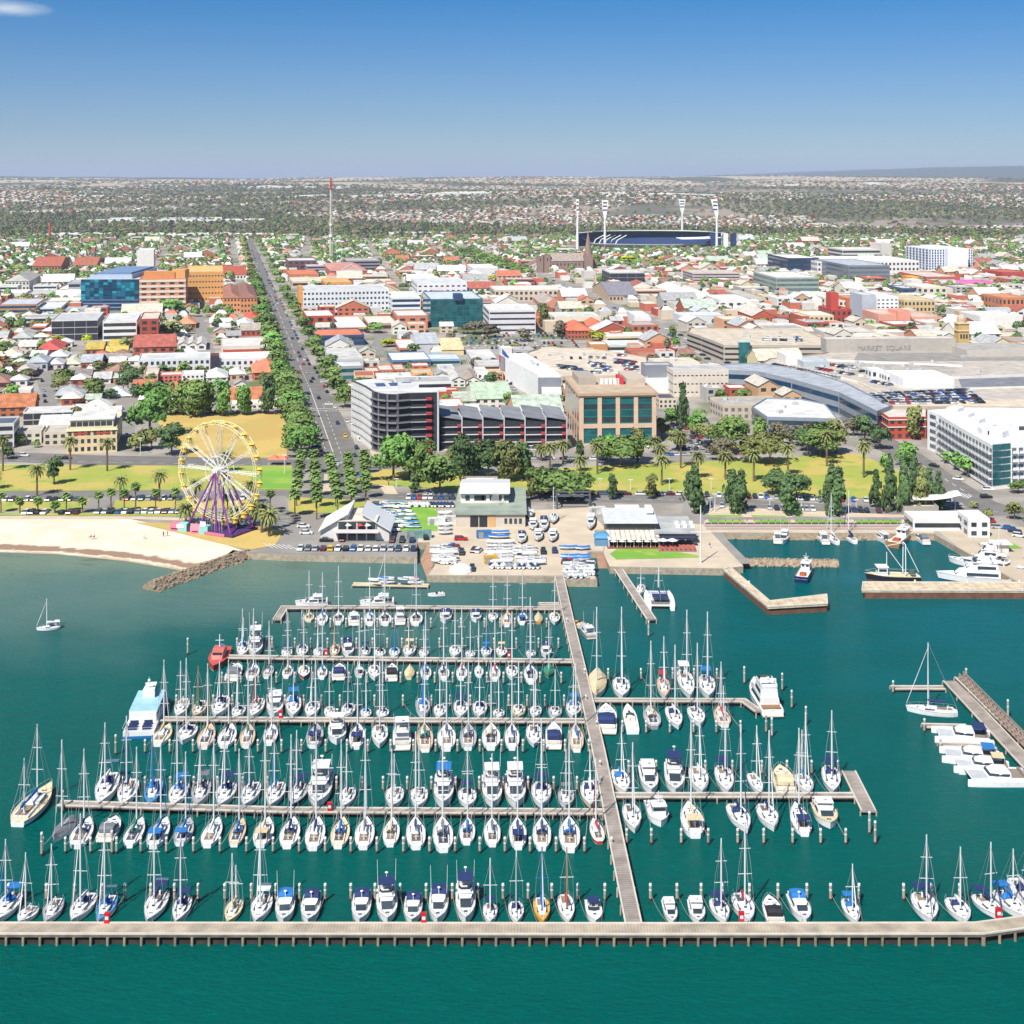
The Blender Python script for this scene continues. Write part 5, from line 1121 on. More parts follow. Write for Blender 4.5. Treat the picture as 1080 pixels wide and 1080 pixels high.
def carrow(a, b_, n, where, across=True, fill=1.0, z=ZL + .1, cols=None):
 """a row of parked cars between two pixels; across: parked at right angles to the row"""
 P0, P1 = G(*a, z), G(*b_, z); d = P1 - P0; ang = math.atan2(d.y, d.x)
 for i in range(n):
  if rc.random() > fill: continue
  p = P0 + d * (i + .5) / n; rz = ang + (0 if across else R(90)) + (math.pi if rc.random() < .3 else 0) + R(rc.uniform(-2,2))
  car(p, rz, where, cols[i] if cols else None)
carrow((313,579.5),(440,580),16,'in the waterside car park', cols=['white','grey','silver','maroon','yellow','white','black','blue','white','white','white','silver','silver','navy','white','navy'])
carrow((408,571),(440,571),3,'beside the round bush at the club', cols=['maroon','black','navy'])
for x, y, c_, rz in ((320,556,'white', R(90)),(323,563,'white', R(90)),(344,571,'black', R(90)),(361,570,'maroon',0),(449,568,'black', R(10)),(487,584,'black',0),(486,569.5,'red', R(90)),(585,582,'navy',0),(573,583,'black',0),(498,601,'black',0)): car(G(x, y, ZL + .1), rz, 'by the sailing club sheds', c_)
carrow((24,541.5),(50,541.5),4,'in the beach row'); carrow((62,541.5),(92,541.5),4,'in the beach row', fill=.8); carrow((100,541),(192,540.5),13,'in the beach row')
carrow((2,528),(85,527.5),11,'in the second beach row', fill=.8); carrow((130,527),(192,526.5),8,'in the second beach row'); carrow((235,527),(268,526),4,'in the second beach row')
carrow((-90,541),(-5,541),8,'in the beach row', fill=.7)
carrow((428,525.5),(480,525.5),9,'on the road behind the dinghies'); carrow((552,521),(720,522),21,'along the park edge above the boat yard', False, .85); carrow((560,526.5),(650,527),10,'on the road above the boat yard', False, .35)
carrow((736,523),(812,525),12,'along the lawn between the pines', fill=.8); carrow((816,526),(935,529),19,'along the lawn between the pines', fill=.8); carrow((740,533.5),(815,536.5),12,'in the promenade row', fill=.55); carrow((816,537),(930,540),18,'in the promenade row', fill=.7)
for x, y, c_, rz in ((356,447,'navy', .2),(366,445,'white', .3),(371,447.5,'white', .3),(376,473,'navy', .2),(367,481.5,'white', .15),(374,481,'navy', .2),(347,427,'white', R(90)),(352,491,'white', R(88)),(356,489,'silver', R(90)),(25,481,'white', R(88)),(70,484,'black', R(90)),(345,412,'white', .2),(330,400,'black', .2),(321,380,'white', .2),(1011,506,'white',1),(985,492,'black', .6),(1042,517,'white', R(85)),(1040,525,'black', R(90)),(1043,551,'red', R(88)),(1064,558,'blue', R(80)),(1070,561,'navy', R(80)),(1052,557,'silver', R(80)),(1075,566,'white', R(60))):
 car(G(x, y, ZL + .1), rz, 'out on the roads near the shore', c_)
car(G(364,460.5, ZL + .1), R(12),'on the main street','yellow'); car(G(380,465, ZL + .1), R(12),'on the main street','white','van')
carrow((336,482),(330,455),7,'in the kerb row beside the playing field', True); carrow((345,478),(322,418),5,'main street', False, .0)
for u0, u1, sd in ((430,262,1),(425,262,-1)):
 for i in range(46):
  y = u0 + (u1 - u0) * (i / 46) ** .75; s_ = (y - HY) / 118; xr = float(np.interp(y, [253,262,305,340,390,440,490,530], [263,267,284,298,318,340,356,364]))
  if rc.random() < .85: car(G(xr + sd * (8.6 if y > 385 else 6.2 if y > 310 else 4.6) * s_, y, ZL + .1), R(12),'up the main street')
  if rc.random() < .2: car(G(xr + sd * 2.4 * s_, y, ZL + .1), R(12),'up the main street')
for i in range(40):
 u = i / 40; k = u * (len(STR2) - 1); a = STR2[int(k)]; b_ = STR2[min(int(k) + 1,6)]; f_ = k - int(k); y = a[1] + (b_[1] - a[1]) * f_; s_ = (y - HY) / 118
 for sd in (-1,1):
  if rc.random() < .75: car(G(a[0] + (b_[0] - a[0]) * f_ + sd * 6.5 * s_, y + sd * 1.3 * s_, ZL + .1), R(48),'along the diagonal street')
for k in range(8): carrow((445 + k * 24,575 + k * 3),(459 + k * 24,576 + k * 3),3,'on the boat yard', fill=.5); carrow((694 + k * 6,444 + k * 4.6),(722 + k * 9,443 + k * 4.6),5,'by the teal office', fill=.75)
carrow((680,471),(770,476),14,'by the teal office', fill=.7); carrow((668,481.5),(800,478),16,'along the park back road', False, .6); carrow((560,484),(655,485),12,'along the park back road', False, .5)
carrow((385,494),(440,487),8,'under the big fig trees', False, .7); carrow((172,435.5),(300,435.5),22,'under the trees behind the playing field', fill=.8)
carrow((232,430),(230,402),8,'up the side lane', False, .6); carrow((134,462),(128,430),8,'in the lane by the cream hotel', False, .6); carrow((50,440),(44,400),7,'in the far left lane', False, .7)
for k in range(7): carrow((482 + k * 2,352 + k * 2.6),(600 + k * 2,352 + k * 2.6),26,'in the open car park', fill=.6)
for k in range(4): carrow((535 + k * 4,398 + k * 11),(544 + k * 5,410 + k * 11),4,'in the yard beside the white wedge', fill=.8)
for k in range(3): carrow((985 + k * 4,528 + k * 4.5),(1010 + k * 3,529 + k * 4),3,'near the white sail shelter', False, .5)
FIX = [('playing field',240,470),('ferris wheel',229,545),('white beach',90,540),('sailing club',375,550),('yacht club',515,535),('waterfront cafe',665,535),('harbour pier road',735,560),('park toilet block',507,512),('pier restaurant',1000,545),('sail shelter',972,533),('green roofed guest house',520,430),('far left lane',50,425)]
HAZE = 3.8e-5
# ------------------------------------------------------------------ buildings
def wallm(h): return mat('wall_' + h, hexc(h), .85, .07, .35)
def roofm(h, kind='flat'):
 if kind == 'flat': return mat('roof_' + h, hexc(h), .8, .22, .16, detail=6)
 return stripes('roofs_' + h, h, '%02x%02x%02x' % tuple(int(int(h[i:i + 2], 16) * .82) for i in (0,2,4)), .8,0, .7, .22)
CRN = {'a': (0,330,6),'b': (160,330,6),'c': (330,330,6),'d': (500,330,6),'e': (670,330,6),'f': (830,330,4.32),'g': (0,240,6),'h': (160,240,6),'i': (330,240,6),'j': (500,240,6),'k': (660,240,6),'l': (820,240,4.154),'p': (0,0,1)}
def cp(c_, x, y): o = CRN[c_]; return o[0] + x / o[2], o[1] + y / o[2]
def gang(px):
 v = np.interp(px, [330,560], [225,420]); return math.atan2(540 - v, F)
def win_me(w_, h_, m_, key): return cached(('win', round(w_, 1), round(h_, 1), key), lambda: mesh(MB().box(-w_ / 2,-.12,0, w_ / 2, .12, h_), m_, 'window'))
GL = {'k': GLASS, 't': mat('teal_glass',(.015, .10, .11), .1, .35, .25),'b': mat('blue_glass',(.02, .06, .12), .1, .3, .25),'d': mat('dark_glazing_recess_shade',(.03, .032, .04), .5, .2),'g': mat('grey_glass',(.12, .15, .17), .15, .2, .25)}  # d: flat dark plates for black glazing and the painted shade of open slots
def facade(root, p, q, z0, z1, floors, style, n=0, g='k', wall=None, zb=.28, zh=.5, skip=None):
 """openings along one wall from p to q (local), seen from outside; style: band / grid / balc / curtain / arch"""
 d = Vector((q[0] - p[0], q[1] - p[1], 0)); L = d.length
 if L < 1.5: return
 d.normalize(); rz = math.atan2(d.y, d.x); fh = (z1 - z0) / floors; cnt = 0
 for f in range(floors):
  zz_ = z0 + f * fh
  if style == 'band':
   obj('window', win_me(L - 1.2, fh * zh, GL[g], g), None, root, (p[0] + d.x * L / 2, p[1] + d.y * L / 2, zz_ + fh * zb), rz)
  elif style == 'curtain':
   m_ = n or max(1, int(L / 3))
   for i in range(m_):
    if cnt > 95: return
    u = (i + .5) / m_ * L; obj('window', win_me(L / m_ - .25, fh - .5, GL[g], g), None, root, (p[0] + d.x * u, p[1] + d.y * u, zz_ + .25), rz); cnt += 1
  elif style == 'grid':
   m_ = n or max(1, int(L / 3.2))
   for i in range(m_):
    if cnt > 95: return
    u = (i + .5) / m_ * L; obj('window', win_me(L / m_ * .5, fh * zh, GL[g], g), None, root, (p[0] + d.x * u, p[1] + d.y * u, zz_ + fh * zb), rz); cnt += 1
  elif style == 'balc':
   m_ = n or max(1, int(L / 5.5))
   for i in range(m_):
    if cnt > 95: return
    u = (i + .5) / m_ * L; w_ = L / m_
    o_ = obj('window', win_me(w_ * .62, fh * .6, GL[g], g), None, root, (p[0] + d.x * u, p[1] + d.y * u, zz_ + .1), rz); cnt += 1
    k = ('balc', round(w_, 1), round(fh, 1), wall.name if wall else '')
    bl = cached(k, lambda: mesh(MB().box(-w_ * .42,-1.5,0, w_ * .42, .2, .22).box(-w_ * .42,-1.5, .22, w_ * .42,-1.4,1.1), wall or white, 'balcony'))
    obj('balcony', bl, None, root, (p[0] + d.x * u, p[1] + d.y * u, zz_), rz)
def vis_edges(poly, c):
 """edges of a counter-clockwise footprint (local, origin at c) that face the camera"""
 out = []
 for a, b_ in zip(poly, poly[1:] + poly[:1]):
  n = (b_[1] - a[1], -(b_[0] - a[0])); mx, my = c.x + (a[0] + b_[0]) / 2, c.y + (a[1] + b_[1]) / 2
  if n[0] * -mx + n[1] * -my > 0: out.append((a, b_))
 return out
def ccw(P):
 a = sum(p[0] * q[1] - q[0] * p[1] for p, q in zip(P, P[1:] + P[:1])); return P if a > 0 else P[::-1]
def inset(P, k):
 out = []; n = len(P)
 for i in range(n):
  a, b_, c_ = Vector(P[i - 1]).to_2d(), Vector(P[i]).to_2d(), Vector(P[(i + 1) % n]).to_2d(); d1 = (b_ - a).normalized(); d2 = (c_ - b_).normalized()
  nn = Vector((-d1.y - d2.y, d1.x + d2.x)); l_ = nn.length
  nn = nn / l_ if l_ > 1e-4 else Vector((-d1.y, d1.x)); out.append(tuple(b_ + nn * k / max(.4, nn.dot(Vector((-d1.y, d1.x))))))
 return out
def bpoly(name, label, cat, world_poly, h, wall, roof, floors=1, style='band', n=0, g='k', plant=0, group=None, z0=ZL, par=.7, sides=True, bz=.28, bh=.5, occ=True, base=None):
 """flat-roofed building on a footprint given as world points"""
 P = ccw([(p[0], p[1]) for p in world_poly]); c = Vector((P[0][0], P[0][1], z0)); L_ = [(p[0] - c.x, p[1] - c.y) for p in P]
 root = thing(name, label, cat, c, 0, group)
 obj('wall', MB().prism(L_, -.5, h), wallm(wall), root)
 try:
  ins = inset(L_, .35); rb = MB(); rb.prism(ins, h, h + .05); obj('roof', rb, roofm(roof), root)
  pm_ = MB(); n_ = len(L_)
  for i in range(n_):
   a, b_, c2, d2 = L_[i], L_[(i + 1) % n_], ins[(i + 1) % n_], ins[i]; pm_.prism([a, b_, c2, d2], h, h + par)
  obj('parapet', pm_, wallm(wall), root)
 except ZeroDivisionError: pass
 for a, b_ in vis_edges(L_, c):
  if style and (sides or (b_[0] - a[0]) > abs(b_[1] - a[1])): facade(root, a, b_, 0, h, floors, style, n, g, wallm(wall), bz, bh)
 cx = sum(p[0] for p in L_) / len(L_); cy = sum(p[1] for p in L_) / len(L_); rs = random.Random(int(c.x) + 3)
 for i in range(plant):
  u = rs.random(); e = L_[rs.randrange(len(L_))]; x, y = cx + (e[0] - cx) * u * .65, cy + (e[1] - cy) * u * .65
  w_ = rs.uniform(1.2,3.2); obj('air_conditioner', cached(('ac', round(w_)), lambda: mesh(MB().box(-w_ / 2,-1,0, w_ / 2,1,1.3).tube((0,0,1.3),(0,0,1.45), .5, n=8), flat('b9bbbc', .6),'ac')), None, root, (x, y, h + .05), rs.random())
 if occ: OCC.append([(p[0] + (p[0] - c.x - cx) * .06, p[1] + (p[1] - c.y - cy) * .06) for p in P])
 return root, L_, h
def solve(c_, x0, x1, yb, yt, yr, ang=None, z0=ZL):
 x0, yb_ = cp(c_, x0, yb); x1, _ = cp(c_, x1,0); _, yt = cp(c_, 0, yt); _, yr = cp(c_, 0, yr)
 p = G(x0, yb_, z0); a = gang(x0) if ang is None else ang; s_ = F / p.y; h = (yb_ - yt) / s_
 u = Vector((math.cos(a), math.sin(a),0)); v = Vector((-math.sin(a), math.cos(a),0)); k = (x1 - 540) / F
 w_ = (k * p.y - p.x) / (u.x - k * u.y); Yr = F * (CAMH - z0 - h) / max(yr - HY, 1); dep = max(5, min(140,(Yr - p.y) / v.y))
 return p, a, u, v, w_, h, dep
def bld(c_, x0, x1, yb, yt, yr, wall, roof, floors, style, label, name='office_building', cat='building', n=0, g='k', plant=0, group=None, bz=.28, bh=.5, ang=None, lm=None, occ=True, z0=ZL):
 p, a, u, v, w_, h, dep = solve(c_, x0, x1, yb, yt, yr, ang, z0)
 r_ = bpoly(name, label, cat, [p, p + u * w_, p + u * w_ + v * dep, p + v * dep], h, wall, roof, floors, style, n, g, plant, group, bz=bz, bh=bh, occ=occ, z0=z0)
 if lm: landmark(lm, *cp(c_, (x0 + x1) / 2, yb))
 return r_
def pitched(c_, x0, x1, yb, yt, yr, wall, roof, kind, label, name='house', cat='house', floors=1, group='houses of the town', ridge=None, n=0, lm=None, style='grid', occ=True, world=None, axis=None):
 """gable / gablef (gable end to the street) / hip; yt is the eave row"""
 if world: p, a, w_, dep, h = world; u = Vector((math.cos(a), math.sin(a),0)); v = Vector((-math.sin(a), math.cos(a),0))
 else: p, a, u, v, w_, h, dep = solve(c_, x0, x1, yb, yt, yr)
 root = thing(name, label, cat, p, a, group); rh = ridge or min(w_, dep) * .26
 q = MB(); q.prism([(0,0),(w_, 0),(w_, dep),(0, dep)], -.5, h)
 rf = MB(); e = .5; t_ = .15
 if kind == 'gable':
  q.add([(0,0, h),(0, dep, h),(0, dep / 2, h + rh),(w_, 0, h),(w_, dep, h),(w_, dep / 2, h + rh)], [(0,2,1),(3,4,5)])
  k = rh / (dep / 2)
  for s_ in (0,1):
   y0, y1 = (-e, dep / 2) if s_ == 0 else (dep + e, dep / 2); za = h - e * k
   rf.loft([[(x, y0, za),(x, y1, h + rh),(x, y1, h + rh + t_ * 1.2),(x, y0, za + t_)] for x in (-e, w_ + e)])
 elif kind == 'gablef':
  q.add([(0,0, h),(w_, 0, h),(w_ / 2,0, h + rh),(0, dep, h),(w_, dep, h),(w_ / 2, dep, h + rh)], [(0,1,2),(3,5,4)]); k = rh / (w_ / 2)
  for s_ in (0,1):
   x0_, x1_ = (-e, w_ / 2) if s_ == 0 else (w_ + e, w_ / 2); za = h - e * k
   rf.loft([[(x0_, y, za),(x1_, y, h + rh),(x1_, y, h + rh + t_ * 1.2),(x0_, y, za + t_)] for y in (-e, dep + e)])
 else:
  i_ = min(w_, dep) / 2
  if w_ >= dep: r0, r1 = (i_, dep / 2),(w_ - i_ + .01, dep / 2)
  else: r0, r1 = (w_ / 2, i_),(w_ / 2, dep - i_ + .01)
  B_ = [(-e, -e, h - .1),(w_ + e, -e, h - .1),(w_ + e, dep + e, h - .1),(-e, dep + e, h - .1)]; T2 = [(r0[0], r0[1], h + rh),(r1[0], r1[1], h + rh)]
  fs = [(0,1,5,4),(1,2,5),(2,3,4,5),(3,0,4)] if w_ >= dep else [(0,1,4),(1,2,5,4),(2,3,5),(3,0,4,5)]
  rf.add(B_ + T2, fs + [(3,2,1,0)])
 obj('wall', q, wallm(wall), root); ro = obj('roof', rf, roofm(roof, 'sheet' if kind != 'hip' else 'flat'), root)
 if style: facade(root, (0,0),(w_, 0),0, h, floors, style, n or max(2, int(w_ / 3.5)),'k', wallm(wall), .3, .42)
 if int(p.x) % 3 == 0: obj('chimney', cached('chim', lambda: mesh(MB().box(-.4,-.4,0, .4, .4,1.6).box(-.5,-.5,1.5, .5, .5,1.7), flat('9c5a44', .9),'chimney')), None, ro, (w_ * .7, dep * .5, h + rh * .7))
 if occ:
  P = [p, p + u * w_, p + u * w_ + v * dep, p + v * dep]; OCC.append([(z.x, z.y) for z in P])
 if lm: landmark(lm, *cp(c_, (x0 + x1) / 2, yb))
 return root
def roofpoly(pts, h, c_='p'):
 return [G(*cp(c_, x, y), ZL + h) for x, y in pts]
# --- the apartment block on the main street corner
def apartments():
 h = 25.5; pts = [(262,432),(330,462),(385,497),(420,508),(470,514),(530,515),(610,508),(800,503),(800,478),(560,474),(505,440),(400,418)]
 W = roofpoly(pts, h, 'c'); P = ccw([(p.x, p.y) for p in W]); c = Vector((W[1].x, W[1].y, ZL)); loc = [Vector((p.x - c.x, p.y - c.y, 0)) for p in W]
 root = thing('apartment_block','eight storey apartment block with a curved grey front and white side balconies','apartment block', c)
 Ll = [(v.x, v.y) for v in loc]; obj('wall', MB().prism(ccw(Ll),-.5, h), wallm('2b2b31'), root)
 ins = inset(ccw(Ll), .4); obj('roof', MB().prism(ins, h, h + .3), roofm('c9c9c8'), root)
 fl = 8; fh = h / fl
 def run(i, j, kind, off):
  a, b_ = loc[i], loc[j]; d = (b_ - a); L = d.length; d.normalize(); rz = math.atan2(d.y, d.x)
  for f in range(fl):
   z = f * fh + .1
   if kind == 'white':
    n = 7
    for k in range(n):
     u = (k + .5) / n * L; w_ = L / n * .55; obj('balcony', cached(('apw', round(w_, 1)), lambda: mesh(MB().box(-w_ / 2,-1.7,0, w_ / 2, .1, .25).box(-w_ / 2,-1.7, .25, w_ / 2,-1.55,1.15).box(-w_ / 2,-1.7, .25,-w_ / 2 + .15,0,2.6), white, 'b')), None, root, (a.x + d.x * u, a.y + d.y * u, z), rz)
   elif kind == 'grey':
    obj('balcony', MB().box(0,-1.3, z, L + .1, .1, z + .25).box(0,-1.3, z + .25, L + .1,-1.2, z + .8), wallm('7d7b80'), root, (a.x, a.y, 0), rz)
    obj('column', cached('apcol', lambda: mesh(MB().box(-.4,-.9,0, .4, .15, fh), wallm('66666c'),'c')), None, root, (a.x + d.x * .3, a.y + d.y * .3, z - .1), rz)
   elif kind == 'dark':
    obj('balcony', MB().box(.2,-1.2, z, L - .1, .1, z + .22), wallm('8e9094'), root, (a.x, a.y, 0), rz); obj('balustrade', MB().box(.2,-1.2, z + .22, L - .1,-1.14, z + 1.1), GL['b'], root, (a.x, a.y, 0), rz)
   elif kind == 'red':
    obj('balcony', MB().box(L * .05,-1.2, z, L * .62, .1, z + .25), wallm('9a9ca0'), root, (a.x, a.y, 0), rz)
    obj('balcony', MB().box(L * .56,-1.5, z, L * .74, .1, z + 1.1), wallm('a83a40'), root, (a.x, a.y, 0), rz)
 run(0,1,'white',0); run(1,2,'white',0)
 for i in (2,3,4,5): run(i, i + 1,'grey',0)
 run(6,7,'red',0)
 obj('column', MB().box(-.9,-1.4,0,-.1, .2, h + 1), wallm('b9bcc0'), root, tuple(loc[7]),0); obj('panel', MB().box(-3.2,-.4,0,-1.2, .1, h - 1), wallm('30323c'), root, tuple(loc[7]),0)
 fa = loc[2]; rf = mat('solar', hexc('3d4d78'), .2)
 for k in range(3): obj('solar_panel', MB().box(0,0, h + .5,4.2,7, h + .8), rf, root, (loc[2].x + 0 + k * 6, loc[2].y + 12 + k * 1.5,0), R(12))
 obj('plant_room', MB().box(0,0, h, 9,6, h + 2.6), wallm('c8c8c6'), root, (loc[5].x, loc[5].y + 9,0), R(8)); obj('plant_room', MB().box(0,0, h, 14,4, h + 1.2), wallm('dcdcda'), root, (loc[6].x + 2, loc[6].y + 3,0), R(8))
 OCC.append([(p.x, p.y) for p in W]); landmark('curved grey apartment block',430,480)
apartments()
# --- dark townhouses with red balconies
xs_ = [465,487.5,509.5,532,554,576,598]
for i in range(6):
 p, a, u, v, w_, h, dep = solve('p', xs_[i], xs_[i + 1], 474,443,434)
 r_ = thing('townhouse','dark townhouse with grey roof and red balcony ends, %s from left in the terrace' % nth(i + 1),'townhouse', p, a, 'terrace of dark townhouses')
 obj('wall', MB().prism([(0,0),(w_ - .25,0),(w_ - .25, dep),(0, dep)], -.5, h), wallm('26262c'), r_)
 obj('roof', MB().loft([[(x, -1, z - .3),(x, dep, z + 1.2),(x, dep, z + 1.45),(x, -1, z)] for x, z in ((-.1, h + 1.8),(w_ - .3, h + .3))]), roofm('7c7f84'), r_)
 obj('party_wall', MB().box(w_ - .5,-1.5,0, w_, dep * .7, h + 1.2), wallm('b4b6ba'), r_)
 for f in range(4):
  z = f * h / 4; obj('window', MB().box(.6,-.1, z + .3, w_ - .8, .05, z + h / 4 - .4), GL['d'], r_)
  obj('balcony', MB().box(0,-1.3, z, w_ - .5,0, z + .2), wallm('c4c6c8'), r_); obj('balcony_end', MB().box(w_ - 2.2,-1.6, z, w_ - .6,-.05, z + 1.2), wallm('a83c40'), r_)
 OCC.append([(q_.x, q_.y) for q_ in (p, p + u * w_, p + u * w_ + v * dep, p + v * dep)])
landmark('dark townhouse terrace',530,474)
# --- teal glass office
def teal_office():
 p, a, u, v, w_, h, dep = solve('p',611,692,470,417.5,399, ang=R(4.5)); fr = wallm('cdb196')
 r_ = thing('office_building','beige framed office with large panels of teal glass above the park','office building', p, a); landmark('teal glass office',650,468)
 obj('wall', MB().prism([(.3, .3),(w_ - .3, .3),(w_ - .3, dep),(.3, dep)], -.5, h - .2), wallm('9c8a76'), r_)
 nb = 4; cw = 1.9; bw = (w_ - cw) / nb
 for i in range(nb + 1): obj('column', cached('offcol', lambda: mesh(MB().box(0,-.35,0, cw, .5, h), fr, 'column')), None, r_, (i * bw, 0,0))
 for z0_, z1_ in ((0, .9),(h * .345, h * .345 + 1.9),(h - .9, h)): obj('beam', MB().box(0,-.3, z0_, w_, .45, z1_), fr, r_)
 for i in range(nb):
  x0 = i * bw + cw
  for z0_, z1_, n in ((.9, h * .345,2),(h * .345 + 1.9, h - .9,4)):
   for k in range(n):
    za = z0_ + (z1_ - z0_) * k / n; zb_ = z0_ + (z1_ - z0_) * (k + 1) / n; obj('window', MB().box(x0, .1, za + .6, x0 + bw - cw, .25, zb_ - .12), GL['k'] if k % 2 == 0 and n == 4 else GL['t'], r_); obj('spandrel', MB().box(x0, .12, za, x0 + bw - cw, .28, za + .6), mat('teal_spandrel', hexc('1f6f70'), .3), r_)
 ns = 6; sw_ = dep / ns
 obj('beam', MB().box(-.05,0, h * .345, .3, dep, h * .345 + 1.9).box(-.05,0, h - .9, .3, dep, h).box(-.05,0,0, .3, dep, .9), fr, r_)
 for i in range(ns):
  obj('column', MB().box(-.1, i * sw_ - .1,0, .3, i * sw_ + 1.5, h), fr, r_)
  for z0_, z1_ in ((.9, h * .345),(h * .345 + 1.9, h - .9)): obj('window', MB().box(.05, i * sw_ + 1.5, z0_, .28,(i + 1) * sw_ - .1, z1_), GL['g'], r_)
 obj('roof', MB().prism([(-.9,-1.0),(w_ + .9,-1.0),(w_ + .9, dep + .5),(-.9, dep + .5)], h, h + 1.1), wallm('b89c80'), r_)
 obj('roof_deck', MB().box(.6, .6, h + 1.1, w_ - .6, dep - .6, h + 1.15), roofm('b7a48c'), r_)
 ru = h + 1.15; obj('plant_room', MB().prism([(w_ * .08, dep * .45),(w_ * .32, dep * .45),(w_ * .32, dep * .9),(w_ * .08, dep * .9)], ru, ru + 3.2), wallm('a79d90'), r_)
 obj('plant_room', MB().box(w_ * .72, dep * .4, ru, w_ * .97, dep * .9, ru + 3.0), wallm('b6aa9a'), r_)
 for i in range(5): obj('air_conditioner', MB().box(0,0,0,1.6,1.6,2.4), white, r_, (w_ * (.38 + .06 * i), dep * .5, ru))
 obj('plant_room', MB().box(w_ * .64, dep * .45, ru, w_ * .69, dep * .7, ru + 3), wallm('c2333b'), r_)
 OCC.append([(q_.x, q_.y) for q_ in (p, p + u * w_, p + u * w_ + v * dep, p + v * dep)])
teal_office()
# --- white wedge building, deck behind it
bpoly('bulky_store','long white windowless store with a grey end wall and red sign panel','store building', roofpoly([(405,402),(548,402),(470,345),(330,262),(160,266)], 13,'d'),13,'e2e2e0','dadada',1, None, plant=3); landmark('long white store',555,430)
p0 = G(500 + 165 / 6,330 + 335 / 6, ZL)
W_ = roofpoly([(160,268),(405,404)], 13,'d'); sg = thing('sign_panel','grey and red sign panel with a blue fin on the white store','sign', W_[0] - Vector((0,0,0)))
dd = (W_[1] - W_[0]).normalized(); a_ = math.atan2(dd.y, dd.x); sg.rotation_euler = (0,0, a_)
obj('panel', MB().box(.5,-.35,-7,14,-.1, .6), wallm('8d9094'), sg); obj('panel', MB().box(1,-.45,-3.5,5,-.37, .2), wallm('d23440'), sg); obj('fin', MB().prism([(3,1),(17,1),(17,2)], .9, [4.5,1.2,1.2]), mat('sign_blue', hexc('1f4f9c'), .5), sg)
Wf = roofpoly([(405,404),(548,404)], 13,'d'); r_ = thing('annexe','grey fronted annexe between the white store and the teal office','building',(Wf[0].x, Wf[0].y - 1, ZL),0)
L_ = (Wf[1] - Wf[0]).length; obj('wall', MB().box(0, .4,0, L_, .9,12.6), wallm('7c7f86'), r_); obj('wall', MB().box(L_ * .15,-14,0, L_, .4,7.6), wallm('d9d9d7'), r_); obj('wall', MB().box(L_ * .15 - 1,-22,0, L_ + 2,-14,5.6), wallm('b49a7c'), r_); obj('roof', MB().box(L_ * .2,-21,5.6, L_ + 1,-14.4,5.8), roofm('6a6c72'), r_)
for k in range(3): obj('window', MB().box(L_ * .2 + k * 6,-22.1,1, L_ * .2 + k * 6 + 4,-21.9,4), GL['t'], r_)
def deck(pts, h, c_, label, wall='b5aa9b', floor='c4b8a6', lv=2, name='car_park_building'):
 r_, L, hh = bpoly(name, label, 'car park', roofpoly(pts, h, c_), h, wall, floor, lv, 'band', bz=.42, bh=.36, g='d', par=1.0, plant=6); return r_  # dark plates on the walls paint the shade inside the open slots
deck([(552,415),(1100,415),(1090,290),(900,255),(700,232),(420,226),(330,258),(440,330)], 8,'d','broad beige rooftop car park between the white store and the brick shops'); landmark('beige rooftop car park',650,390)
for k, (x0, y0, x1, y1, n) in enumerate([(360,290,700,290,6),(510,335,640,350,10),(540,350,680,365,8),(730,285,830,290,7),(735,320,820,330,7),(750,340,860,350,8),(770,360,870,372,7),(890,300,1020,318,9),(895,318,1040,335,9),(940,340,1050,350,7),(960,360,1040,372,5),(660,375,800,385,7),(900,270,960,275,4)]):
 carrow(cp('d', x0, y0), cp('d', x1, y1), n, 'on the beige rooftop car park', fill=.8, z=ZL + 8.1)
# concrete multi-storey
deck([(560,212),(735,213),(1215,214),(1190,165),(1060,112),(655,106),(350,104),(328,126),(420,158)], 10.5,'e','beige concrete multi storey car park with long dark slots','b0a698','c2b6a2',3); landmark('concrete car park',800,372)
r_ = thing('stair_tower','turquoise glazed stair tower on the front of the concrete car park','tower', G(*cp('e',655,318))); obj('shaft', MB().box(0,-2,0,7,4,13.6), GL['t'], r_); obj('cap', MB().box(-.3,-2.3,13.6,7.3,4.3,14), wallm('9fc4c0'), r_)
carrow(cp('e',800,172), cp('e',1060,178),16,'on top of the concrete car park', z=ZL + 10.7, fill=.7); carrow(cp('e',830,158), cp('e',1050,160),12,'on top of the concrete car park', z=ZL + 10.7, fill=.5)
bld('e',240,590,530,372,333,'cfc5b6','b3b3b2',3,'grid','pale mall wall dotted with tiny dark squares','shopping_mall','mall', n=13, bz=.45, bh=.12, lm='dotted mall wall', g='d')
bld('e',62,238,500,338,318,'7f838a','a9abae',1, None, 'plain slate grey box behind the teal office','warehouse', lm='slate grey box'); bld('e',30,212,508,420,408,'dfe1e3','dcdcdc',1, None, 'low white box beside the teal office','warehouse')
bld('e',150,262,605,548,515,'c9bda8','4c4c52',2,'grid','small cream building with a dark roof by the cypress','house','house', n=4)
W = roofpoly([(760,391),(800,393),(835,401),(885,415),(925,435),(940,429),(893,405),(845,390),(800,384),(760,385)], 11,'p')
mw = bpoly('mall_wing','long grey glazed mall wing curving down towards the red brick hotel','mall', W, 11,'8b939b','aab0b6',2,'band', g='b', bz=.25, bh=.45); landmark('grey glazed mall wing',860,430)
W = roofpoly([(802,385),(845,391),(893,406),(942,430),(1090,431),(1110,395),(1090,366),(900,366),(866,374),(812,379)], 10.4,'p')
bpoly('shopping_mall','vast flat grey and cream mall roof with rooftop parking','mall', W, 10.4,'a8a094','b7afa3',2,'band', g='d', par=.8, plant=55); landmark('vast mall roof',960,400)
mr_ = [o for o in sc.objects if o.name == 'shopping_mall.001' or o.name == 'shopping_mall'][-1]
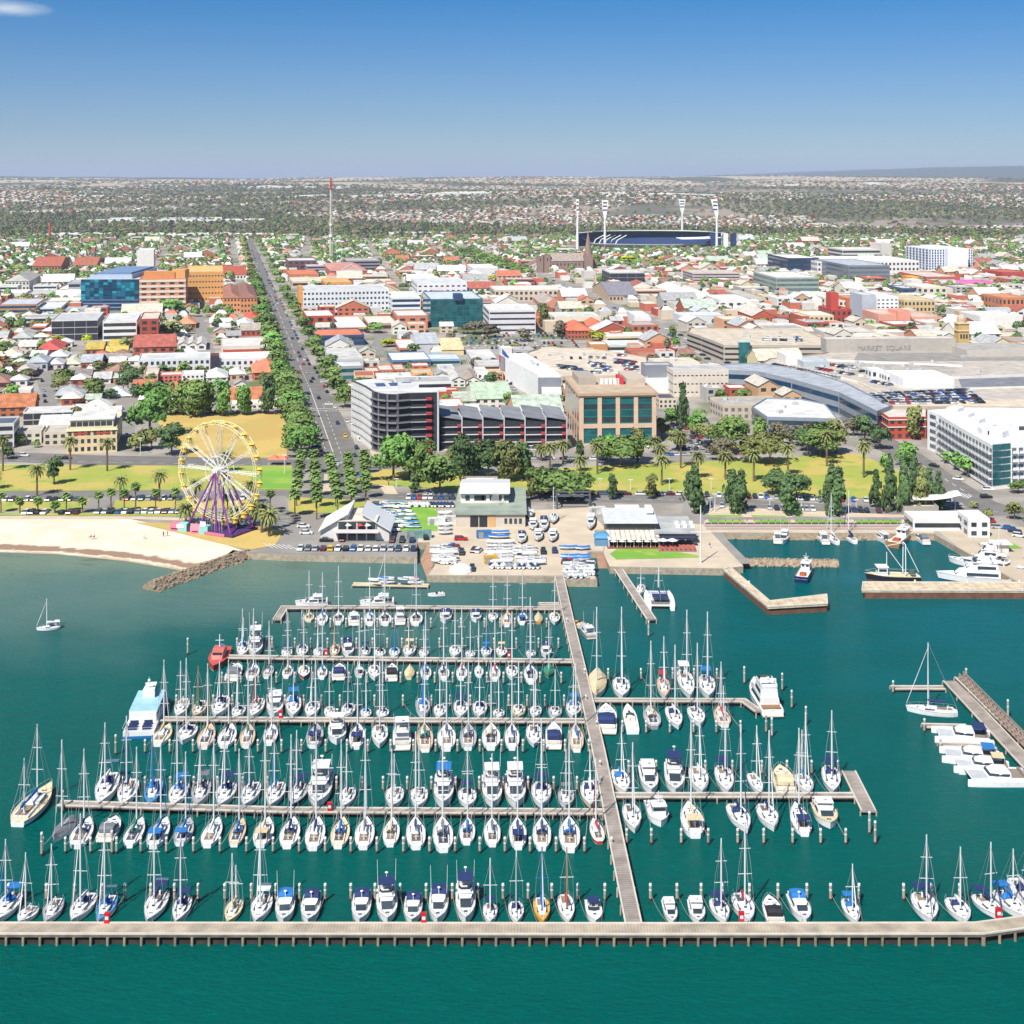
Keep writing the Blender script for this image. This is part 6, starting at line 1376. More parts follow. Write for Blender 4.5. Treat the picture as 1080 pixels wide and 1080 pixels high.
for nm_, px_, c_ in (('roof_patch', [(905,372),(1085,371),(1085,380),(900,381)], '8f8b86'),('roof_patch', [(870,380),(1010,386),(1000,400),(905,396)], 'a39c92'),('roof_patch', [(1010,398),(1088,396),(1088,408),(1015,410)], '7d7f86'),('skylight', [(975,383),(1000,384),(996,387),(970,386)], '6f777f'),('roof_patch', [(925,424),(1085,421),(1086,429),(945,429)], 'cdbfa8')):
 P = [G(x, y, ZL + 10.53 + .02 * (c_ == '6f777f')) for x, y in px_]; l_ = Vector(mr_.location); obj(nm_, MB().add([tuple(p - l_) for p in P], [(0,1,2,3)]), roofm(c_), mr_)
def mwall(x0, y0, x1, y1, h_, c_):
 a, b_ = G(x0, y0, ZL + 10.5), G(x1, y1, ZL + 10.5); l_ = Vector(mr_.location); d = (b_ - a).normalized(); n_ = Vector((-d.y, d.x, 0)) * .3; obj('roof_wall', MB().prism([tuple((p - l_)[:2]) for p in (a - n_, b_ - n_, b_ + n_, a + n_)], 10.5,10.5 + h_), wallm(c_), mr_)
for q_ in ((872,381,1015,387,1.2,'e0dcd4'),(1000,400,1085,397,1.4,'d8d4cc'),(905,397,1000,401,1.2,'d9d2c6'),(1015,411,1085,409,1.0,'dcd6ca'),(860,393,905,404,1.1,'e0dace'),(905,404,938,420,1.1,'d8ccb8')): mwall(*q_)
m_ = ZL + 10.5
for k, (x0, y0, x1, y1, n) in enumerate([(815,385,850,392,9),(850,392,890,401,10),(858,384,905,388,10),(860,389,900,396,9),(884,387,912,393,6),(920,403,940,407,5)]): carrow((x0, y0),(x1, y1), n, 'on the mall roof', fill=.85, z=m_)
for k in range(5): carrow((918 + k * 3,417 + k * 2.3),(1022 + k * 4,412 + k * 3.2),26,'in the long rows on the mall roof', fill=.85, z=m_)
def mroof(c_, x0, x1, yb, yt, yr, wall, roof, label, name='roof_block', style=None, n=0):
 p, a, u, v, w_, h, dep = solve(c_, x0, x1, yb, yt, yr, R(4), m_); r_ = bpoly(name, label, 'rooftop building', [p, p + u * w_, p + u * w_ + v * dep, p + v * dep], h, wall, roof, 1, style, n, z0=m_, occ=False, par=.3); return r_, p, a, w_, h
mroof('f',530,762,342,300,265,'e6e6e6','e8e8e6','large plain white box standing on the mall roof'); mroof('f',385,440,300,262,250,'dcdcda','d6d6d4','small white plant block on the mall roof', style='grid', n=2); mroof('f',455,505,315,285,270,'dcdcda','d6d6d4','white lift block beside the small plant block on the mall roof', style='grid', n=3)
mroof('f',75,195,248,225,205,'a9b4ba','b9c0c4','grey blue plant block at the left end of the mall roof'); mroof('f',-5,70,235,195,175,'dedad2','e4e0d8','cream block at the far left of the mall roof')
q_, p, a, w_, h = mroof('f',180,770,182,122,112,'aca69c','c0bab0','long grey wall lettered MARKET SQUARE across the mall roof')
tx = bpy.data.curves.new('lettering','FONT'); tx.body = 'MARKET  SQUARE'; tx.size = 4.2; tx.extrude = .08; tx.materials.append(flat('9c9894', .6)); to_ = bpy.data.objects.new('lettering_curve', tx); COL.objects.link(to_); bpy.context.view_layer.update(); tme = bpy.data.meshes.new_from_object(to_); bpy.data.objects.remove(to_); to = bpy.data.objects.new('lettering', tme); COL.objects.link(to); to.parent = q_[0]
to.location = (w_ * .235 * math.cos(a), w_ * .235 * math.sin(a) - .25, h * .18); to.rotation_euler = (R(90),0, a)
mroof('f',820,1150,200,172,140,'b9b2a6','a8a49c','long grey saw roof at the far right of the mall')
bld('f',822,1110,418,352,346,'b5523c','c8c0b4',1, None, 'long blank red brick wall above the right edge car park','warehouse', lm='long red brick wall'); bld('f',952,1110,228,180,150,'a84a38','b8543f',1, None, 'red brick hall with a curved top at the right edge','hall')
r_ = bld('f',692,815,172,132,112,'b89a5c','a89468',2,'grid','ornate cream bank with rows of columns','bank_building', n=7, lm='ornate cream bank')
p = G(*cp('f',792,172)); r_ = thing('bank_tower','ornate cream tower with a small ribbed dome beside the bank','tower', p - Vector((0,2,0)), R(4)); obj('shaft', MB().box(-3.8,-3.8,0,3.8,3.8,19), wallm('c2a468'), r_); obj('cornice', MB().box(-4.4,-4.4,14,4.4,4.4,14.7).box(-4.4,-4.4,19,4.4,4.4,19.8), wallm('d9c49a'), r_); obj('dome', MB().tube((0,0,19.8),(0,0,22),3.4,3.4,12).ball((0,0,22),3.5,12,8), wallm('b9a890'), r_)
for k in (-2,0,2): obj('window', win_me(1.2,3, GLASS, 'k'), None, r_, (k, -3.8,9))
# beige low office, modern grey office, brick hotel, white apartments
bpoly('office_building','flat roofed beige two storey office behind the park car park','office building', roofpoly([(555,592),(935,592),(870,532),(470,540),(475,556)], 6.5,'e'),6.5,'b9ab98','b2aca2',2,'grid', g='g', plant=4); landmark('flat beige office',775,440)
bpoly('office_building','low modern office with pale canopy roofs and blue grey fins','office building', roofpoly([(793,430),(809,441),(884,443),(870,427),(845,422),(808,421)], 8,'p'),8,'7f8c98','c9c6c0',2,'band', g='k', plant=4); landmark('low modern office',840,452)
r_ = bpoly('brick_hotel','old red brick corner hotel with white trimmed arches','hotel', roofpoly([(923,432),(937,441.5),(977,441),(977,431),(940,428)], 9.5,'p'),9.5,'b04c34','cfc6ba',3,'grid', g='k')[0]; landmark('red brick corner hotel',955,463)
W = roofpoly([(923,432),(937,441.5),(977,441)], 9.5,'p')
for z in (5.6,8.9): obj('white_band', MB().path([tuple(v_ - W[0] + Vector((0,-.2, z))) for v_ in W], .25,4), white, r_, tuple(Vector((W[0].x, W[0].y, ZL)) - r_.location))
def white_flats():
 h = 17; pts = [(978,433),(990,437),(1015,452),(1047,469.5),(1066,468),(1130,466),(1130,431),(1020,430)]; W = roofpoly(pts, h); L = [(p.x - W[0].x, p.y - W[0].y) for p in W]
 r_ = thing('apartment_block','white stepped apartment block with stacked balconies along the harbour street','apartment block',(W[0].x, W[0].y, ZL)); obj('wall', MB().prism(ccw(L),-.5, h), wallm('dfdfdd'), r_); obj('roof', MB().prism(inset(ccw(L), .4), h, h + .25), roofm('e2e2e0'), r_)
 for i, (n, st) in enumerate(((1,'grid'),(7,'balc'),(9,'balc'),(1, None),(9,'balc'))):
  if st: facade(r_, L[i], L[i + 1], .6, h - .4,5, st, n, 'g', white)
 facade(r_, (L[3][0] - .2, L[3][1] - .3), L[4], 1.5, h + .5,6,'curtain',2,'t')
 for k in range(5):
  p = Vector(L[1]).lerp(Vector(L[3]), k / 5); obj('stair_core', MB().box(0,1, h, 5,8, h + 2.8), wallm('e6e6e4'), r_, (p.x + 3, p.y, 0), R(-40)); obj('window', win_me(2,1.6, GLASS, 'k'), None, r_, (p.x + 6.2, p.y - 1.2, h + .6), R(-40))
 for k in range(3): obj('stair_core', MB().box(0,0, h, 7,6, h + 3), wallm('e6e6e4'), r_, (L[4][0] - 6 + k * 16, L[4][1] + 14 + (k % 2) * 10,0)); obj('window', win_me(3,1.6, GLASS, 'k'), None, r_, (L[4][0] - 2.5 + k * 16, L[4][1] + 14 + (k % 2) * 10, h + .8))
 OCC.append([(p.x, p.y) for p in W]); landmark('white harbour apartments',1030,500)
white_flats()
# --- left waterfront houses
r_ = bld('a',422,740,892,742,655,'d9c39a','d6d2ca',3,'grid','cream three storey hotel with arched windows facing the bay','bayside_hotel','hotel', n=8, lm='cream bayside hotel')[0]
p, a, u, v, w_, h, dep = solve('a',422,740,892,742,655)
def rot(x, y): return (u.x * x + v.x * y, u.y * x + v.y * y)
def onroot(name, mb, m_, x=0, y=0, z=0): return obj(name, mb, m_, r_, (*rot(x, y), z), a)
onroot('upper_storey', MB().box(w_ * .06,2.5, h, w_ * .92, dep * .7, h + 3.6), wallm('d3c6aa')); onroot('cornice', MB().box(-.3,-.5, h - .6, w_ + .3,0, h), wallm('e6d9b8')); onroot('roof', MB().box(w_ * .04,2, h + 3.6, w_ * .94, dep * .72, h + 3.9), roofm('d8d6d0'))
for k in range(7): onroot('window', win_me(2.2,1.8, GLASS, 'k'), None, w_ * (.12 + .12 * k),2.5, h + 1)
for k in (0.28, .72): onroot('red_sign', MB().box(-3,-.3, h * .8,3,-.05, h * .87), wallm('b5413a'), w_ * k)
bld('a',108,262,832,762,722,'c9c0b0','b3aea4',2,'grid','beige two storey villa with a flat grey roof, beside its twin','villa','house', n=3); bld('a',275,422,842,764,720,'c3b9a8','b0aba1',2,'grid','beige villa with a flat roof next to the cream hotel','villa','house', n=3)
bld('a',-80,88,862,712,668,'c8c8c6','4f5868',3,'band','white and dark three storey modern villa at the left edge','villa','house', g='d'); bld('a',146,460,722,636,604,'d0d0ce','c2bfba',2,'curtain','white framed modern house with deep dark glazing','villa','house', n=5, g='d')
pitched('a',-60,215,665,600,560,'a8623f','b8744e','gable','long orange brick flats with arched bays','brick_flats','flats',2, None); bld('a',18,195,555,500,478,'e0deda','d8cfc0',1,'grid','low white cube house with two small windows','villa','house', n=3)
H_ = 'houses of the town'
for a in ((350,530,545,522,485,'d6cdbd','a9adae','hip','grey pyramid roofed cottage by the leafy lane'),(100,215,412,372,335,'9c5546','b4b0aa','hip','red brick house with a pale hip roof'),(510,640,360,315,275,'a5604a','b9bcc0','gable','brick house with a silver roof'),(475,578,432,395,368,'b07a50','8f8a84','gable','tan house with a dark garage front'),
    (540,652,268,232,190,'a96a48','c6b054','gable','brick house under a mustard roof'),(690,820,222,215,184,'b8b0a0','c4ae50','gable','mustard roofed bungalow by the office'),(668,805,270,258,232,'a86044','cdb85c','gable','lower mustard roofed bungalow'),(232,388,272,236,190,'a8453c','b8524a','hip','wide red roofed brick house'),
    (115,230,240,215,188,'cfc8bc','d6d0c8','gable','white tin roofed cottage'),(-10,140,300,275,238,'cfc4a8','cdc2ae','hip','broad cream roofed house at the left edge'),(172,300,370,315,282,'b3b6ba','9ba0a4','hip','grey walled house with a long verandah'),(400,510,345,325,282,'d3cdc0','c9cdb8','hip','pale green roofed cottage'),
    (80,200,190,160,120,'b9b2a0','a9aca8','hip','grey hip roofed house by the salmon shops'),(300,400,360,325,298,'d8c4c0','b5b7ba','hip','pink walled cottage among grey roofs'),(640,830,540,530,495,'cfc8bc','b9bcbe','hip','pale grey hip roofed house by the big plane tree'),(545,700,620,600,565,'cdc5b5','c6c3bb','hip','cream hip roofed villa behind the hotel'),
    (600,760,680,655,612,'d6cfc2','d0cdc6','gable','white roofed wing behind the hotel'),(590,700,450,420,385,'d8d4cc','c4c2bc','gable','white house with chimneys'),(640,740,320,290,272,'a3564a','9c9a96','gable','brick house below the mustard roofs'),(750,830,320,290,270,'a85a4c','a5a29c','gable','small brick house next door to the leafy yard')):
 pitched('a', *a[:5], a[5], a[6], a[7], a[8])
bld('a',325,618,180,52,5,'d3d3d1','b5b6b6',3,'curtain','white framed three storey office with black glazing', lm='white framed black glazed office', n=4, g='d'); bld('a',650,865,178,58,10,'dcdcda','c8c8c6',3,'band','white banded three storey office with grey plant room', lm='white banded office', g='k')
bld('a',885,1003,200,44,0,'a54c38','bdb4a8',4,'grid','tall narrow red brick block with white window bands', n=2, lm='narrow red brick block')
bld('a',380,540,12,-20,-40,'a9adb0','a4a9ad',1, None, 'grey plant room roof behind the black glazed office','plant_building', occ=False); bld('a',188,290,132,92,70,'c2705c','cbc4ba',2,'band','salmon brick shop with two dark bands','shop_building','shop')
bld('a',908,1000,458,398,352,'c4a890','c9bfb2',3,'grid','narrow pinkish three storey flats','flats','flats', n=3)
for i, (x0, x1) in enumerate(((945,1010),(1010,1075))): pitched('a', x0, x1,268,200,170,'d9d6d0','bdbbb6','gablef','white steep gabled terrace house, %s of the pair' % ('left' if i == 0 else 'right'),'terrace_house', n=1)
for i, (x0, x1) in enumerate(((170,228),(228,286),(286,344))): pitched('b', x0, x1,236,200,160,'dbd7d0','c6c2bc','gablef','white steep gabled terrace house, %s of the three' % nth(i + 1),'terrace_house', n=1)
bld('b',-85,370,382,302,264,'d6d8da','c6c6c4',2,'grid','long white two storey terrace left of the arched brown tower','terrace_block','building', n=13, lm='long white terrace'); bld('b',428,792,380,300,258,'d4d6d8','cfcdc8',2,'grid','long white two storey terrace right of the arched brown tower','terrace_block','building', n=10)
r_ = bld('b',372,427,384,272,262,'6a3e3c','7a4a46',1,'curtain','brown arched glass entrance tower between two white terraces','entrance_tower','building', n=1, g='d')
bld('b',440,772,264,218,168,'d0c8bc','d6d0c8',1, None, 'white shed with a long red brick stripe','warehouse'); bld('b',452,770,268,240,235,'b4543e','c8c0b4',1, None, 'low red brick wall in front of the white shed','brick_wall','wall', occ=False)
pitched('b',640,836,430,378,322,'bd6b4c','c97a5c','hip','terracotta roofed villa beside the avenue','villa', n=4, floors=2, lm='terracotta roofed villa'); pitched('b',480,700,585,552,505,'d8c8ae','c07a54','gable','long orange tiled pavilion behind the playing field','pavilion','house'); bld('b',500,800,612,585,562,'d9d2c4','d4d0c8',1,'grid','white verandah building under the trees of the playing field','pavilion','building', n=9)
pitched('b',345,480,435,410,370,'d9d6d0','c8cacb','hip','grey white pyramid roofed house behind the row of trees', n=3); bld('b',190,330,440,395,372,'dcdad6','d4d2ce',2,'grid','white flats behind the big trees','flats','flats', n=5); bld('b',50,190,442,400,380,'c46a5c','dcd6ce',2,'grid','white and red shops behind the big trees','shop_building','shop', n=5)
pitched('b',565,690,150,112,80,'a8503c','b5aca0','gable','low brick house with a pale roof by the avenue'); pitched('b',430,498,130,95,70,'cf9c7c','d8d6d0','gable','white roofed peach cottage'); pitched('b',590,690,60,40,8,'b0705c','c25a44','hip','red tiled house beside the avenue'); pitched('b',175,280,100,70,38,'a85c44','c08a68','hip','brick house with an apricot tiled roof'); pitched('b',545,650,100,80,48,'c4ccc4','c0c6c0','hip','pale green hip roofed house')
# --- centre left
bld('c',18,325,212,150,108,'2f4a7c','c8744f',2,'band','navy blue shopfront building with an orange roof','shop_building','shop', lm='navy and orange shop'); bld('c',-40,135,98,25,-12,'b04a34','d0ccc6',2,'grid','red corner shop with blue windows by the avenue','shop_building','shop', n=3)
bld('c',155,348,132,98,28,'c08a70','d8d6d0',1,'band','cream roofed shop with a long dark awning','shop_building','shop'); bld('c',350,532,112,72,25,'b8937c','d6cfc0',1,'band','cream roofed low shop beside the red brick block','shop_building','shop'); bld('c',535,727,100,22,-12,'c07a64','cfc9c0',2,'grid','salmon brick two storey block with paired dark windows','office_building', n=3, bh=.35, lm='salmon brick block')
pitched('c',660,798,258,195,130,'b3b7ba','b9bdc0','gable','big silver grey gabled shed','warehouse','warehouse', style=None, group=None, lm='silver grey shed'); pitched('c',800,955,268,235,165,'d9c08c','dfcf9f','gable','cream yellow gabled hall with a round window','hall','hall', style=None, group=None)
bld('c',545,700,258,228,172,'c9705c','d4d2ce',1,'band','white roofed shop with a red front','shop_building','shop'); bld('c',500,745,340,305,255,'5b7aa0','dad8d4',1,'band','white roofed arcade with a blue awning','shop_building','shop'); bld('c',740,935,330,300,265,'7fa8c0','c4c8ca',1,'band','grey roofed arcade with pale blue front','shop_building','shop')
bld('c',112,320,380,300,230,'c4c4c2','c9c7c2',1, None, 'grey white workshop with a broad cream roof','warehouse', lm='grey white workshop'); bld('c',160,320,432,345,312,'9b9fa0','cfcfcd',2,'band','grey box building with turquoise upper windows','office_building', g='t'); bld('c',320,425,425,378,350,'a5483a','c2b8aa',1, None, 'small dark red brick shop','shop_building','shop')
bld('c',420,512,415,368,335,'b8735c','d2c8ba',2,'grid','brick shop with a white shaded front','shop_building','shop', n=4); bld('c',515,585,410,365,330,'b86e50','bcb3a5',2,'grid','orange brick shop with a flat grey roof','shop_building','shop', n=3); bld('c',632,760,462,388,360,'d39a5e','bdb39f',2,'grid','bright orange rendered building behind the apartments','office_building', n=3, lm='bright orange building')
for i, (x0, x1) in enumerate(((882,965),(972,1055),(1060,1130))): pitched('c', x0, x1,470,425,372,'d6d2ca',('c9c6be','a8998a','c9c6be')[i], 'gablef','steep white gabled townhouse, %s of the three behind the apartments' % nth(i + 1),'terrace_house', n=2, floors=2)
bld('c',800,920,560,495,478,'b8543e','d0c8bc',1, None, 'red brick wing behind the dark townhouses','office_building', occ=False); pitched('c',900,1030,622,560,505,'d6cfc0','b9c0ae','gable','cream house with a sage roof behind the dark townhouses','house'); pitched('c',1020,1260,610,545,460,'d8d2c4','b7cdb0','gable','green roofed house with dormers behind the dark townhouses','guest_house','house', floors=2, group=None)
bld('c',805,920,625,590,545,'b07a58','9c8a78',1, None, 'tan roofed annexe left of the sage roofed house','annexe')
bld('d',-15,140,350,290,240,'d4d4d2','c8c6c2',2,'grid','white block left of the long white store','office_building', n=4); bld('d',20,90,460,385,350,'dad8d4','cfcdc8',2,'grid','narrow white building with dark windows','office_building', n=2); bld('d',80,185,430,385,355,'bd8c6e','c4a48a',2,'grid','tan rendered flats beside the long white store','flats','flats', n=3)
# centre: car park office, red roofs
bld('d',95,390,135,-10,-50,'d0ced0','c9c5be',4,'band','white banded four storey parking office beyond the open car park','office_building', bz=.5, bh=.3, g='d', lm='white banded parking office'); pitched('d',592,745,165,112,72,'b05a44','c46a4c','hip','long orange tiled brick building by the lime tree','brick_hall','building', floors=2, group=None, n=7, lm='orange tiled building'); pitched('d',745,860,130,100,50,'dcd6ca','c46a4c','hip','orange tiled wing with a white end wall','brick_hall','building', group=None)
bld('d',862,940,175,128,118,'b5604a','c9bfb4',2,'grid','small brick cottage shop by the diagonal street','shop_building','shop', n=3); bld('d',735,845,248,205,185,'b88454','c9c9c6',1, None, 'tan brick shed above the rooftop car park','warehouse'); bld('d',845,1080,245,210,180,'c9c5bd','c6cdd0',1,'band','low white shop with a red panel','shop_building','shop'); bld('e',-20,230,305,262,228,'b8664e','a35c48',2,'grid','row of old brick shops with orange chimneys','shop_building','shop', n=12, lm='row of old brick shops')
bld('j',1015,1110,665,560,535,'dadad8','d8d8d6',2, None, 'plain white cube on the diagonal street corner','office_building', lm='plain white cube'); bld('e',-10,100,90,38,20,'dcdcda','dadada',1, None, 'second smaller white box on the diagonal street','office_building')
bld('j',130,560,470,400,372,'c9b8a4','c9c5bd',2,'grid','cream row of shops below the street trees','shop_building','shop', n=14); bld('j',-10,150,310,260,235,'d2d0cc','d8d6d2',1, None, 'broad white shed right of the white terrace offices','warehouse'); bld('j',200,400,325,300,262,'c4bcae','c4bfb6',1, None, 'pale shed by the street trees','warehouse')
bld('j',500,800,625,570,540,'d2c8b4','c0c3bd',1, None, 'wide cream shed with a pale green roof behind the orange tiles','warehouse')
pitched('j',420,555,510,480,425,'b3735c','a3958c','hip','brown grey pointed roof house below the street trees','villa'); pitched('j',490,620,540,510,470,'b8694c','b5785c','hip','orange brick hip roofed villa','villa')
# church, stone hall, stadium and towers
def church():
 p, a, u, v, w_, h, dep = solve('j',478,692,285,212,150); r_ = thing('church','great brown stone church with twin square towers and a pointed spire','church', p, a); st = wallm('8a7468'); rf = roofm('a3948a','sheet'); dep = 22; rh = 9
 q = MB(); q.prism([(0,0),(w_, 0),(w_, dep),(0, dep)], -.5, h); q.add([(0,0, h),(0, dep, h),(0, dep / 2, h + rh),(w_, 0, h),(w_, dep, h),(w_, dep / 2, h + rh)], [(0,2,1),(3,4,5)]); obj('nave', q, st, r_)
 obj('roof', MB().loft([[(x, -.5, h - .2),(x, dep / 2, h + rh),(x, dep + .5, h - .2),(x, dep + .5, h + .2),(x, dep / 2, h + rh + .5),(x, -.5, h + .2)] for x in (-.5, w_ + .5)]), rf, r_)
 obj('aisle', MB().box(2,-6,-.5, w_ - 2,0, h * .5), st, r_)
 for k in range(8): obj('window', win_me(1.4,3, GLASS, 'k'), None, r_, (5 + k * (w_ - 10) / 7,0, h * .6))
 for i, (x, y) in enumerate(((-16,2),(-7,2))):
  t_ = obj('tower', MB().box(x, y - 3,0, x + 8, y + 7, h * 1.45), st, r_); obj('battlement', MB().box(x - .3, y - 3.3, h * 1.45, x + 1.6, y + 7.3, h * 1.45 + 1.5).box(x + 6.4, y - 3.3, h * 1.45, x + 8.3, y + 7.3, h * 1.45 + 1.5), st, t_); obj('window', win_me(1.3,4, GLASS, 'k'), None, t_, (x + 4, y - 3, h))
 tw = obj('tower', MB().box(w_ + 1,-2,0, w_ + 12,9, h * 1.5), st, r_); cx, cy = w_ + 6.5,3.5; n = 8; obj('spire', MB().tube((cx, cy, h * 1.5),(cx, cy, h * 1.5 + 31),5.6, .2,8), st, tw)
 for x in (w_ + 1.5, w_ + 11.5): obj('pinnacle', MB().tube((x, -1.5, h * 1.5),(x, -1.5, h * 1.5 + 6), .8, .1,5), st, tw)
 obj('transept', MB().prism([(w_ + 1,9),(w_ + 18,9),(w_ + 18,24),(w_ + 1,24)], -.5, h), st, r_); OCC.append([(z.x, z.y) for z in (p - u * 20 - v * 8, p + u * (w_ + 22) - v * 8, p + u * (w_ + 22) + v * 30, p - u * 20 + v * 30)]); landmark('brown stone church',600,288)
church()
pitched('j',855,1040,470,430,372,'b8a284','8d8a92','gable','stone hall with a steep slate roof','stone_hall','hall', group=None, ridge=9, lm='slate roofed stone hall'); bld('j',860,1080,372,290,268,'a3a3a5','cfcac2',3,'curtain','grey panel building with maroon window bands', n=4, g='d', lm='grey panel building')
bld('k',425,722,362,292,272,'bdaea8','c6bcb2',4,'band','pinkish four deck car park with long dark slots','car_park_building','car park', bz=.45, bh=.35, g='d', lm='pinkish four deck car park'); bld('k',592,790,535,462,430,'dddad6','dcdad6',1,'grid','white theatre with a curved stepped front','theatre','theatre', n=4, lm='white curved theatre')
pitched('k',470,590,500,455,395,'b5543e','d9d5cf','gablef','red brick hall with a white gabled roof, left of the theatre','brick_hall','hall', group=None); pitched('k',800,940,610,560,515,'b85a40','d0c8bc','gablef','orange brick gabled hall with a pale roof','brick_hall','hall', group=None); bld('k',340,625,610,560,540,'c4cacc','bfc7c8',1, None, 'wide pale teal roofed shed','warehouse'); bld('k',785,890,495,455,400,'b9b4aa','b7b1a6',1, None, 'plain grey block beside the theatre','warehouse')
bld('k',210,410,480,448,425,'c9bfb0','d6d4d0',1,'grid','white roofed row with small dark windows','shop_building','shop', n=8); pitched('k',295,440,455,420,372,'bb5a45','dad5ce','hip','red brick shop with white pyramid roofs','shop_building','shop', group=None)
bld('k',190,290,560,520,505,'a84a3c','c9c0b4',1, None, 'dark red brick box near the diagonal street','shop_building','shop'); bld('k',375,530,225,205,192,'cfc9be','d4d2cc',1, None, 'white shed beyond the pinkish car park','warehouse'); bld('k',360,460,270,235,218,'b8483c','d2c4b8',1, None, 'bright red brick shed beyond the pinkish car park','warehouse')
# hospital group
def hospital():
 p, a, u, v, w_, h, dep = solve('g',512,880,527,328,268, R(2)); r_ = thing('hospital','blue and turquoise glass hospital block with a mosaic facade','hospital', p, a); landmark('blue glass hospital',116,328)
 obj('wall', MB().prism([(0,0),(w_, 0),(w_, dep),(0, dep)], -.5, h), wallm('5a6f8c'), r_); obj('roof', MB().box(.5, .5, h, w_ - .5, dep - .5, h + .1), roofm('b9bfc8'), r_)
 tm_ = [mat('mosaic_%d' % i, hexc(c_), .25) for i, c_ in enumerate(('10485e','176a80','228c9c','0f3a54','25617f'))]; z0 = h * .36; k = 0
 for f in range(7):
  zz_ = z0 + (h - z0) * f / 7
  for i in range(13):
   k += 1; x = w_ * i / 13; rs = random.Random(k * 7); obj('glass_panel', cached(('mos', rs.randrange(5)), lambda: mesh(MB().box(.1,-.35, .15, w_ / 13 - .1,0,(h - z0) / 7 - .15), tm_[random.Random(k * 7).randrange(5)], 'p')), None, r_, (x, 0, zz_))
 for f in range(3): obj('window', MB().box(.5,-.3, h * .36 * f / 3 + .8, w_ - .5,0, h * .36 * (f + 1) / 3 - .8), GL['b'], r_); obj('ledge', MB().box(0,-.8, h * .36 * (f + 1) / 3 - .7, w_, 0, h * .36 * (f + 1) / 3 - .4), wallm('8fa3c0'), r_)
 obj('plant_screen', MB().box(w_ * .12,6, h, w_ * .86,7, h + 4).box(w_ * .12,6, h, w_ * .13, dep * .8, h + 4).box(w_ * .85,6, h, w_ * .86, dep * .8, h + 4), wallm('a9b4c4'), r_); obj('plant_room', MB().box(w_ * .2,14, h, w_ * .8, dep * .8, h + 5.2), wallm('6a85a8'), r_); OCC.append([(z.x, z.y) for z in (p, p + u * w_, p + u * w_ + v * dep, p + v * dep)])
hospital()
rr_, LL_, hh_ = bld('p',147,196,329,295,288,'c98a64','c98a58',6,'grid','orange brick hospital wing with white bands','hospital_wing','hospital', n=5, bz=.1, bh=.3, g='k', lm='orange banded hospital wing', plant=2)
for a_, b_ in vis_edges(LL_, rr_.location):
 for f_ in range(6): facade_band = obj('white_band', MB().loft([[(x_[0] + (b_[1] - a_[1]) * .004, x_[1] - .35, hh_ * (f_ + k_) / 6) for k_ in (.5, .95)] for x_ in (a_, b_)], cap=False, closed=False), wallm('dccdba'), rr_)
wa_ = LL_[1][0] - LL_[0][0]; obj('plant_room', MB().prism([(wa_ * .04,9),(wa_ * .72,9 + wa_ * .1),(wa_ * .70,24),(0,22)], hh_, hh_ + 6.5), wallm('c98850'), rr_); obj('plant_room', MB().box(wa_ * .66,14, hh_, wa_ * .95,30, hh_ + 8), wallm('d29a62'), rr_)
bld('p',196,235.5,318,287.5,281,'d6a05e','d8aa6c',5,'grid','yellow ochre hospital wing with rows of dark windows','hospital_wing','hospital', n=12, lm='yellow ochre wing', bh=.22); bld('p',144.3,162.2,300,264.5,262.5,'d8d5ce','cfccc6',1, None, 'blank white cube tower rising behind the hospital','lift_tower','tower', lm='blank white tower')
pitched('h',455,560,538,445,372,'cf9460','9a6a58','hip','tan walled mansion with a brown hip roof, left half','mansion', floors=3, n=5); pitched('h',562,668,545,445,365,'c88858','8f6458','hip','tan walled mansion with a brown hip roof, right half','mansion', floors=3, n=5); pitched('h',450,600,330,300,262,'d6cec2','b85c42','gable','red roofed hall with a white pediment','hall','hall', group=None)
bld('g',-10,235,572,492,455,'b98a6a','b9c0c8',3,'band','brick and white wing with a grey barrel roof at the left edge', g='b', lm='brick and white wing'); bld('g',240,385,565,512,480,'d2d6d8','cfd1d2',2,'band','white wing with bright blue windows', g='b'); bld('g',290,505,515,470,448,'c9c6bf','d6d2c8',1, None, 'white roofed ward building','hospital_wing','hospital'); bld('g',172,435,455,425,402,'b3aeae','c0bdb8',2,'band','grey deck building behind the ward', g='d')
bld('g',432,510,452,352,335,'a3a7ac','b4b7ba',3,'band','grey stair block against the blue hospital','office_building', g='d'); pitched('g',30,185,400,340,300,'d3cec4','aaa59e','hip','white walled house with a broad grey hip roof','mansion', floors=2); bld('g',5,165,442,418,398,'dad8d4','e0deda',1, None, 'bright white flat shed at the left edge','warehouse')
pitched('g',205,385,298,245,212,'a3765c','b86a50','gable','long orange tiled school block','school_building','school', floors=2, group=None); pitched('g',460,610,262,240,205,'b08868','b46e50','gable','orange tiled roof block half hidden by trees','school_building','school', group=None)
bld('i',-62,480,535,402,372,'d4d6d8','c6c6c4',4,'grid','long white four storey block with small dark square windows','office_building', n=22, bh=.38, lm='long white four storey block', g='k'); bld('i',498,682,545,448,410,'d8dadb','d3d1cc',3,'band','white three storey block beside the blue glass office', g='b')
bld('i',-90,-62,535,380,368,'cf9450','cf9c60',1, None, 'orange end tower of the long white block','stair_tower','tower')
bld('i',745,1075,632,458,408,'3a6478','b6c0c8',5,'curtain','teal blue glass office with a grey flank', n=8, g='t', lm='teal blue glass office'); bld('i',895,950,458,430,420,'2a4468','30486c',1, None, 'navy plant box on the teal blue office','plant_building', occ=False, z0=ZL + 22)
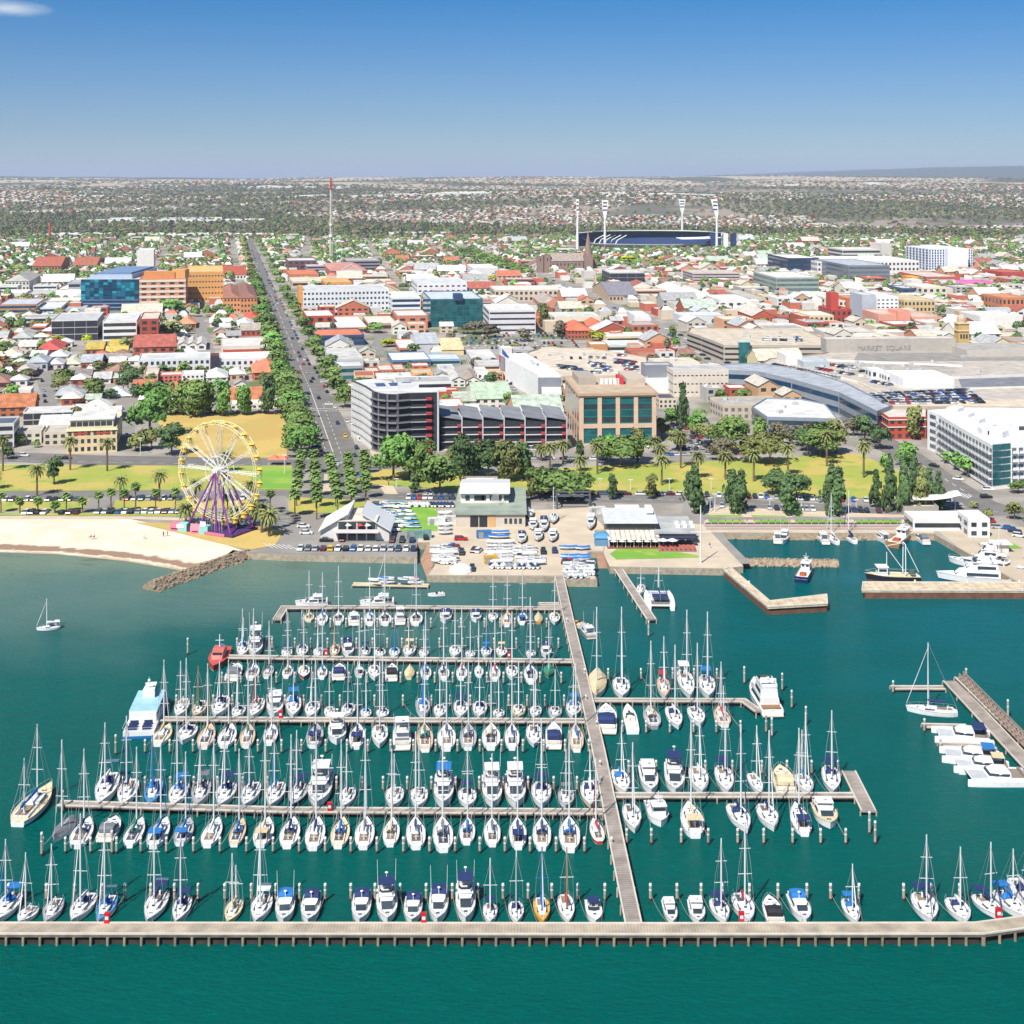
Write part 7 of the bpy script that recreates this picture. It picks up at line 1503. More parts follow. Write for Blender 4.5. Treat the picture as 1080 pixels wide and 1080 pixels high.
bld('i',660,975,445,355,322,'d9dadb','cdd0d2',3,'grid','white office with slanted left end', n=9, bh=.3, lm='white slant ended office'); bld('i',78,245,402,350,325,'d69c5c','cfa468',1,'grid','orange stucco low building', n=4, g='d')
bld('i',-130,75,378,345,318,'c9b8a0','c9bfae',1,'band','long tan low building by the lime trees'); bld('i',-40,110,300,245,212,'a4a0a4','c6c2bd',3,'band','dark banded three storey block left of the pediment building', g='d'); bld('i',215,425,295,212,196,'8f8c92','b9b5b2',4,'band','dark banded four deck block right of the pediment building','car_park_building','car park', g='d')
bld('h',862,1045,290,212,195,'6b4a50','d0ced0',3,'grid','maroon and white banded block by the avenue', n=5); bld('h',872,1058,335,300,272,'b8785c','c8744f',1, None, 'orange roofed bungalow block by the avenue','shop_building','shop')
def pediment():
 p, a, u, v, w_, h, dep = solve('i',115,345,338,275,215); r_ = thing('court_building','brick public building with a white pediment and pink roof','public building', p, a); obj('wall', MB().prism([(0,0),(w_, 0),(w_, dep),(0, dep)], -.5, h), wallm('a8695c'), r_)
 obj('roof', MB().add([(-.5,-.5, h),(w_ + .5,-.5, h),(w_ + .5, dep, h),(-.5, dep, h),(w_ * .3, dep * .5, h + 6),(w_ * .7, dep * .5, h + 6)], [(0,1,5,4),(1,2,5),(2,3,4,5),(3,0,4)]), roofm('b98578'), r_)
 x0, x1 = w_ * .28, w_ * .78; obj('portico', MB().box(x0,-5,0, x1,0, h + .5), wallm('b07c6c'), r_); obj('pediment', MB().add([(x0 - .5,-5.5, h + .5),(x1 + .5,-5.5, h + .5),((x0 + x1) / 2,-5.5, h + 7.5),(x0 - .5,4, h + .5),(x1 + .5,4, h + .5),((x0 + x1) / 2,4, h + 7.5)], [(0,1,2),(3,5,4),(0,2,5,3),(1,4,5,2)]), wallm('cfa294'), r_)
 obj('pediment_edge', MB().tube((x0 - 1,-5.6, h + .7),((x0 + x1) / 2,-5.6, h + 7.9), .45, n=4).tube((x1 + 1,-5.6, h + .7),((x0 + x1) / 2,-5.6, h + 7.9), .45, n=4).tube((x0 - 1,-5.6, h + .7),(x1 + 1,-5.6, h + .7), .45, n=4), white, r_)
 for k in range(6): obj('window', win_me(1.6, h * .6, GLASS, 'k'), None, r_, (x0 + (k + .5) * (x1 - x0) / 6,-5, h * .2))
 OCC.append([(z.x, z.y) for z in (p, p + u * w_, p + u * w_ + v * dep, p + v * dep)]); landmark('brick pediment building',367,297)
pediment()
# right skyline
bld('l',662,745,198,95,82,'d9dce6','d6d6d6',9,'grid','white tower slab with dark vertical windows, left part','tower_block','tower block', n=7, bh=.75, bz=.1, g='b', lm='white tower slab'); bld('l',746,835,200,95,80,'e2e4ea','dadada',1, None, 'blank white face of the tall tower slab','tower_block','tower block'); bld('l',836,856,196,96,84,'dcdfe8','d6d6d6',9,'grid','narrow windowed end of the tall tower slab','tower_block','tower block', n=2, bh=.7, g='b')
bld('l',46,182,212,136,118,'2c3242','d2d0ce',4,'band','dark glass block with a white roof line', g='b', lm='dark glass block'); bld('l',175,622,218,150,128,'dcd8d4','d6d3ce',3,'grid','wide white office with rows of square windows', n=26, bh=.45, lm='wide white office'); bld('l',285,462,150,98,88,'c9c4be','cfcac4',3,'band','white upper storeys above the wide white office', g='k', occ=False); bld('l',454,500,150,72,66,'c6bfb6','c9c4bc',1, None, 'plain grey lift tower on the wide white office','lift_tower','tower', occ=False)
bld('l',312,492,245,168,140,'7a828c','a9afb5',4,'band','grey glass office stepping out before the wide white office', g='g'); bld('l',-5,182,302,222,196,'93a594','cfcac2',4,'band','green banded four storey office', g='g', lm='green banded office'); bld('l',235,325,420,362,345,'a53e32','b5604e',2,'grid','deep red brick block with small windows', n=4, lm='deep red brick block'); bld('l',235,268,415,290,284,'b3483a','b85a48',1, None, 'tall red brick tower','brick_tower','tower')
bld('l',250,326,370,322,300,'d6cdc0','cfc6ba',2,'grid','white upper block beside the tall red tower', n=4); bld('l',305,372,372,312,300,'b86a48','c08a6a',1, None, 'orange brick block between two white ones'); bld('l',370,432,405,298,285,'a9b0b8','c4c8cc',1, None, 'tall blank blue grey slab','tower_block','tower block', lm='blank blue grey slab'); bld('l',434,530,390,308,285,'dfe1e2','dadcdc',5,'grid','white block right of the blank grey slab', n=5, bh=.3)
bld('l',443,585,432,382,362,'d49a86','d6b0a0',1, None, 'plain salmon pink hall right of the cream block','hall'); bld('l',528,583,434,370,358,'d8937c','d09c88',1, None, 'salmon pink block with a flat top','hall', occ=False); bld('l',583,720,430,395,372,'d29c88','c9b4a0',1,'grid','salmon pink wing with maroon windows', n=5); bld('l',140,246,445,388,370,'d9c89c','dcd6c6',2,'grid','cream yellow block with five arches', n=5, lm='cream yellow block')
bld('l',105,142,445,392,375,'b05a40','c9b09c',1, None, 'thin red brick block beside the cream yellow one'); bld('l',985,1100,378,310,292,'c07850','c48a64',2,'grid','orange brick block at the right edge', n=6); bld('l',890,1075,445,392,370,'dfddd6','dcdad4',1, None, 'large plain white hall near the right edge','hall', lm='large plain white hall'); bld('l',555,690,372,322,300,'c9b080','cabb98',2,'grid','ornate mustard stone building', n=8)
bld('l',800,980,270,248,232,'d0409c','d86aa8',1, None, 'building under a bright pink roof','market_hall','hall', lm='bright pink roof'); bld('l',597,642,252,222,212,'e0a832','e4b44a',1, None, 'small bright yellow box building','shop_building','shop'); bld('l',985,1100,235,198,184,'a8483a','b8614e',1, None, 'dark red brick hall at the right edge'); bld('l',650,800,250,218,196,'b85a48','c9c0b4',1, None, 'red brick shed under the tower slab','warehouse'); bld('l',635,742,312,265,248,'d8ccb8','d6cfc2',2,'grid','cream block with balconies beyond the mustard building', n=4)
bld('l',545,612,305,268,255,'4a5468','b9bcc0',2,'band','navy fronted shop beyond the white block','shop_building','shop', g='b'); bld('l',205,430,495,462,442,'bdb9b2','d2cdc4',1, None, 'long pale roof above the market wall','warehouse'); bld('l',440,570,485,462,450,'c4b0a4','d8d4cf',1, None, 'white pavilion roof above the market wall','warehouse')
# stadium
def stadium():
 c = G(692,263, ZL); root = thing('stadium','oval stadium with a navy blue grandstand under a white roof','stadium', c); A, B = 98,70; n = 34
 def arc(a0, a1, r0, z0, r1, z1, name, m_, th=1.0):
  q = MB(); rr = []
  for i in range(n + 1):
   a = R(a0 + (a1 - a0) * i / n); ca, sa = math.cos(a), math.sin(a)
   rr.append([(ca * A * r0, sa * B * r0 + 80, z0),(ca * A * r1, sa * B * r1 + 80, z1),(ca * A * r1, sa * B * r1 + 80, z1 - th),(ca * A * r0, sa * B * r0 + 80, z0 - th)])
  q.loft(rr); return obj(name, q, m_, root)
 nv = mat('stand_navy', hexc('1e3460'), .6, .15, .2)
 arc(20,170,1.0,3,1.28,17,'seating', nv); arc(15,172,1.34,-1,1.34,24,'back_wall', wallm('34507c'),25); arc(15,172,1.08,27,1.36,24.5,'roof', wallm('c9ced6'), .9)
 arc(15,172,1.07,27.5,1.085,27.3,'roof_edge', white, 1.6)
 arc(190,345,1.02,3,1.2,9,'seating', wallm('aeb2b8')); arc(290,345,1.05,20,1.3,18,'roof', wallm('dfe2e6'),1)
 obj('pitch', MB().prism([(math.cos(i / 24 * 6.283) * A * .95, math.sin(i / 24 * 6.283) * B * .95 + 80) for i in range(24)], 0, .3), green_lawn, root)
 for i in range(5): obj('roof_truss', MB().path([(-A * 1.0 + i * 9 - 8,70 - i * 7,0),(-A * .98 + i * 9 - 2,74 - i * 7,14),(-A * .9 + i * 9 + 6,80 - i * 7,22)], .9,5), white, root)
 for x in (96,118,132): obj('tower_block', MB().box(x, 20,0, x + 8,34,26),(nv, white, nv)[(96,118,132).index(x)], root)
 OCC.append([(c.x - 150, c.y - 40),(c.x + 160, c.y - 40),(c.x + 160, c.y + 210),(c.x - 150, c.y + 210)]); landmark('stadium',692,262)
 for i, (x, yb, yt, wd, lb) in enumerate(((609,265,210,4,'slim white stadium light tower nearest the church spire'),(638,262,211,9,'broad fronted white stadium light tower with three dark slots'),(719.5,250,210,9,'white stadium light tower behind the grandstand roof'),(756,263,210,9,'white stadium light tower at the right end of the grandstand'))):
  p = G(x, yb, ZL); s_ = (yb - HY) / 118; h = (yb - yt) / s_; r_ = thing('light_tower', lb, 'light tower', p, (0,0,0,0)[i], 'stadium light towers'); w_ = wd / s_ / 2
  obj('pole', MB().tube((0,0,0),(0,0, h * .62),2.4,1.6,8), white, r_)
  obj('head', MB().prism([(-1.4,-.8),(1.4,-.8),(1.4, .8),(-1.4, .8)], h * .6, h * .64).loft([[(-k * w_ + sh_, -1, z),(k * w_ + sh_, -1, z),(k * w_ + sh_, 1, z),(-k * w_ + sh_, 1, z)] for k, z, sh_ in ((.2, h * .62,0),(.45, h * .72,-w_ * .1 if i == 3 else 0),(.8, h, -w_ * .7 if i == 3 else 0))]), white, r_)
  for k in (.8, .88, .95): obj('lamp_panel', MB().box(-w_ * .5 + (-w_ * .4 if i == 3 else 0),-1.2, h * k - 1.6, w_ * .5 + (-w_ * .4 if i == 3 else 0),-1.02, h * k + .6), DARK, r_)
stadium()
# tv mast and chimney
p = G(349,274); r_ = thing('radio_mast','tall white lattice radio mast with a red top','mast', p, R(20)); h = (274 - 188) / ((274 - HY) / 118)
q = MB(); q2 = MB()
for i in range(3):
 a = i * 2.094; q.tube((math.cos(a) * 2.2, math.sin(a) * 2.2,0),(math.cos(a) * 1.4, math.sin(a) * 1.4, h * .86), .5, .45,5); q2.tube((math.cos(a) * 1.4, math.sin(a) * 1.4, h * .86),(math.cos(a) * 1.2, math.sin(a) * 1.2, h), .6, .5,5)
for k in range(40):
 z0, z1 = h * .86 * k / 40, h * .86 * (k + 1) / 40
 for i in range(3): a, b_ = i * 2.094,(i + 1) * 2.094; r0 = 2.2 - .8 * k / 40; q.tube((math.cos(a) * r0, math.sin(a) * r0, z0),(math.cos(b_) * r0, math.sin(b_) * r0, z1), .22, n=3)
q2.box(-1.3,-1.3, h * .86,1.3,1.3, h * .96); obj('lattice', q, wallm('d6cfc9'), r_); obj('top', q2, mat('mast_red', hexc('c0392f'), .6), r_); obj('antenna_drum', MB().tube((0,0, h * .28),(0,0, h * .31),3,3,10).tube((0,0, h * .42),(0,0, h * .44),2.6,2.6,10), white, r_); landmark('radio mast',349,274)
p = G(52.5,255); r_ = thing('factory_chimney','tapering red factory chimney far off on the left','chimney', p); obj('stack', MB().tube((0,0,0),(0,0,37),2.6,1.9,12), wallm('b0483a'), r_); obj('rim', MB().tube((0,0,37),(0,0,38),2.2,2.2,12), wallm('8a3a30'), r_); landmark('red chimney',52,255)
# ------------------------------------------------------------------ waterfront buildings
def gable_club():
 p = G(338,570.5, ZL); s_ = (570.5 - HY) / 118; w_ = 72.5 / s_; r_ = thing('sailing_club','white sailing club with two butterfly roof wings and a glazed centre','clubhouse', p, 0); m1, m2 = w_ * .40, w_ * .61; d = 17; lo, hi = 3.4,8.8; c1, c2 = w_ * .25, w_ * .81
 obj('wall', MB().prism([(0,0),(m1,0),(m1, d),(0, d)], -.5, [lo, hi, hi, lo]), wallm('d3d0ca'), r_); obj('wall', MB().prism([(m2,0),(w_, 0),(w_, d),(m2, d)], -.5, [hi, lo, lo, hi]), wallm('d3d0ca'), r_); obj('wall', MB().box(c1,-.6,-.5, c2,7,6.6).box(m1,7,-.5, m2, d, 6.6), wallm('c9c2b8'), r_)
 obj('roof', MB().loft([[(-.6, y, lo - .1),(m1 + .3, y, hi + .25),(m1 + .3, y, hi + .55),(-.6, y, lo + .2)] for y in (-1.2, d + .5)]), white, r_); obj('roof', MB().loft([[(m2 - .3, y, hi + .25),(w_ + .6, y, lo - .1),(w_ + .6, y, lo + .2),(m2 - .3, y, hi + .55)] for y in (-1.2, d + .5)]), white, r_); obj('roof', MB().box(c1 - .3,-1,6.6, c2 + .3,7,6.85).box(m1 + .3,7,6.6, m2 - .3, d, 6.85), roofm('cfc4b4'), r_)
 m1, m2 = c1, c2; b_ = obj('balcony', MB().box(m1 - 1,-3.0,3.3, m2 + 1,-.6,3.6).box(m1 - 1,-3.0,3.6, m2 + 1,-2.9,4.5), wallm('d9d0cc'), r_)
 for k in range(4): obj('window', MB().box(m1 + .3 + k * (m2 - m1) / 4,-.72,3.8, m1 + (k + 1) * (m2 - m1) / 4 - .2,-.5,6.2), GLASS, r_); obj('window', MB().box(m1 + .3 + k * (m2 - m1) / 4,-.72, .4, m1 + (k + 1) * (m2 - m1) / 4 - .2,-.5,2.9), GLASS, r_)
 for k in (0.3, .6, .8): obj('umbrella', MB().tube((0,0,0),(0,0,2.2), .04, n=4).tube((0,0,2.0),(0,0,2.6),1.1, .05,8), wallm('c8402f') if k == .6 else wallm('d9d4cc'), r_, (m1 + (m2 - m1) * k, -2,3.6))
gable_club()
def yacht_club():
 p, a, u, v, w_, h, dep = solve('p',480.5,554,556,549,521,0); h = 4.4; r_ = thing('yacht_club','yacht club with a green grey deck roof and a white upper floor','clubhouse', p, 0)
 obj('wall', MB().prism([(0,0),(w_, 0),(w_, dep),(0, dep)], -.5, h), wallm('bdb3a6'), r_); obj('roof', MB().box(-.5,-.8, h, w_ + .5, dep, h + .3), roofm('8f9a8c'), r_)
 obj('upper_floor', MB().box(w_ * .05, dep * .38, h + .3, w_ * .76, dep * .9, h + 4), wallm('dcd4cc'), r_); obj('upper_roof', MB().loft([[(x, dep * .34, h + 3.9),(x, dep * .62, h + 5.2),(x, dep * .94, h + 3.9)] for x in (w_ * .03, w_ * .78)], closed=True), white, r_)
 for x, ww in ((.12,1.5),(.25,3.5),(.36,1.5),(.48,2.5),(.58,1.8),(.69,2.2)): obj('window', MB().box(w_ * x, dep * .38 - .1, h + 1.2, w_ * x + ww, dep * .38 + .05, h + 3), GLASS, r_)
 for x in (.21, .34): obj('garage_door', MB().box(w_ * x, -.12,0, w_ * x + w_ * .115, .05, h - .6), DARK, r_)
 obj('garage_door', MB().box(w_ * .47,-.12,0, w_ * .57, .05, h - .6), wallm('c79a68'), r_)
 for k in range(4): obj('window', MB().box(w_ * (.7 + .07 * k),-.1,1.2, w_ * (.74 + .07 * k), .05,3), GLASS, r_)
yacht_club()
def cafe():
 p, a, u, v, w_, h, dep = solve('p',641.5,694,575.5,556,540,0); r_ = thing('cafe_building','white roofed waterfront cafe with a striped awning over a brown deck','cafe', p, 0); h = 6.2; d = dep
 obj('wall', MB().box(0,5,-.5, w_, d, h), wallm('6a6662'), r_); obj('roof', MB().loft([[(x, 3.6, h),(x, d, h + .9),(x, d, h + 1.2),(x, 3.6, h + .3)] for x in (-1, w_ + .5)]), mat('cafe_roof', hexc('cfd2d4'), .5, .1), r_); obj('wing', MB().box(w_ * .3, d, 0, w_ * .78, d + 13,5), wallm('c9c4bc'), r_); obj('roof', MB().box(w_ * .28, d + .1,5, w_ * .8, d + 13.4,5.3).box(w_ * .84, d - 8, h + 1.3, w_ * .98, d - 1, h + 2.5), mat('cafe_roof2', hexc('dcdcda'), .5, .1), r_); obj('deck', MB().box(-.5,-4,-.3, w_ + .5,5, .35), flat('7a4a3a', .8), r_)
 obj('awning', MB().loft([[(x, -3.2,2.7),(x, 4.9,3.7),(x, 4.9,3.85),(x, -3.2,2.85)] for x in (-.3, w_ + .3)]), stripes('awning','e2d8c8','b9a993',1.6,0, .8, .3), r_); obj('window', MB().box(.5,4.9,4.1, w_ - .5,5.05,5.6), GLASS, r_)
 for k in range(7): obj('post', MB().box(-.1,-.1,0, .1, .1,2.8), white, r_, (k * w_ / 6,-3, .3));
 for k in range(6): obj('parasol', cached('par', lambda: mesh(MB().tube((0,0,0),(0,0,2.2), .04, n=4).tube((0,0,2.0),(0,0,2.5),1.1, .05,8), wallm('d9cfc4'),'p')), None, r_, (1.5 + k * w_ / 6,-3.3, .3))
 kb = thing('kiosk','small blue domed kiosk beside the cafe','kiosk', G(635,574.5)); obj('wall', MB().box(-2.4,-2,0,2.4,2,2.6), wallm('5d87a8'), kb); obj('dome', MB().loft([[(x * k, -2.3 * k, z) for x in (-2.7,-1.5,0,1.5,2.7)] + [(x * k, 2.3 * k, z) for x in (2.7,1.5,0,-1.5,-2.7)] for k, z in ((1,2.6),(.85,3.3),(.5,3.8),(.1,4))]), mat('kiosk_blue', hexc('4c8fb8'), .5), kb)
 p2, a, u, v, w2, h2, d2 = solve('p',693,732,577,567,547,0); r2 = thing('restaurant','grey roofed restaurant with a crowded outdoor deck of pinkish tables','restaurant', p2,0); obj('wall', MB().box(0,4,-.5, w2, d2,3.6), wallm('8a8680'), r2); obj('roof', MB().box(-.6,2.4,3.6, w2 + 1.2, d2,3.95), roofm('a4a7a4'), r2)
 obj('verandah', MB().box(0,-.5,2.9, w2 + .5,2.6,3.05), wallm('2c3350'), r2); obj('deck', MB().box(0,-6,-.3, w2,4, .3), flat('9a6e62', .8), r2)
 tb = cached('tabl', lambda: mesh(MB().tube((0,0,0),(0,0, .7), .05, n=4).tube((0,0, .7),(0,0, .75), .55, n=8), wallm('c4574a'),'t'))
 for i in range(8):
  for j in range(3): obj('table', tb, None, r2,(1 + i * w2 / 8,-5 + j * 1.9, .3))
 for k in (.15, .4): obj('parasol', MB().tube((0,0,0),(0,0,2.6), .05, n=4).tube((0,0,2.3),(0,0,3.0),1.8, .05,8), white, r2,(w2 * k, -1.5, .3))
 for i in range(6): obj('air_conditioner', MB().box(0,0,0,1.3,1.3,1), white, r2,(w2 * .6 + (i % 3) * 2.4,9 + (i // 3) * 4,3.95))
 for k in range(5): obj('window', MB().box(.5 + k * w2 / 5,3.9, .6,(k + 1) * w2 / 5 - .2,4.05,2.8), GLASS, r2)
cafe()
bld('p',963,1021,560,549,541,'dad8d4','dddbd7',1,'band','long white pier restaurant with a wide window band','pier_restaurant','restaurant', ang=0, bz=.35, bh=.4); bld('p',1021.5,1044,567,549,540,'e0dedb','dcdad6',2,'grid','white cube end of the pier restaurant','pier_restaurant','restaurant', n=2, ang=0)
bld('p',489,525,517.5,509,504,'8c857c','e0ddd8',1, None, 'grey toilet block with a white roof in the park','park_building', ang=0); bld('p',953,990,543,536,531,'9c958c','c8c4bc',1, None, 'low stone shelter wall by the pines','park_building', ang=0)
p = G(972,538, ZL); r_ = thing('sail_shelter','white stretched canopy shelter with upturned ends beside the dark pines','shelter', p); obj('canopy', MB().loft([[(x, y, 5.2 + .012 * x * x - .02 * y * y),(x, y, 5.35 + .012 * x * x - .02 * y * y)] for x in (-13,-7,0,7,13) for y in (0,)], cap=False, closed=False) if False else MB().loft([[(x, -4,4.4 + .011 * x * x),(x, 0,5.2 + .011 * x * x),(x, 4,4.4 + .011 * x * x),(x, 0,5.05 + .011 * x * x)] for x in (-13,-8,-3,3,8,13)]), white, r_)
for x in (-12,12): obj('pole', MB().tube((x, 0,0),(x, 0,6.8), .15, n=6), white, r_)
p = G(1064,585, ZL); r_ = thing('ticket_kiosk','white roofed ticket kiosk at the harbour steps','kiosk', G(1055,581)); obj('wall', MB().box(-2,-2,0,2,2,2.6), wallm('d4cec6'), r_); obj('roof', MB().box(-3,-3,2.6,3,3,2.85), white, r_)
def promenade():
 a, b_ = G(742,553.5, ZL), G(962,554.5, ZL); r_ = thing('promenade_deck','long roofed promenade deck with a white balustrade along the harbour','promenade', a, 0); L = (b_ - a).length
 obj('roof', MB().box(0,-1.6,2.2, L, 1.0,2.4), roofm('8a7c86'), r_); obj('balustrade', MB().box(0,-3.2, .2, L, -3.1,1.1).box(0,-6.5, .2, L, -6.4, .7), wallm('a89a98'), r_)
 for k in range(30): obj('post', cached('prpost', lambda: mesh(MB().box(-.1,-.1,0, .1, .1,2.2), wallm('b5a8a4'),'p')), None, r_, (k * L / 29,-1,0))
promenade()
# ------------------------------------------------------------------ ferris wheel
def wheel():
 p = G(229,562, ZL); s_ = (560 - HY) / 118; Rw = 16.4; hz_ = 20.2; a = R(-27)
 root = thing('ferris_wheel','white spoked ferris wheel with yellow gondolas on purple legs beside the beach','ferris wheel',(p.x, p.y + 4, ZL), a)
 wm_ = mat('wheel_white',(.78, .76, .72), .4); ym = mat('wheel_yellow', hexc('dfc052'), .5); pm_ = mat('wheel_purple', hexc('7c2f86'), .45); N = 24; T2 = 1.5
 for sd in (-1,1):
  q = MB(); pts = [(math.cos(2 * math.pi * i / 48) * Rw, sd * T2, hz_ + math.sin(2 * math.pi * i / 48) * Rw) for i in range(49)]; q.path(pts, .12,5); pts2 = [(x * .95, y, hz_ + (z - hz_) * .95) for x, y, z in pts]; q.path(pts2, .08,4)
  for i in range(0,48,2): q.tube(pts[i], pts2[(i + 1) % 48], .06, n=3)
  ri = obj('rim', q, mat('wheel_cream', hexc('eee0b4'), .45), root)
  hb = MB(); pts3 = [(math.cos(2 * math.pi * i / 24) * Rw * .3, sd * T2, hz_ + math.sin(2 * math.pi * i / 24) * Rw * .3) for i in range(25)]; hb.path(pts3, .12,4); obj('inner_ring', hb, wm_, root)
  for i in range(12):
   th = 2 * math.pi * i / 12; sp_ = MB(); o2 = .018
   for o_ in (-1,1): sp_.tube((math.cos(th + o_ * .12) * .9, sd * .8, hz_ + math.sin(th + o_ * .12) * .9),(math.cos(th + o_ * o2) * Rw, sd * T2, hz_ + math.sin(th + o_ * o2) * Rw), .085, n=4)
   for k in range(5):
    r0, r1 = Rw * (.2 + .15 * k), Rw * (.2 + .15 * (k + 1)); sp_.tube((math.cos(th + .03) * r0, sd * T2, hz_ + math.sin(th + .03) * r0),(math.cos(th - .03) * r1, sd * T2, hz_ + math.sin(th - .03) * r1), .07, n=3)
   obj('spoke', sp_, wm_, root)
 cb = MB()
 for i in range(N): th = 2 * math.pi * i / N; cb.tube((math.cos(th) * Rw, -T2, hz_ + math.sin(th) * Rw),(math.cos(th) * Rw, T2, hz_ + math.sin(th) * Rw), .1, n=4)
 obj('crossbars', cb, wm_, root); obj('hub', MB().tube((0,-2.6, hz_),(0,2.6, hz_),1.0, n=12).tube((0,-3, hz_),(0,-2.6, hz_), .6, n=12), wm_, root)
 gm_ = mesh(MB().prism([(math.cos(k * math.pi / 4) * 1.0, math.sin(k * math.pi / 4) * 1.0) for k in range(8)], -2.2,-1.3, bottom=True).tube((0,0,-.9),(0,0,-.35),1.25, .2,10).tube((0,0,-2),(0,0,-.5), .07, n=4).tube((.9,0,-1.3),(.9,0,-.8), .05, n=4).tube((-.9,0,-1.3),(-.9,0,-.8), .05, n=4), ym, 'gondola')
 for i in range(N): th = 2 * math.pi * (i + .5) / N; obj('gondola', gm_, None, root, (math.cos(th) * (Rw + .3),0, hz_ + math.sin(th) * (Rw + .3) + .6))
 for sd in (-1,1):
  for x in (-9.5,9.5,-3.5,3.5):
   lg = MB(); f = Vector((x, sd * 6.0, .4)); t_ = Vector((0, sd * 2.4, hz_)); lg.tube(f, t_, .36, .24,6)
   obj('leg', lg, pm_, root)
 for i in range(10):
  x = -5 + i * 1.1; obj('brace', MB().tube((x, -4.8, .6),(x * .15,-2.4, hz_ - 2), .07, n=3), wm_, root)
 obj('base_platform', MB().box(-11,-6.5,0,11,6.5, .7).box(-11,-7, .1,11,-6.5,1.3), mat('platform_purple', hexc('4f2f66'), .6), root); obj('base_fascia', MB().box(-6,-7.5, .2,8,-7.1,1.1), mat('fair_pink', hexc('c0708c'), .6), root)
 for i, (x, y, c1) in enumerate(((190,559.5,'d0788c'),(212,562.5,'e88aa0'))):
  b_ = thing('ticket_booth',('pink and turquoise striped ticket booth left of the wheel','white, pink and turquoise ticket booth in front of the wheel')[i], 'booth', G(x, y), R(-12),'fairground booths')
  obj('wall', MB().box(-3.2,-1.5,0,0,1.5,2.7), wallm(c1), b_); obj('wall', MB().box(0,-1.5,0,3.0,1.5,2.7), wallm('86c4be'), b_); obj('sign', MB().box(-.6,-1.62,1.3,2.2,-1.52,2.5) if i == 0 else MB().box(.4,-1.62,2.7,2.4,-1.52,4.4), white, b_); obj('counter', MB().box(-2.6,-1.8, .95,-.5,-1.5,1.1), DARK, b_)
wheel()
# ------------------------------------------------------------------ boat yard
def cradle_boat(kind, x0, y0, x1, y1, beam, where, **k):
 b_ = bt(kind, x0, y0, x1, y1,9, where, z=ZL + 1.0, beam=beam, **k); b_.location.z = ZL + .7; b_.scale.z *= .62
 obj('cradle', cached('cradle', lambda: mesh(MB().box(-1.1,-2.6,-1.0,-.9,2.2,-.2).box(.9,-2.6,-1.0,1.1,2.2,-.2).box(-1.1,-2.6,-1,1.1,-2.3,-.6).box(-1.1,1.9,-1,1.1,2.2,-.6), flat('77706a', .8),'c')), None, b_); return b_
yd = lambda x, y: (430 + x / 4.909,500 + y / 4.909)
for i, (kd, x, y, l, cov, mt, lb) in enumerate((('motor',590,330,46,'n', None, 'white cruiser on a cradle'),('motor',648,262,46,'w', None, 'small white cruiser on a cradle'),('motor',705,262,62,'n', None, 'navy decked cruiser on a cradle'),('sloop',755,228,46, None, 500,'white yacht on a cradle with its mast up'),('motor',948,248,70,'w', None, 'white cruiser on a tall cradle by the shed'),('motor',675,318,46,'w', None, 'white half covered cruiser on a cradle'),('motor',750,320,50,'w', None, 'white cruiser on a boat trailer'),('work',628,205,30, None, None, 'old white buoy tender on a stand'))):
 x0, y0 = yd(x, y + l / 2); x1, y1 = yd(x, y - l / 2); cradle_boat(kd, x0, y0, x1, y1,3.2,'in the boat yard', cov=cov, mt=mt, desc=lb)
k = 0
for (cx, cy, w_, n, dy, cov) in ((192,300,66,6,-20,'w'),(185,372,150,3,16,'w'),(180,420,120,3,14,'w'),(472,300,110,2,22,'b'),(480,350,150,3,18,'w'),(470,405,150,4,15,'w'),(605,375,130,3,18,'w'),(640,430,150,3,13,'w'),(830,378,100,1,0,'b'),(905,380,50,1,0,'b'),(840,422,100,2,16,'b'),(905,422,60,2,14,'b'),(870,460,140,2,14,'w')):
 for j in range(n):
  k += 1; x0, y0 = yd(cx - w_ / 2, cy + dy * j); x1, y1 = yd(cx + w_ / 2, cy + dy * j - 3)
  cradle_boat('covered' if (cov == 'b' or k % 3 == 0) else 'sloop', x0, y0, x1, y1,2.0,'%s in the boat yard racks' % nth(k), cov=cov if cov != 'w' else None if k % 3 else 'w', desc=('blue covered' if cov == 'b' else 'white') + ' stored yacht lying side on', mt=(585 if k in (3,15) else 596 if k % 6 == 0 else None) or 590 + (k * 7) % 12)
def dinghy(i, x, y, rz, c_, where):
 r_ = thing('dinghy','%s dinghy, %s %s' % (c_[0], nth(i), where),'dinghy', G(x, y, ZL + .5), rz, 'stored sailing dinghies',(.42, .34, .5)); obj('hull', hull_mesh('w', .66,1.75,1.0, flat('2b4a8c', .4)), None, r_); obj('cover', cached(('dcov', c_[1]), lambda: mesh(MB().loft([[(-1.65 * outline(t_, .66,1.75), t_ * 5,1.1),(0, t_ * 5,1.6),(1.65 * outline(t_, .66,1.75), t_ * 5,1.1)] for t_ in (-1,-.6,-.2, .2, .6, .95)], closed=False), mat('dc_' + c_[0].replace(' ','_'), hexc(c_[1]), .8, .1),'cov')), None, r_)
DC = [('blue covered','2a6fb4'),('white covered','d6d6d4'),('grey covered','8f959a'),('navy covered','22355c'),('pale covered','c9d0d0'),('red covered','b8423a'),('teal covered','3a8f96')]
rd = random.Random(9); i = 0
for gx, gy, n, where in ((740,262,44,'on the dinghy lawn'),):
 for q in range(n):
  i += 1; x = 250 + (760 + (q % 6) * 30 + (q // 6) * 10) / 5.143; y = 480 + (262 + (q // 6) * 21 + rd.uniform(-3,3)) / 5.143; dinghy(i, x, y, R(rd.uniform(60,110)), DC[rd.choice((0,1,1,2,4,6,1))], 'in the rows on the dinghy lawn')
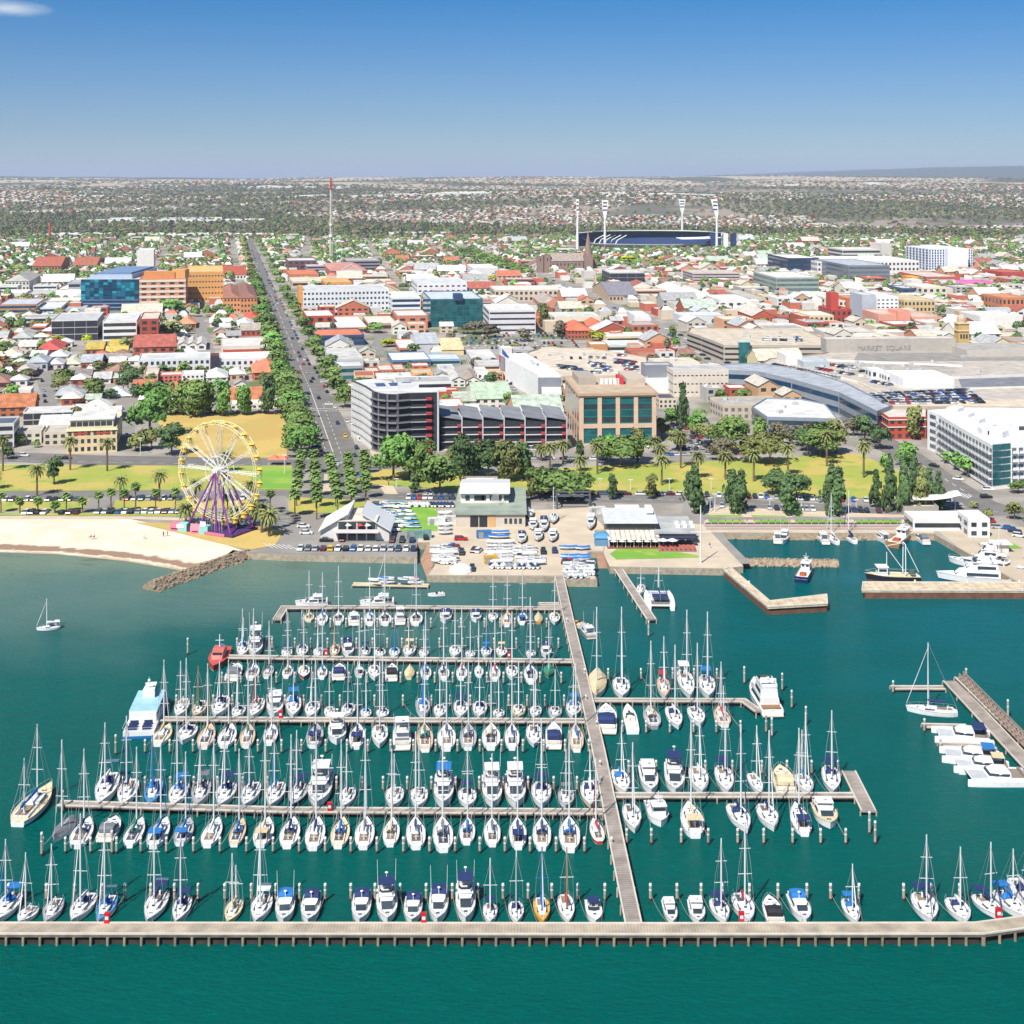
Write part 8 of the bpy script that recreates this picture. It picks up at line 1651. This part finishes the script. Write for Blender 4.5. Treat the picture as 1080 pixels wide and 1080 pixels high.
for q in range(26): i += 1; x, y = yd(10 + q * 9.0,156 + (q % 2) * 6); dinghy(i, x, y, R(rd.uniform(-15,15)), DC[(1,1,3,3,3)[min(4, q // 6)]], 'in the row below the road')
for q in range(22): i += 1; x, y = yd(818 + (q % 8) * 20,495 + (q // 8) * 17); dinghy(i, x, y, R(rd.uniform(-30,30)), DC[rd.choice((1,1,2,4))], 'on the yard platform')
for q in range(14): i += 1; x, y = yd(160 + (q % 7) * 14,440 + (q // 7) * 15); dinghy(i, x, y, R(rd.uniform(0,90)), DC[rd.choice((1,2,3))], 'beside the left rack')
for q in range(22): i += 1; x, y = yd(430 + q * 11.5,474 + (q % 2) * 5); dinghy(i, x, y, R(rd.uniform(-10,10)), DC[rd.choice((2,4,3,1))], 'along the yard front')
i = 0
for x, y, c_ in ((394,610.5,1),(404,609,0),(410,609,1),(425,609.5,2),(431,609,1),(436,609,5)): i += 1; dinghy(i, x, y + 2, R(80), DC[c_], 'on the cream floating pontoon')
for x, y, mt, c_ in ((407,612,584,'b'),(438.5,612,590,'b')): bt('sloop', x - 6, y + 1.5, x + 6, y + 1.5,5,'tied to the cream pontoon, %s of two' % ('left' if x < 420 else 'right'), cov=c_, mt=mt, beam=2.2, desc='small blue covered yacht')
tag(obj('tarpaulin', MB().ball((0,0,0),3,12,6, sz=.6).v and MB().ball(tuple(G(486,602, ZL + .2)),3.6,12,6, sz=.6), mat('tarp_white',(.75, .75, .73), .6)),'rounded white tarpaulin heap at the front of the boat yard','tarpaulin')
r_ = thing('boat_crane','dark portal boat lift beside the shed','crane', G(605,537)); obj('frame', MB().path([(-6,0,0),(-6,0,5),(6,0,5),(6,0,0)], .35,5).path([(-6,5,0),(-6,5,5),(6,5,5),(6,5,0)], .35,5).tube((-6,0,5),(-6,5,5), .3, n=5).tube((6,0,5),(6,5,5), .3, n=5), wallm('4c5058'), r_); obj('roof', MB().box(-6,5,3.4,4,8.5,3.7), roofm('a8aaa8'), r_)
for i, (x, y, wd_, c_, lb) in enumerate(((150,262,3,'e0e0de','white'),(262,250,5,'dcdcda','long white'),(60,330,4,'6f9a94','green roofed'),(395,330,2.4,'3f78b0','blue'),(430,462,2,'d8a83c','yellow'),(980,205,3,'d8d6d2','white shed side'),(1010,330,2.4,'a8a49c','grey'))):
 r_ = thing('storage_container','%s storage container standing in the boat yard' % lb if i else 'short white storage container by the mast rack in the boat yard','container', G(*yd(x, y)), R(3 * i)); obj('box', MB().box(-wd_, -1.2,0, wd_, 1.2,2.4), stripes('cont_' + c_, c_, '%02x%02x%02x' % tuple(int(int(c_[k:k + 2], 16) * .85) for k in (0,2,4)), .5,0), r_); obj('door', MB().box(-wd_ * .8,-1.25, .2,-wd_ * .8 + 1.6,-1.2,2.2), wallm('8f8f8d'), r_)
q = MB()
for k in range(9): a = G(*yd(430 + k * 5,210 + k * 2), ZL + .6); q.tube(a, a + Vector((0,0,9 + k % 3)), .07, n=4)
tag(obj('stored_masts', q, alu),'cluster of thin dinghy masts standing before the yacht club','masts')
# posts and lamps
lampm = steel
def lamp(x, y, top, label, arm=True):
 p = G(x, y, ZL); s_ = (y - HY) / 118; h = (y - top) / s_; r_ = thing('street_lamp', label, 'street lamp', p, 0,'street lamps'); obj('pole', MB().tube((0,0,0),(0,0, h), .16, .1,6), alu, r_); obj('lamp_head', MB().box(-.9,-.2, h - .1, .9, .2, h + .12), white, r_)
for i, (x, y, t_) in enumerate(((665,517,506),(706,517,505),(750,517,505),(749,540,525),(754,540,521),(812,537,526),(845,536,527),(903,538,527),(400,492,478),(418,514,505),(148,480,462),(560,482,470),(1004,531,520),(633,520,505),(300,500,480))): lamp(x, y, t_, 'slim grey street lamp, %s in the list from the beach road eastward' % nth(i + 1) if False else 'slim grey street lamp, %s among the foreshore lamps from left' % nth(1 + sorted((400,418,148,560,1004,633,300,665,706,750,749,754,812,845,903)).index(x)))
r_ = thing('flagpole','tall white flagpole with a yardarm at the head of the harbour pier','flagpole', G(739,594)); obj('pole', MB().tube((0,0,0),(0,0,(594 - 533) / ((594 - HY) / 118)), .28, .16,8), white, r_); obj('yardarm', MB().tube((-3.2,0,9.6),(3.2,0,9.6), .12, n=5), white, r_)
r_ = thing('round_sign','blue oval advertising sign on a pole beside the avenue','sign', G(382.5,512)); obj('pole', MB().tube((0,0,0),(0,0,3), .12, n=6), alu, r_); obj('panel', MB().tube((0,-.2,4),(0, .2,4),1.6, n=14), mat('sign_blue2', hexc('1f6fc0'), .4), r_)
r_ = thing('orange_canopy','orange peaked canopy by the road above the green lawn','canopy', G(289,490)); obj('roof', MB().tube((0,0,2.4),(0,0,4.2),3.4, .1,4).tube((3.6,0,2.4),(3.6,0,4.2),3.0, .1,4), mat('canopy_orange', hexc('d8745a'), .7), r_); obj('pole', MB().tube((-2,-1,0),(-2,-1,2.6), .1, n=4).tube((5,-1,0),(5,-1,2.6), .1, n=4), alu, r_)
# people are tiny figures
def person(x, y, shirt, trousers, label, rz=0, z=ZL, pose='stand'):
 p = G(x, y, z); mb = MB(); sk = [((0,0, .95),(0,0,1.42), .17, .19),((0,0,1.42),(0,0,1.54), .08, .07)]
 lg = [((-.09,0, .95),(-.1, .05, .5), .1, .075),((-.1, .05, .5),(-.1,-.04, .05), .075, .05),((.09,0, .95),(.1,-.05, .5), .1, .075),((.1,-.05, .5),(.1, .05, .05), .075, .05)]
 if pose == 'sit': sk = [((0,0, .15),(0,-.05, .65), .18, .19),((0,-.05, .65),(0,-.05, .77), .08, .07)]; lg = [((-.09,0, .15),(-.12, .45, .35), .1, .08),((-.12, .45, .35),(-.12, .8, .08), .08, .05),((.09,0, .15),(.12, .45, .35), .1, .08),((.12, .45, .35),(.12, .8, .08), .08, .05)]
 zt = .5 if pose == 'sit' else 1.28; hz2 = .9 if pose == 'sit' else 1.66
 for a, b_, r0, r1 in sk: mb.tube(a, b_, r0, r1,8,0)
 for s_ in (-1,1): mb.tube((s_ * .2,0, zt + .1),(s_ * .27, .04, zt - .2), .055, .045,6,0); mb.tube((s_ * .27, .04, zt - .2),(s_ * .26, .14, zt - .45), .042, .035,6,2)
 for a, b_, r0, r1 in lg: mb.tube(a, b_, r0, r1,7,1)
 mb.ball((0,0, hz2), .115,8,6,2,1.2); mb.ball((0,-.02, hz2 + .05), .12,8,5,3, .9)
 o = obj('person', mb, [wallm(shirt), wallm(trousers), mat('skin', hexc('c89a7c'), .6), mat('hair', hexc('3a2c22'), .8)]); o.location = p; o.rotation_euler = (0,0, rz); return tag(o, label, 'person','people on the foreshore')
person(96,567,'2a2a34','3a3a44','person in dark clothes sitting on the sand, left of a pair',2, ZL + .02,'sit'); person(99.5,567,'8a5a48','30303a','person in a brown top sitting on the sand, right of a pair',1, ZL + .02,'sit')
person(172.5,566,'30303a','4a4a5a','dark clothed walker on the dry grass by the wheel, left one',1); person(176.5,565.5,'b0554a','30303a','walker in a red top on the dry grass by the wheel',2); person(153,567.5,'d0c8c0','3a4458','person lying back alone on the sand near the wheel',1, ZL + .02,'sit')
person(748.5,578,'3a5fa8','c8c8d0','pedestrian in a blue shirt on the harbour pier road',0); person(410,512,'2a2a30','2a2a30','dark clothed cyclist figure standing at the park path',1)
p = G(460,624.5, .5)
# ------------------------------------------------------------------ the rest of the town: lots between the streets
PAL_W = ['d8d4cc','cfc8bb','d9d9d6','c9b9a2','b8694f','a85440','c28466','bfb8ac','dcd6c8','c4a07c','a9a6a2','cf9a78','d4c49c']
PAL_R = [('white','dedcd8'),('white','d6d3cd'),('grey','b4b6b6'),('grey','a6a6a4'),('cream','d3c8b4'),('cream','ccc4b6'),('orange','c4775a'),('red','ae6152'),('brown','9a7566'),('silver','c4c9cc'),('pale green','b7c4b4')]
WN = {'d8d4cc': 'white','cfc8bb': 'pale','d9d9d6': 'white','c9b9a2': 'tan','b8694f': 'brick','a85440': 'brick','c28466': 'salmon','bfb8ac': 'grey','dcd6c8': 'cream','c4a07c': 'tan','a9a6a2': 'grey','cf9a78': 'peach','d4c49c': 'yellow'}
LOTS = []; rl = random.Random(31)
def lots(a0, xlo, xhi, resid):
 """blocks of lots on a grid turned by a0; streets are left free between the blocks"""
 u = Vector((math.cos(a0), math.sin(a0),0)); v = Vector((-math.sin(a0), math.cos(a0),0)); bw, bd, st = 96.0,62.0,14.0; org = G(300,470, ZL)
 for bi in range(-24,26):
  for bj in range(-2,42):
   ox = org + u * (bi * (bw + st)) + v * (bj * (bd + st) + 10); cen = ox + u * bw / 2 + v * bd / 2
   if cen.y < 560 or cen.y > 2750: continue
   px, py = PX(cen)
   if px < -90 or px > 1170: continue
   nt_ = int(bw / 11)
   for e_ in range(nt_ * 2):
    q = ox + u * ((e_ % nt_) * 11 + rl.uniform(0,6)) + v * (-4.5 if e_ < nt_ else bd + 4.5); qx, qy = PX(q)
    if rl.random() < (.55 if resid(qx, qy) else .34) and xlo(qy) <= qx < xhi(qy) and not occupied(q.x, q.y): TREES.append(('broad', q, rl.uniform(5,9.5), rl.uniform(6,9.5), rl.choice(('green','olive','dark','dark','grey','olive'))))
   for rowk in (0,1):
    x = 0.0
    while x < bw - 8:
     big = rl.random() < (.12 if resid(px, py) else .4); w_ = min(rl.uniform(9,15) if not big else rl.uniform(16,34), bw - x); d_ = rl.uniform(17,24) if not big else rl.uniform(22,29)
     if w_ < 7: break
     p = ox + u * x + v * (0 if rowk == 0 else bd - d_); c = p + u * w_ / 2 + v * d_ / 2; pxx, pyy = PX(c)
     x += w_ + rl.uniform(.6,2.5)
     if not (xlo(pyy) <= pxx < xhi(pyy)): continue
     cs = [p, p + u * w_, p + v * d_, p + u * w_ + v * d_, c]
     if any(occupied(q.x, q.y) for q in cs):
      for tw, td in ((10,12),(7.5,9)):
       for k_ in (.5, .2, .8):
        cc = p + u * w_ * k_ + v * d_ / 2; ps_ = [cc - u * tw / 2 - v * td / 2, cc + u * tw / 2 - v * td / 2, cc - u * tw / 2 + v * td / 2, cc + u * tw / 2 + v * td / 2, cc]
        if not any(occupied(q.x, q.y) for q in ps_): LOTS.append((ps_[0], a0, tw, td, False, resid(pxx, pyy))); break
       else: continue
       break
      continue
     if rl.random() < (.12 if resid(pxx, pyy) else .06): TREES.append(('broad', c, rl.uniform(6,10), rl.uniform(7,11), rl.choice(('green','olive','dark')))); continue
     LOTS.append((p, a0, w_, d_, big, resid(pxx, pyy)))
     if rl.random() < (.95 if resid(pxx, pyy) else .55):
      q = c + v * (d_ / 2 + rl.uniform(1,6)) + u * rl.uniform(-4,4)
      if not occupied(q.x, q.y): TREES.append(('broad', q, rl.uniform(5.5,10) * (1.25 if q.y > 1400 else 1), rl.uniform(6,10) * (1.3 if q.y > 1400 else 1), rl.choice(('green','olive','dark','dark','grey','green','bright'))))
xm = lambda y: float(np.interp(y, [190,262,305,340,390,440,490], [225,264,281,298,318,340,356]))
lots(R(12), lambda y: -200, lambda y: xm(y), lambda x, y: True if (y > 340 or y < 300 or x < 80) else x > 200 and y > 330)
lots(R(8), lambda y: xm(y), lambda y: 1300, lambda x, y: y < 285)
print('lots', len(LOTS))
def lot_kind(i):
 r_ = random.Random(i * 13 + 5); p, a, w_, d_, big, res = LOTS[i]
 wl = r_.choice(PAL_W if not res else PAL_W[:10]); rn, rc_ = r_.choice((PAL_R + PAL_R[:6]) if res else PAL_R[:6] * 3 + PAL_R)
 st = r_.random(); h = r_.uniform(3,4) if res and not big else r_.uniform(4,8.5)
 if res and not big: k = 'hip' if st < .55 else ('gable' if st < .8 else 'gablef')
 else: k = 'flat' if st < .62 else ('gable' if st < .8 else 'gablef')
 return wl, rn, rc_, k, h
order = sorted(range(len(LOTS)), key=lambda i: -(LOTS[i][2] * 1.0 / LOTS[i][0].y) * (1 if -20 < PX(LOTS[i][0])[0] < 1090 else .01))
near_lots = order[:290 + 230]; kinds = {'house': 0,'shop_building': 0}; FARLOT = []
for i in order:
 p, a, w_, d_, big, res = LOTS[i]; wl, rn, rc_, k, h = lot_kind(i); nm = 'house' if k != 'flat' else 'shop_building'
 pxy = PX(p)
 if kinds[nm] >= 235 or not (-30 < pxy[0] < 1100): FARLOT.append(i); continue
 kinds[nm] += 1; p = Vector((p.x, p.y, ZL))
 if k == 'flat':
  r_ = bpoly('shop_building','x','shop', [p, p + Vector((math.cos(a), math.sin(a),0)) * w_, p + Vector((math.cos(a), math.sin(a),0)) * w_ + Vector((-math.sin(a), math.cos(a),0)) * d_, p + Vector((-math.sin(a), math.cos(a),0)) * d_], h, wl, rc_, 2 if h > 6 else 1,'grid' if w_ < 22 else 'band', max(2, int(w_ / 5)),'k', i % 3,'shops and workshops of the town', sides=False, occ=False, par=.5)[0]
  rank_label(r_, '%s walled %s roofed shop' % (WN[wl], rn), p)
 else:
  r_ = pitched('p',0,0,0,0,0, wl, rc_, k, 'x','house','house',1 if h < 5 else 2,'houses of the town', n=max(2, int(w_ / 5)), occ=False, world=(p, a, w_, d_, h))
  rank_label(r_, '%s %s %s roofed house' % (WN[wl], {'hip': 'villa style','gable': 'long','gablef': 'gable fronted'}[k], rn), p)
print('kinds', kinds, 'far', len(FARLOT))
# ---- everything past the nearest few hundred goes into one town mesh (uncountable at its size)
WCOL = [wallm(h) for h in ('d8d4cc','c9b9a2','b8694f','c4bfb6')]; RCOL = [roofm(h) for h in ('dedcd8','b4b6b6','d3c8b4','c4775a','a8786a','c4c9cc','94908c')]
fv, ff, fm = [], [], []; rf_ = np.random.RandomState(8)
def farhouse(x, y, z, a, w_, d_, h, rh, wi, ri):
 ca, sa = math.cos(a), math.sin(a); o = len(fv)
 for lx, ly, lz in ((0,0,-1),(w_, 0,-1),(w_, d_, -1),(0, d_, -1),(0,0, h),(w_, 0, h),(w_, d_, h),(0, d_, h),(w_ * .3 if rh else 0, d_ / 2, h + rh),(w_ * .7 if rh else w_, d_ / 2, h + rh)):
  fv.append((x + ca * lx - sa * ly, y + sa * lx + ca * ly, z + lz))
 for q in ((0,1,5,4),(1,2,6,5),(3,0,4,7)): ff.append([o + i for i in q]); fm.append(wi)
 if rh:
  for q in ((4,5,9,8),(6,7,8,9),(5,6,9,9),(7,4,8,8)): ff.append([o + i for i in q]); fm.append(4 + ri)
 else: ff.append([o + 4, o + 5, o + 6, o + 7]); fm.append(4 + ri)
for i in FARLOT:
 p, a, w_, d_, big, res = LOTS[i]; wl, rn, rc_, k, h = lot_kind(i); ri = {'dedcd8': 0,'d6d3cd': 0,'b4b6b6': 1,'a6a6a4': 1,'d3c8b4': 2,'ccc4b6': 2,'c4775a': 3,'ae6152': 3,'9a7566': 4,'c4c9cc': 5,'b7c4b4': 5}[rc_]
 farhouse(p.x, p.y, ZL, a, w_, d_, h, 0 if k == 'flat' else 2.6, i % 4, ri)
 if k == 'flat' and w_ > 10:
  for q_ in range(1 + i % 3): farhouse(p.x + w_ * (.2 + .25 * q_), p.y + d_ * (.3 + .1 * q_), ZL + h, a, 2.4,2,1.6,0,0,6 if (i + q_) % 2 else 1)
NFL = len(fv)
def keep(x, y, sc_=.004, th=0.0, s0=0):
 return math.sin(x * sc_ + s0) + math.sin(y * sc_ * 1.3 + s0 * 2.1) + math.sin((x + y) * sc_ * .7 + 1.7 * s0) + math.sin((x - 1.4 * y) * sc_ * 1.9) * .7 > th
cnt = 0; ftree = []
y = 2700.0
while y < 13500:
 stp = 26 + max(0, y - 4000) * .0065; hw = y * .41 + 60; z_row = None
 x = -hw + rf_.rand() * 20
 while x < hw:
  xx, yy_ = x + rf_.uniform(-6,6), y + rf_.uniform(-8,8); x += stp * rf_.uniform(.8,1.25)
  u_ = rf_.rand(); belt = 2850 + xx * .12 < yy_ < 3560 - max(0, xx) * .25 + min(800, max(0,-xx - 100)) * .8
  if belt:
   if u_ < .93: ftree.append((xx, yy_, rf_.uniform(8,13), rf_.uniform(11,18),'fw')); continue
  ok = keep(xx, yy_, .0026,-.45 if yy_ < 6500 else (.3 if yy_ < 9000 else 1.1),1.1)
  if ok and u_ < .5:
   b_ = rf_.rand() < .05; sc2 = 1 + max(0, y - 5000) * 1.2e-4; farhouse(xx, yy_, 0, rf_.choice((.2, .2 + 1.57, .5)),(rf_.uniform(12,19) if not b_ else rf_.uniform(28,60)) * sc2,(rf_.uniform(9,13) if not b_ else 24) * sc2, rf_.uniform(3,4.5) + (2 if b_ else 0),0 if b_ else 2.2, rf_.randint(4), int(rf_.choice(7, p=(.12, .22, .2, .06, .12, .06, .22)))); cnt += 1
   if rf_.rand() < .95: ftree.append((xx + stp * .45, yy_ + rf_.uniform(-8,8), rf_.uniform(5,9), rf_.uniform(8,13) * sc2,'f'))
   if rf_.rand() < .7: ftree.append((xx - stp * .3, yy_ + rf_.uniform(-10,10), rf_.uniform(5,9), rf_.uniform(7,11) * sc2,'f'))
  elif u_ < (.9 if keep(xx, yy_, .0019,-.2,4.0) else .12) if yy_ < 7500 else u_ < (.5 if keep(xx, yy_, .0016, .3,2.0) else .05): ftree.append((xx, yy_, rf_.uniform(6,11), rf_.uniform(11,20) * (1 + max(0, y - 5000) * 1e-4),'f'))
 y += stp * 1.02
for bx, by, bw_, bd_, n in ((-1270,3700,500,130,12),(-900,5200,900,250,16),(-300,2900,160,60,3),(-1000,2750,420,110,12),(300,5000,500,90,5),(1400,7600,900,200,6),(-1400,6900,900,240,10)):
 for q in range(n): farhouse(bx + rf_.rand() * bw_, by + rf_.rand() * bd_, 0, .2, rf_.uniform(50,110), rf_.uniform(30,60),8,0,0, int(rf_.choice((0,0,5,1))))
fv = np.array(fv); far_part = np.arange(len(fv)) >= NFL
zt = terr(fv[far_part, 0], fv[far_part, 1]); fv[far_part, 2] += zt
me = npmesh('suburb_houses', fv, np.array(ff), np.array(fm), WCOL + RCOL)
o = bpy.data.objects.new('suburb_houses', me); COL.objects.link(o); o['kind'] = 'stuff'; o['label'] = 'endless small houses of the far suburbs'
print('far houses', cnt)
# ---- trees: the 280 largest as things, the rest as one wood
def vis(p): x, y = PX(p); return -25 < x < 1105 and y > 150
byk = {}
for tr in TREES: byk.setdefault({'date': 'palm','fan': 'palm','pine': 'pine','cyp': 'pine'}.get(tr[0], 'tree'), []).append(tr)
rest = []
for k, L in byk.items():
 L = sorted(L, key=lambda q: -(max(q[2], q[3]) / q[1].y) * (1 if vis(q[1]) else .001))
 for i, tr in enumerate(L):
  if i < 295 and vis(tr[1]): emit_tree(*tr, big=(i < 60 and k == 'tree'))
  elif k == 'tree': rest.append(tr)
print('trees', {k: len(v) for k, v in byk.items()}, 'rest', len(rest),'far', len(ftree))
def lump(n, seed):
 rs = np.random.RandomState(seed); C = rs.randn(n, 3); C /= np.linalg.norm(C, axis=1, keepdims=True); C[:, 2] = np.abs(C[:, 2]) * 1.1 - .25; C *= rs.uniform(.55,1.0,(n, 1)); nr_ = C / np.linalg.norm(C, axis=1, keepdims=True) + rs.randn(n, 3) * .3
 a = np.cross(nr_, rs.randn(n, 3)); a /= np.linalg.norm(a, axis=1, keepdims=True); b_ = np.cross(nr_, a); b_ /= np.linalg.norm(b_, axis=1, keepdims=True); s_ = .42 if n < 40 else .26
 return np.stack([C - a * s_, C - b_ * s_, C + a * s_, C + b_ * s_], 1)
def forest(name, L, n, mats, label):
 P = [lump(n, s_) for s_ in range(6)]; rs = np.random.RandomState(2); V = []; MI = []
 for x, y, z, h, w_, mi in L:
  q = P[rs.randint(6)]; th = rs.rand() * 6.28; ca, sa = math.cos(th), math.sin(th); X = (q[..., 0] * ca - q[..., 1] * sa) * w_ / 2 + x; Y = (q[..., 0] * sa + q[..., 1] * ca) * w_ / 2 + y; Z = q[..., 2] * h * .55 + z + h * .5; V.append(np.stack([X, Y, Z], -1)); MI.append(np.full(n, mi))
 V = np.concatenate(V).reshape(-1,3); me = npmesh(name, V, np.arange(len(V)).reshape(-1,4), np.concatenate(MI), mats); o = bpy.data.objects.new(name, me); COL.objects.link(o); o['kind'] = 'stuff'; o['label'] = label
FM = [LEAF[k] for k in ('green','olive','dark','grey','bright','lime','red')]
tone_i = {'green': 0,'olive': 1,'dark': 2,'grey': 3,'bright': 4,'lime': 5,'red': 6}
if rest: forest('street_trees', [(p.x, p.y, ZL, h, w_, tone_i[t_]) for _, p, h, w_, t_ in rest], 90, FM, 'small distant trees among the roofs of the town')
zf = terr([f[0] for f in ftree], [f[1] for f in ftree]); rs = np.random.RandomState(4)
forest('suburb_woodland', [(f[0], f[1], z, f[2], f[3], int(rs.choice((1,2,3,0), p=(.40, .22, .36, .02)))) for f, z in zip(ftree, zf)], 18, FM, 'hazy tree cover of the far suburbs and river valley')
# ---- cars
CS = sorted([c_ for c_ in CARS if vis(c_[0])], key=lambda q: q[0].y); tyq = mesh(MB().tube((-.1,0,0),(.1,0,0), .31, n=10), tyre_m, 'wheel'); cn = {}
for i, (p, rz, where, c_, typ) in enumerate(CS[:295]):
 cn[where] = cn.get(where, 0) + 1; r_ = thing('van' if typ == 'van' else 'car','%s %s %s, %s by nearness' % (c_, {'car': 'hatchback','wagon': 'wagon','van': 'van'}[typ], where, nth(cn[where])),'car' if typ != 'van' else 'van',(p.x, p.y, p.z - .08), rz, 'parked and passing cars')
 obj('body', car_body(c_, typ), None, r_); obj('windows', car_glass(typ), None, r_)
 if i < 120:
  for x in (-.8, .8):
   for y in (-1.4,1.4): obj('wheel', tyq, None, r_, (x, y, .31))
q = MB(); cm_ = list(CARM.values()) + [GLASS]; ck = list(CARM)
for p, rz, where, c_, typ in CS[295:]:
 q.obox((p.x, p.y), rz, .86,2.2, p.z + .2, p.z + .9, ck.index(c_)); q.obox((p.x, p.y), rz, .7,1.3, p.z + .9, p.z + 1.3, len(ck)); q.obox((p.x, p.y), rz, .62, .9, p.z + 1.3, p.z + 1.4, ck.index(c_))
if q.v: o = obj('distant_cars', q, cm_); o['kind'] = 'stuff'; o['label'] = 'hundreds of small distant parked cars'
print('cars', len(CS))
# ---- settle the ranked labels against the landmarks
bucket = {}
for desc, L in PEND.items():
 for o, p in L:
  px, py = PX(p); best = min(LAND + FIX, key=lambda l: math.hypot(l[1] - px, (l[2] - py) * 1.8)); dx, dy = px - best[1], (py - best[2]) * 1.8
  side = ('left of' if dx < 0 else 'right of') if abs(dx) > abs(dy) else ('behind' if dy < 0 else 'in front of'); bucket.setdefault((desc, best[0], side), []).append((math.hypot(dx, dy), o))
for (desc, lm, side), L in bucket.items():
 L.sort(key=lambda t_: t_[0])
 for i, (_, o) in enumerate(L): o['label'] = '%s, %s %s the %s' % (desc, 'nearest' if i == 0 else nth(i + 1) + ' nearest', side, lm)
lab = {}
for o in sc.objects:
 if o.parent is None and 'label' in o.keys(): lab.setdefault(o['label'], []).append(o.name)
import re
print('WORDS', [k for k in lab if not 4 <= len(re.findall(r"[A-Za-z0-9][A-Za-z0-9'-]*", k)) <= 16])
print('DUPLICATE LABELS', sum(1 for k, v in lab.items() if len(v) > 1), [(k, v[:3]) for k, v in lab.items() if len(v) > 1][:12]); print('LONG', [k for k in lab if len(k.replace('-',' ').split()) > 16 and not k.startswith('x')][:12])
# ------------------------------------------------------------------ haze: one box of thin air round everything
hb = MB(); hb.box(-22000,-1600,-8,22000,41000,420); hm_ = bpy.data.materials.new('haze_air'); hm_.use_nodes = True; t = hm_.node_tree; t.nodes.remove(t.nodes['Principled BSDF']); pv = t.nodes.new('ShaderNodeVolumePrincipled'); pv.inputs['Color'].default_value = (.66, .76,1,1); pv.inputs['Density'].default_value = HAZE; pv.inputs['Anisotropy'].default_value = .1
t.links.new(pv.outputs[0], t.nodes['Material Output'].inputs['Volume']); ho = obj('haze', hb, hm_); ho['kind'] = 'stuff'; ho['label'] = 'thin blue summer haze'
sc.cycles.volume_max_steps = 64
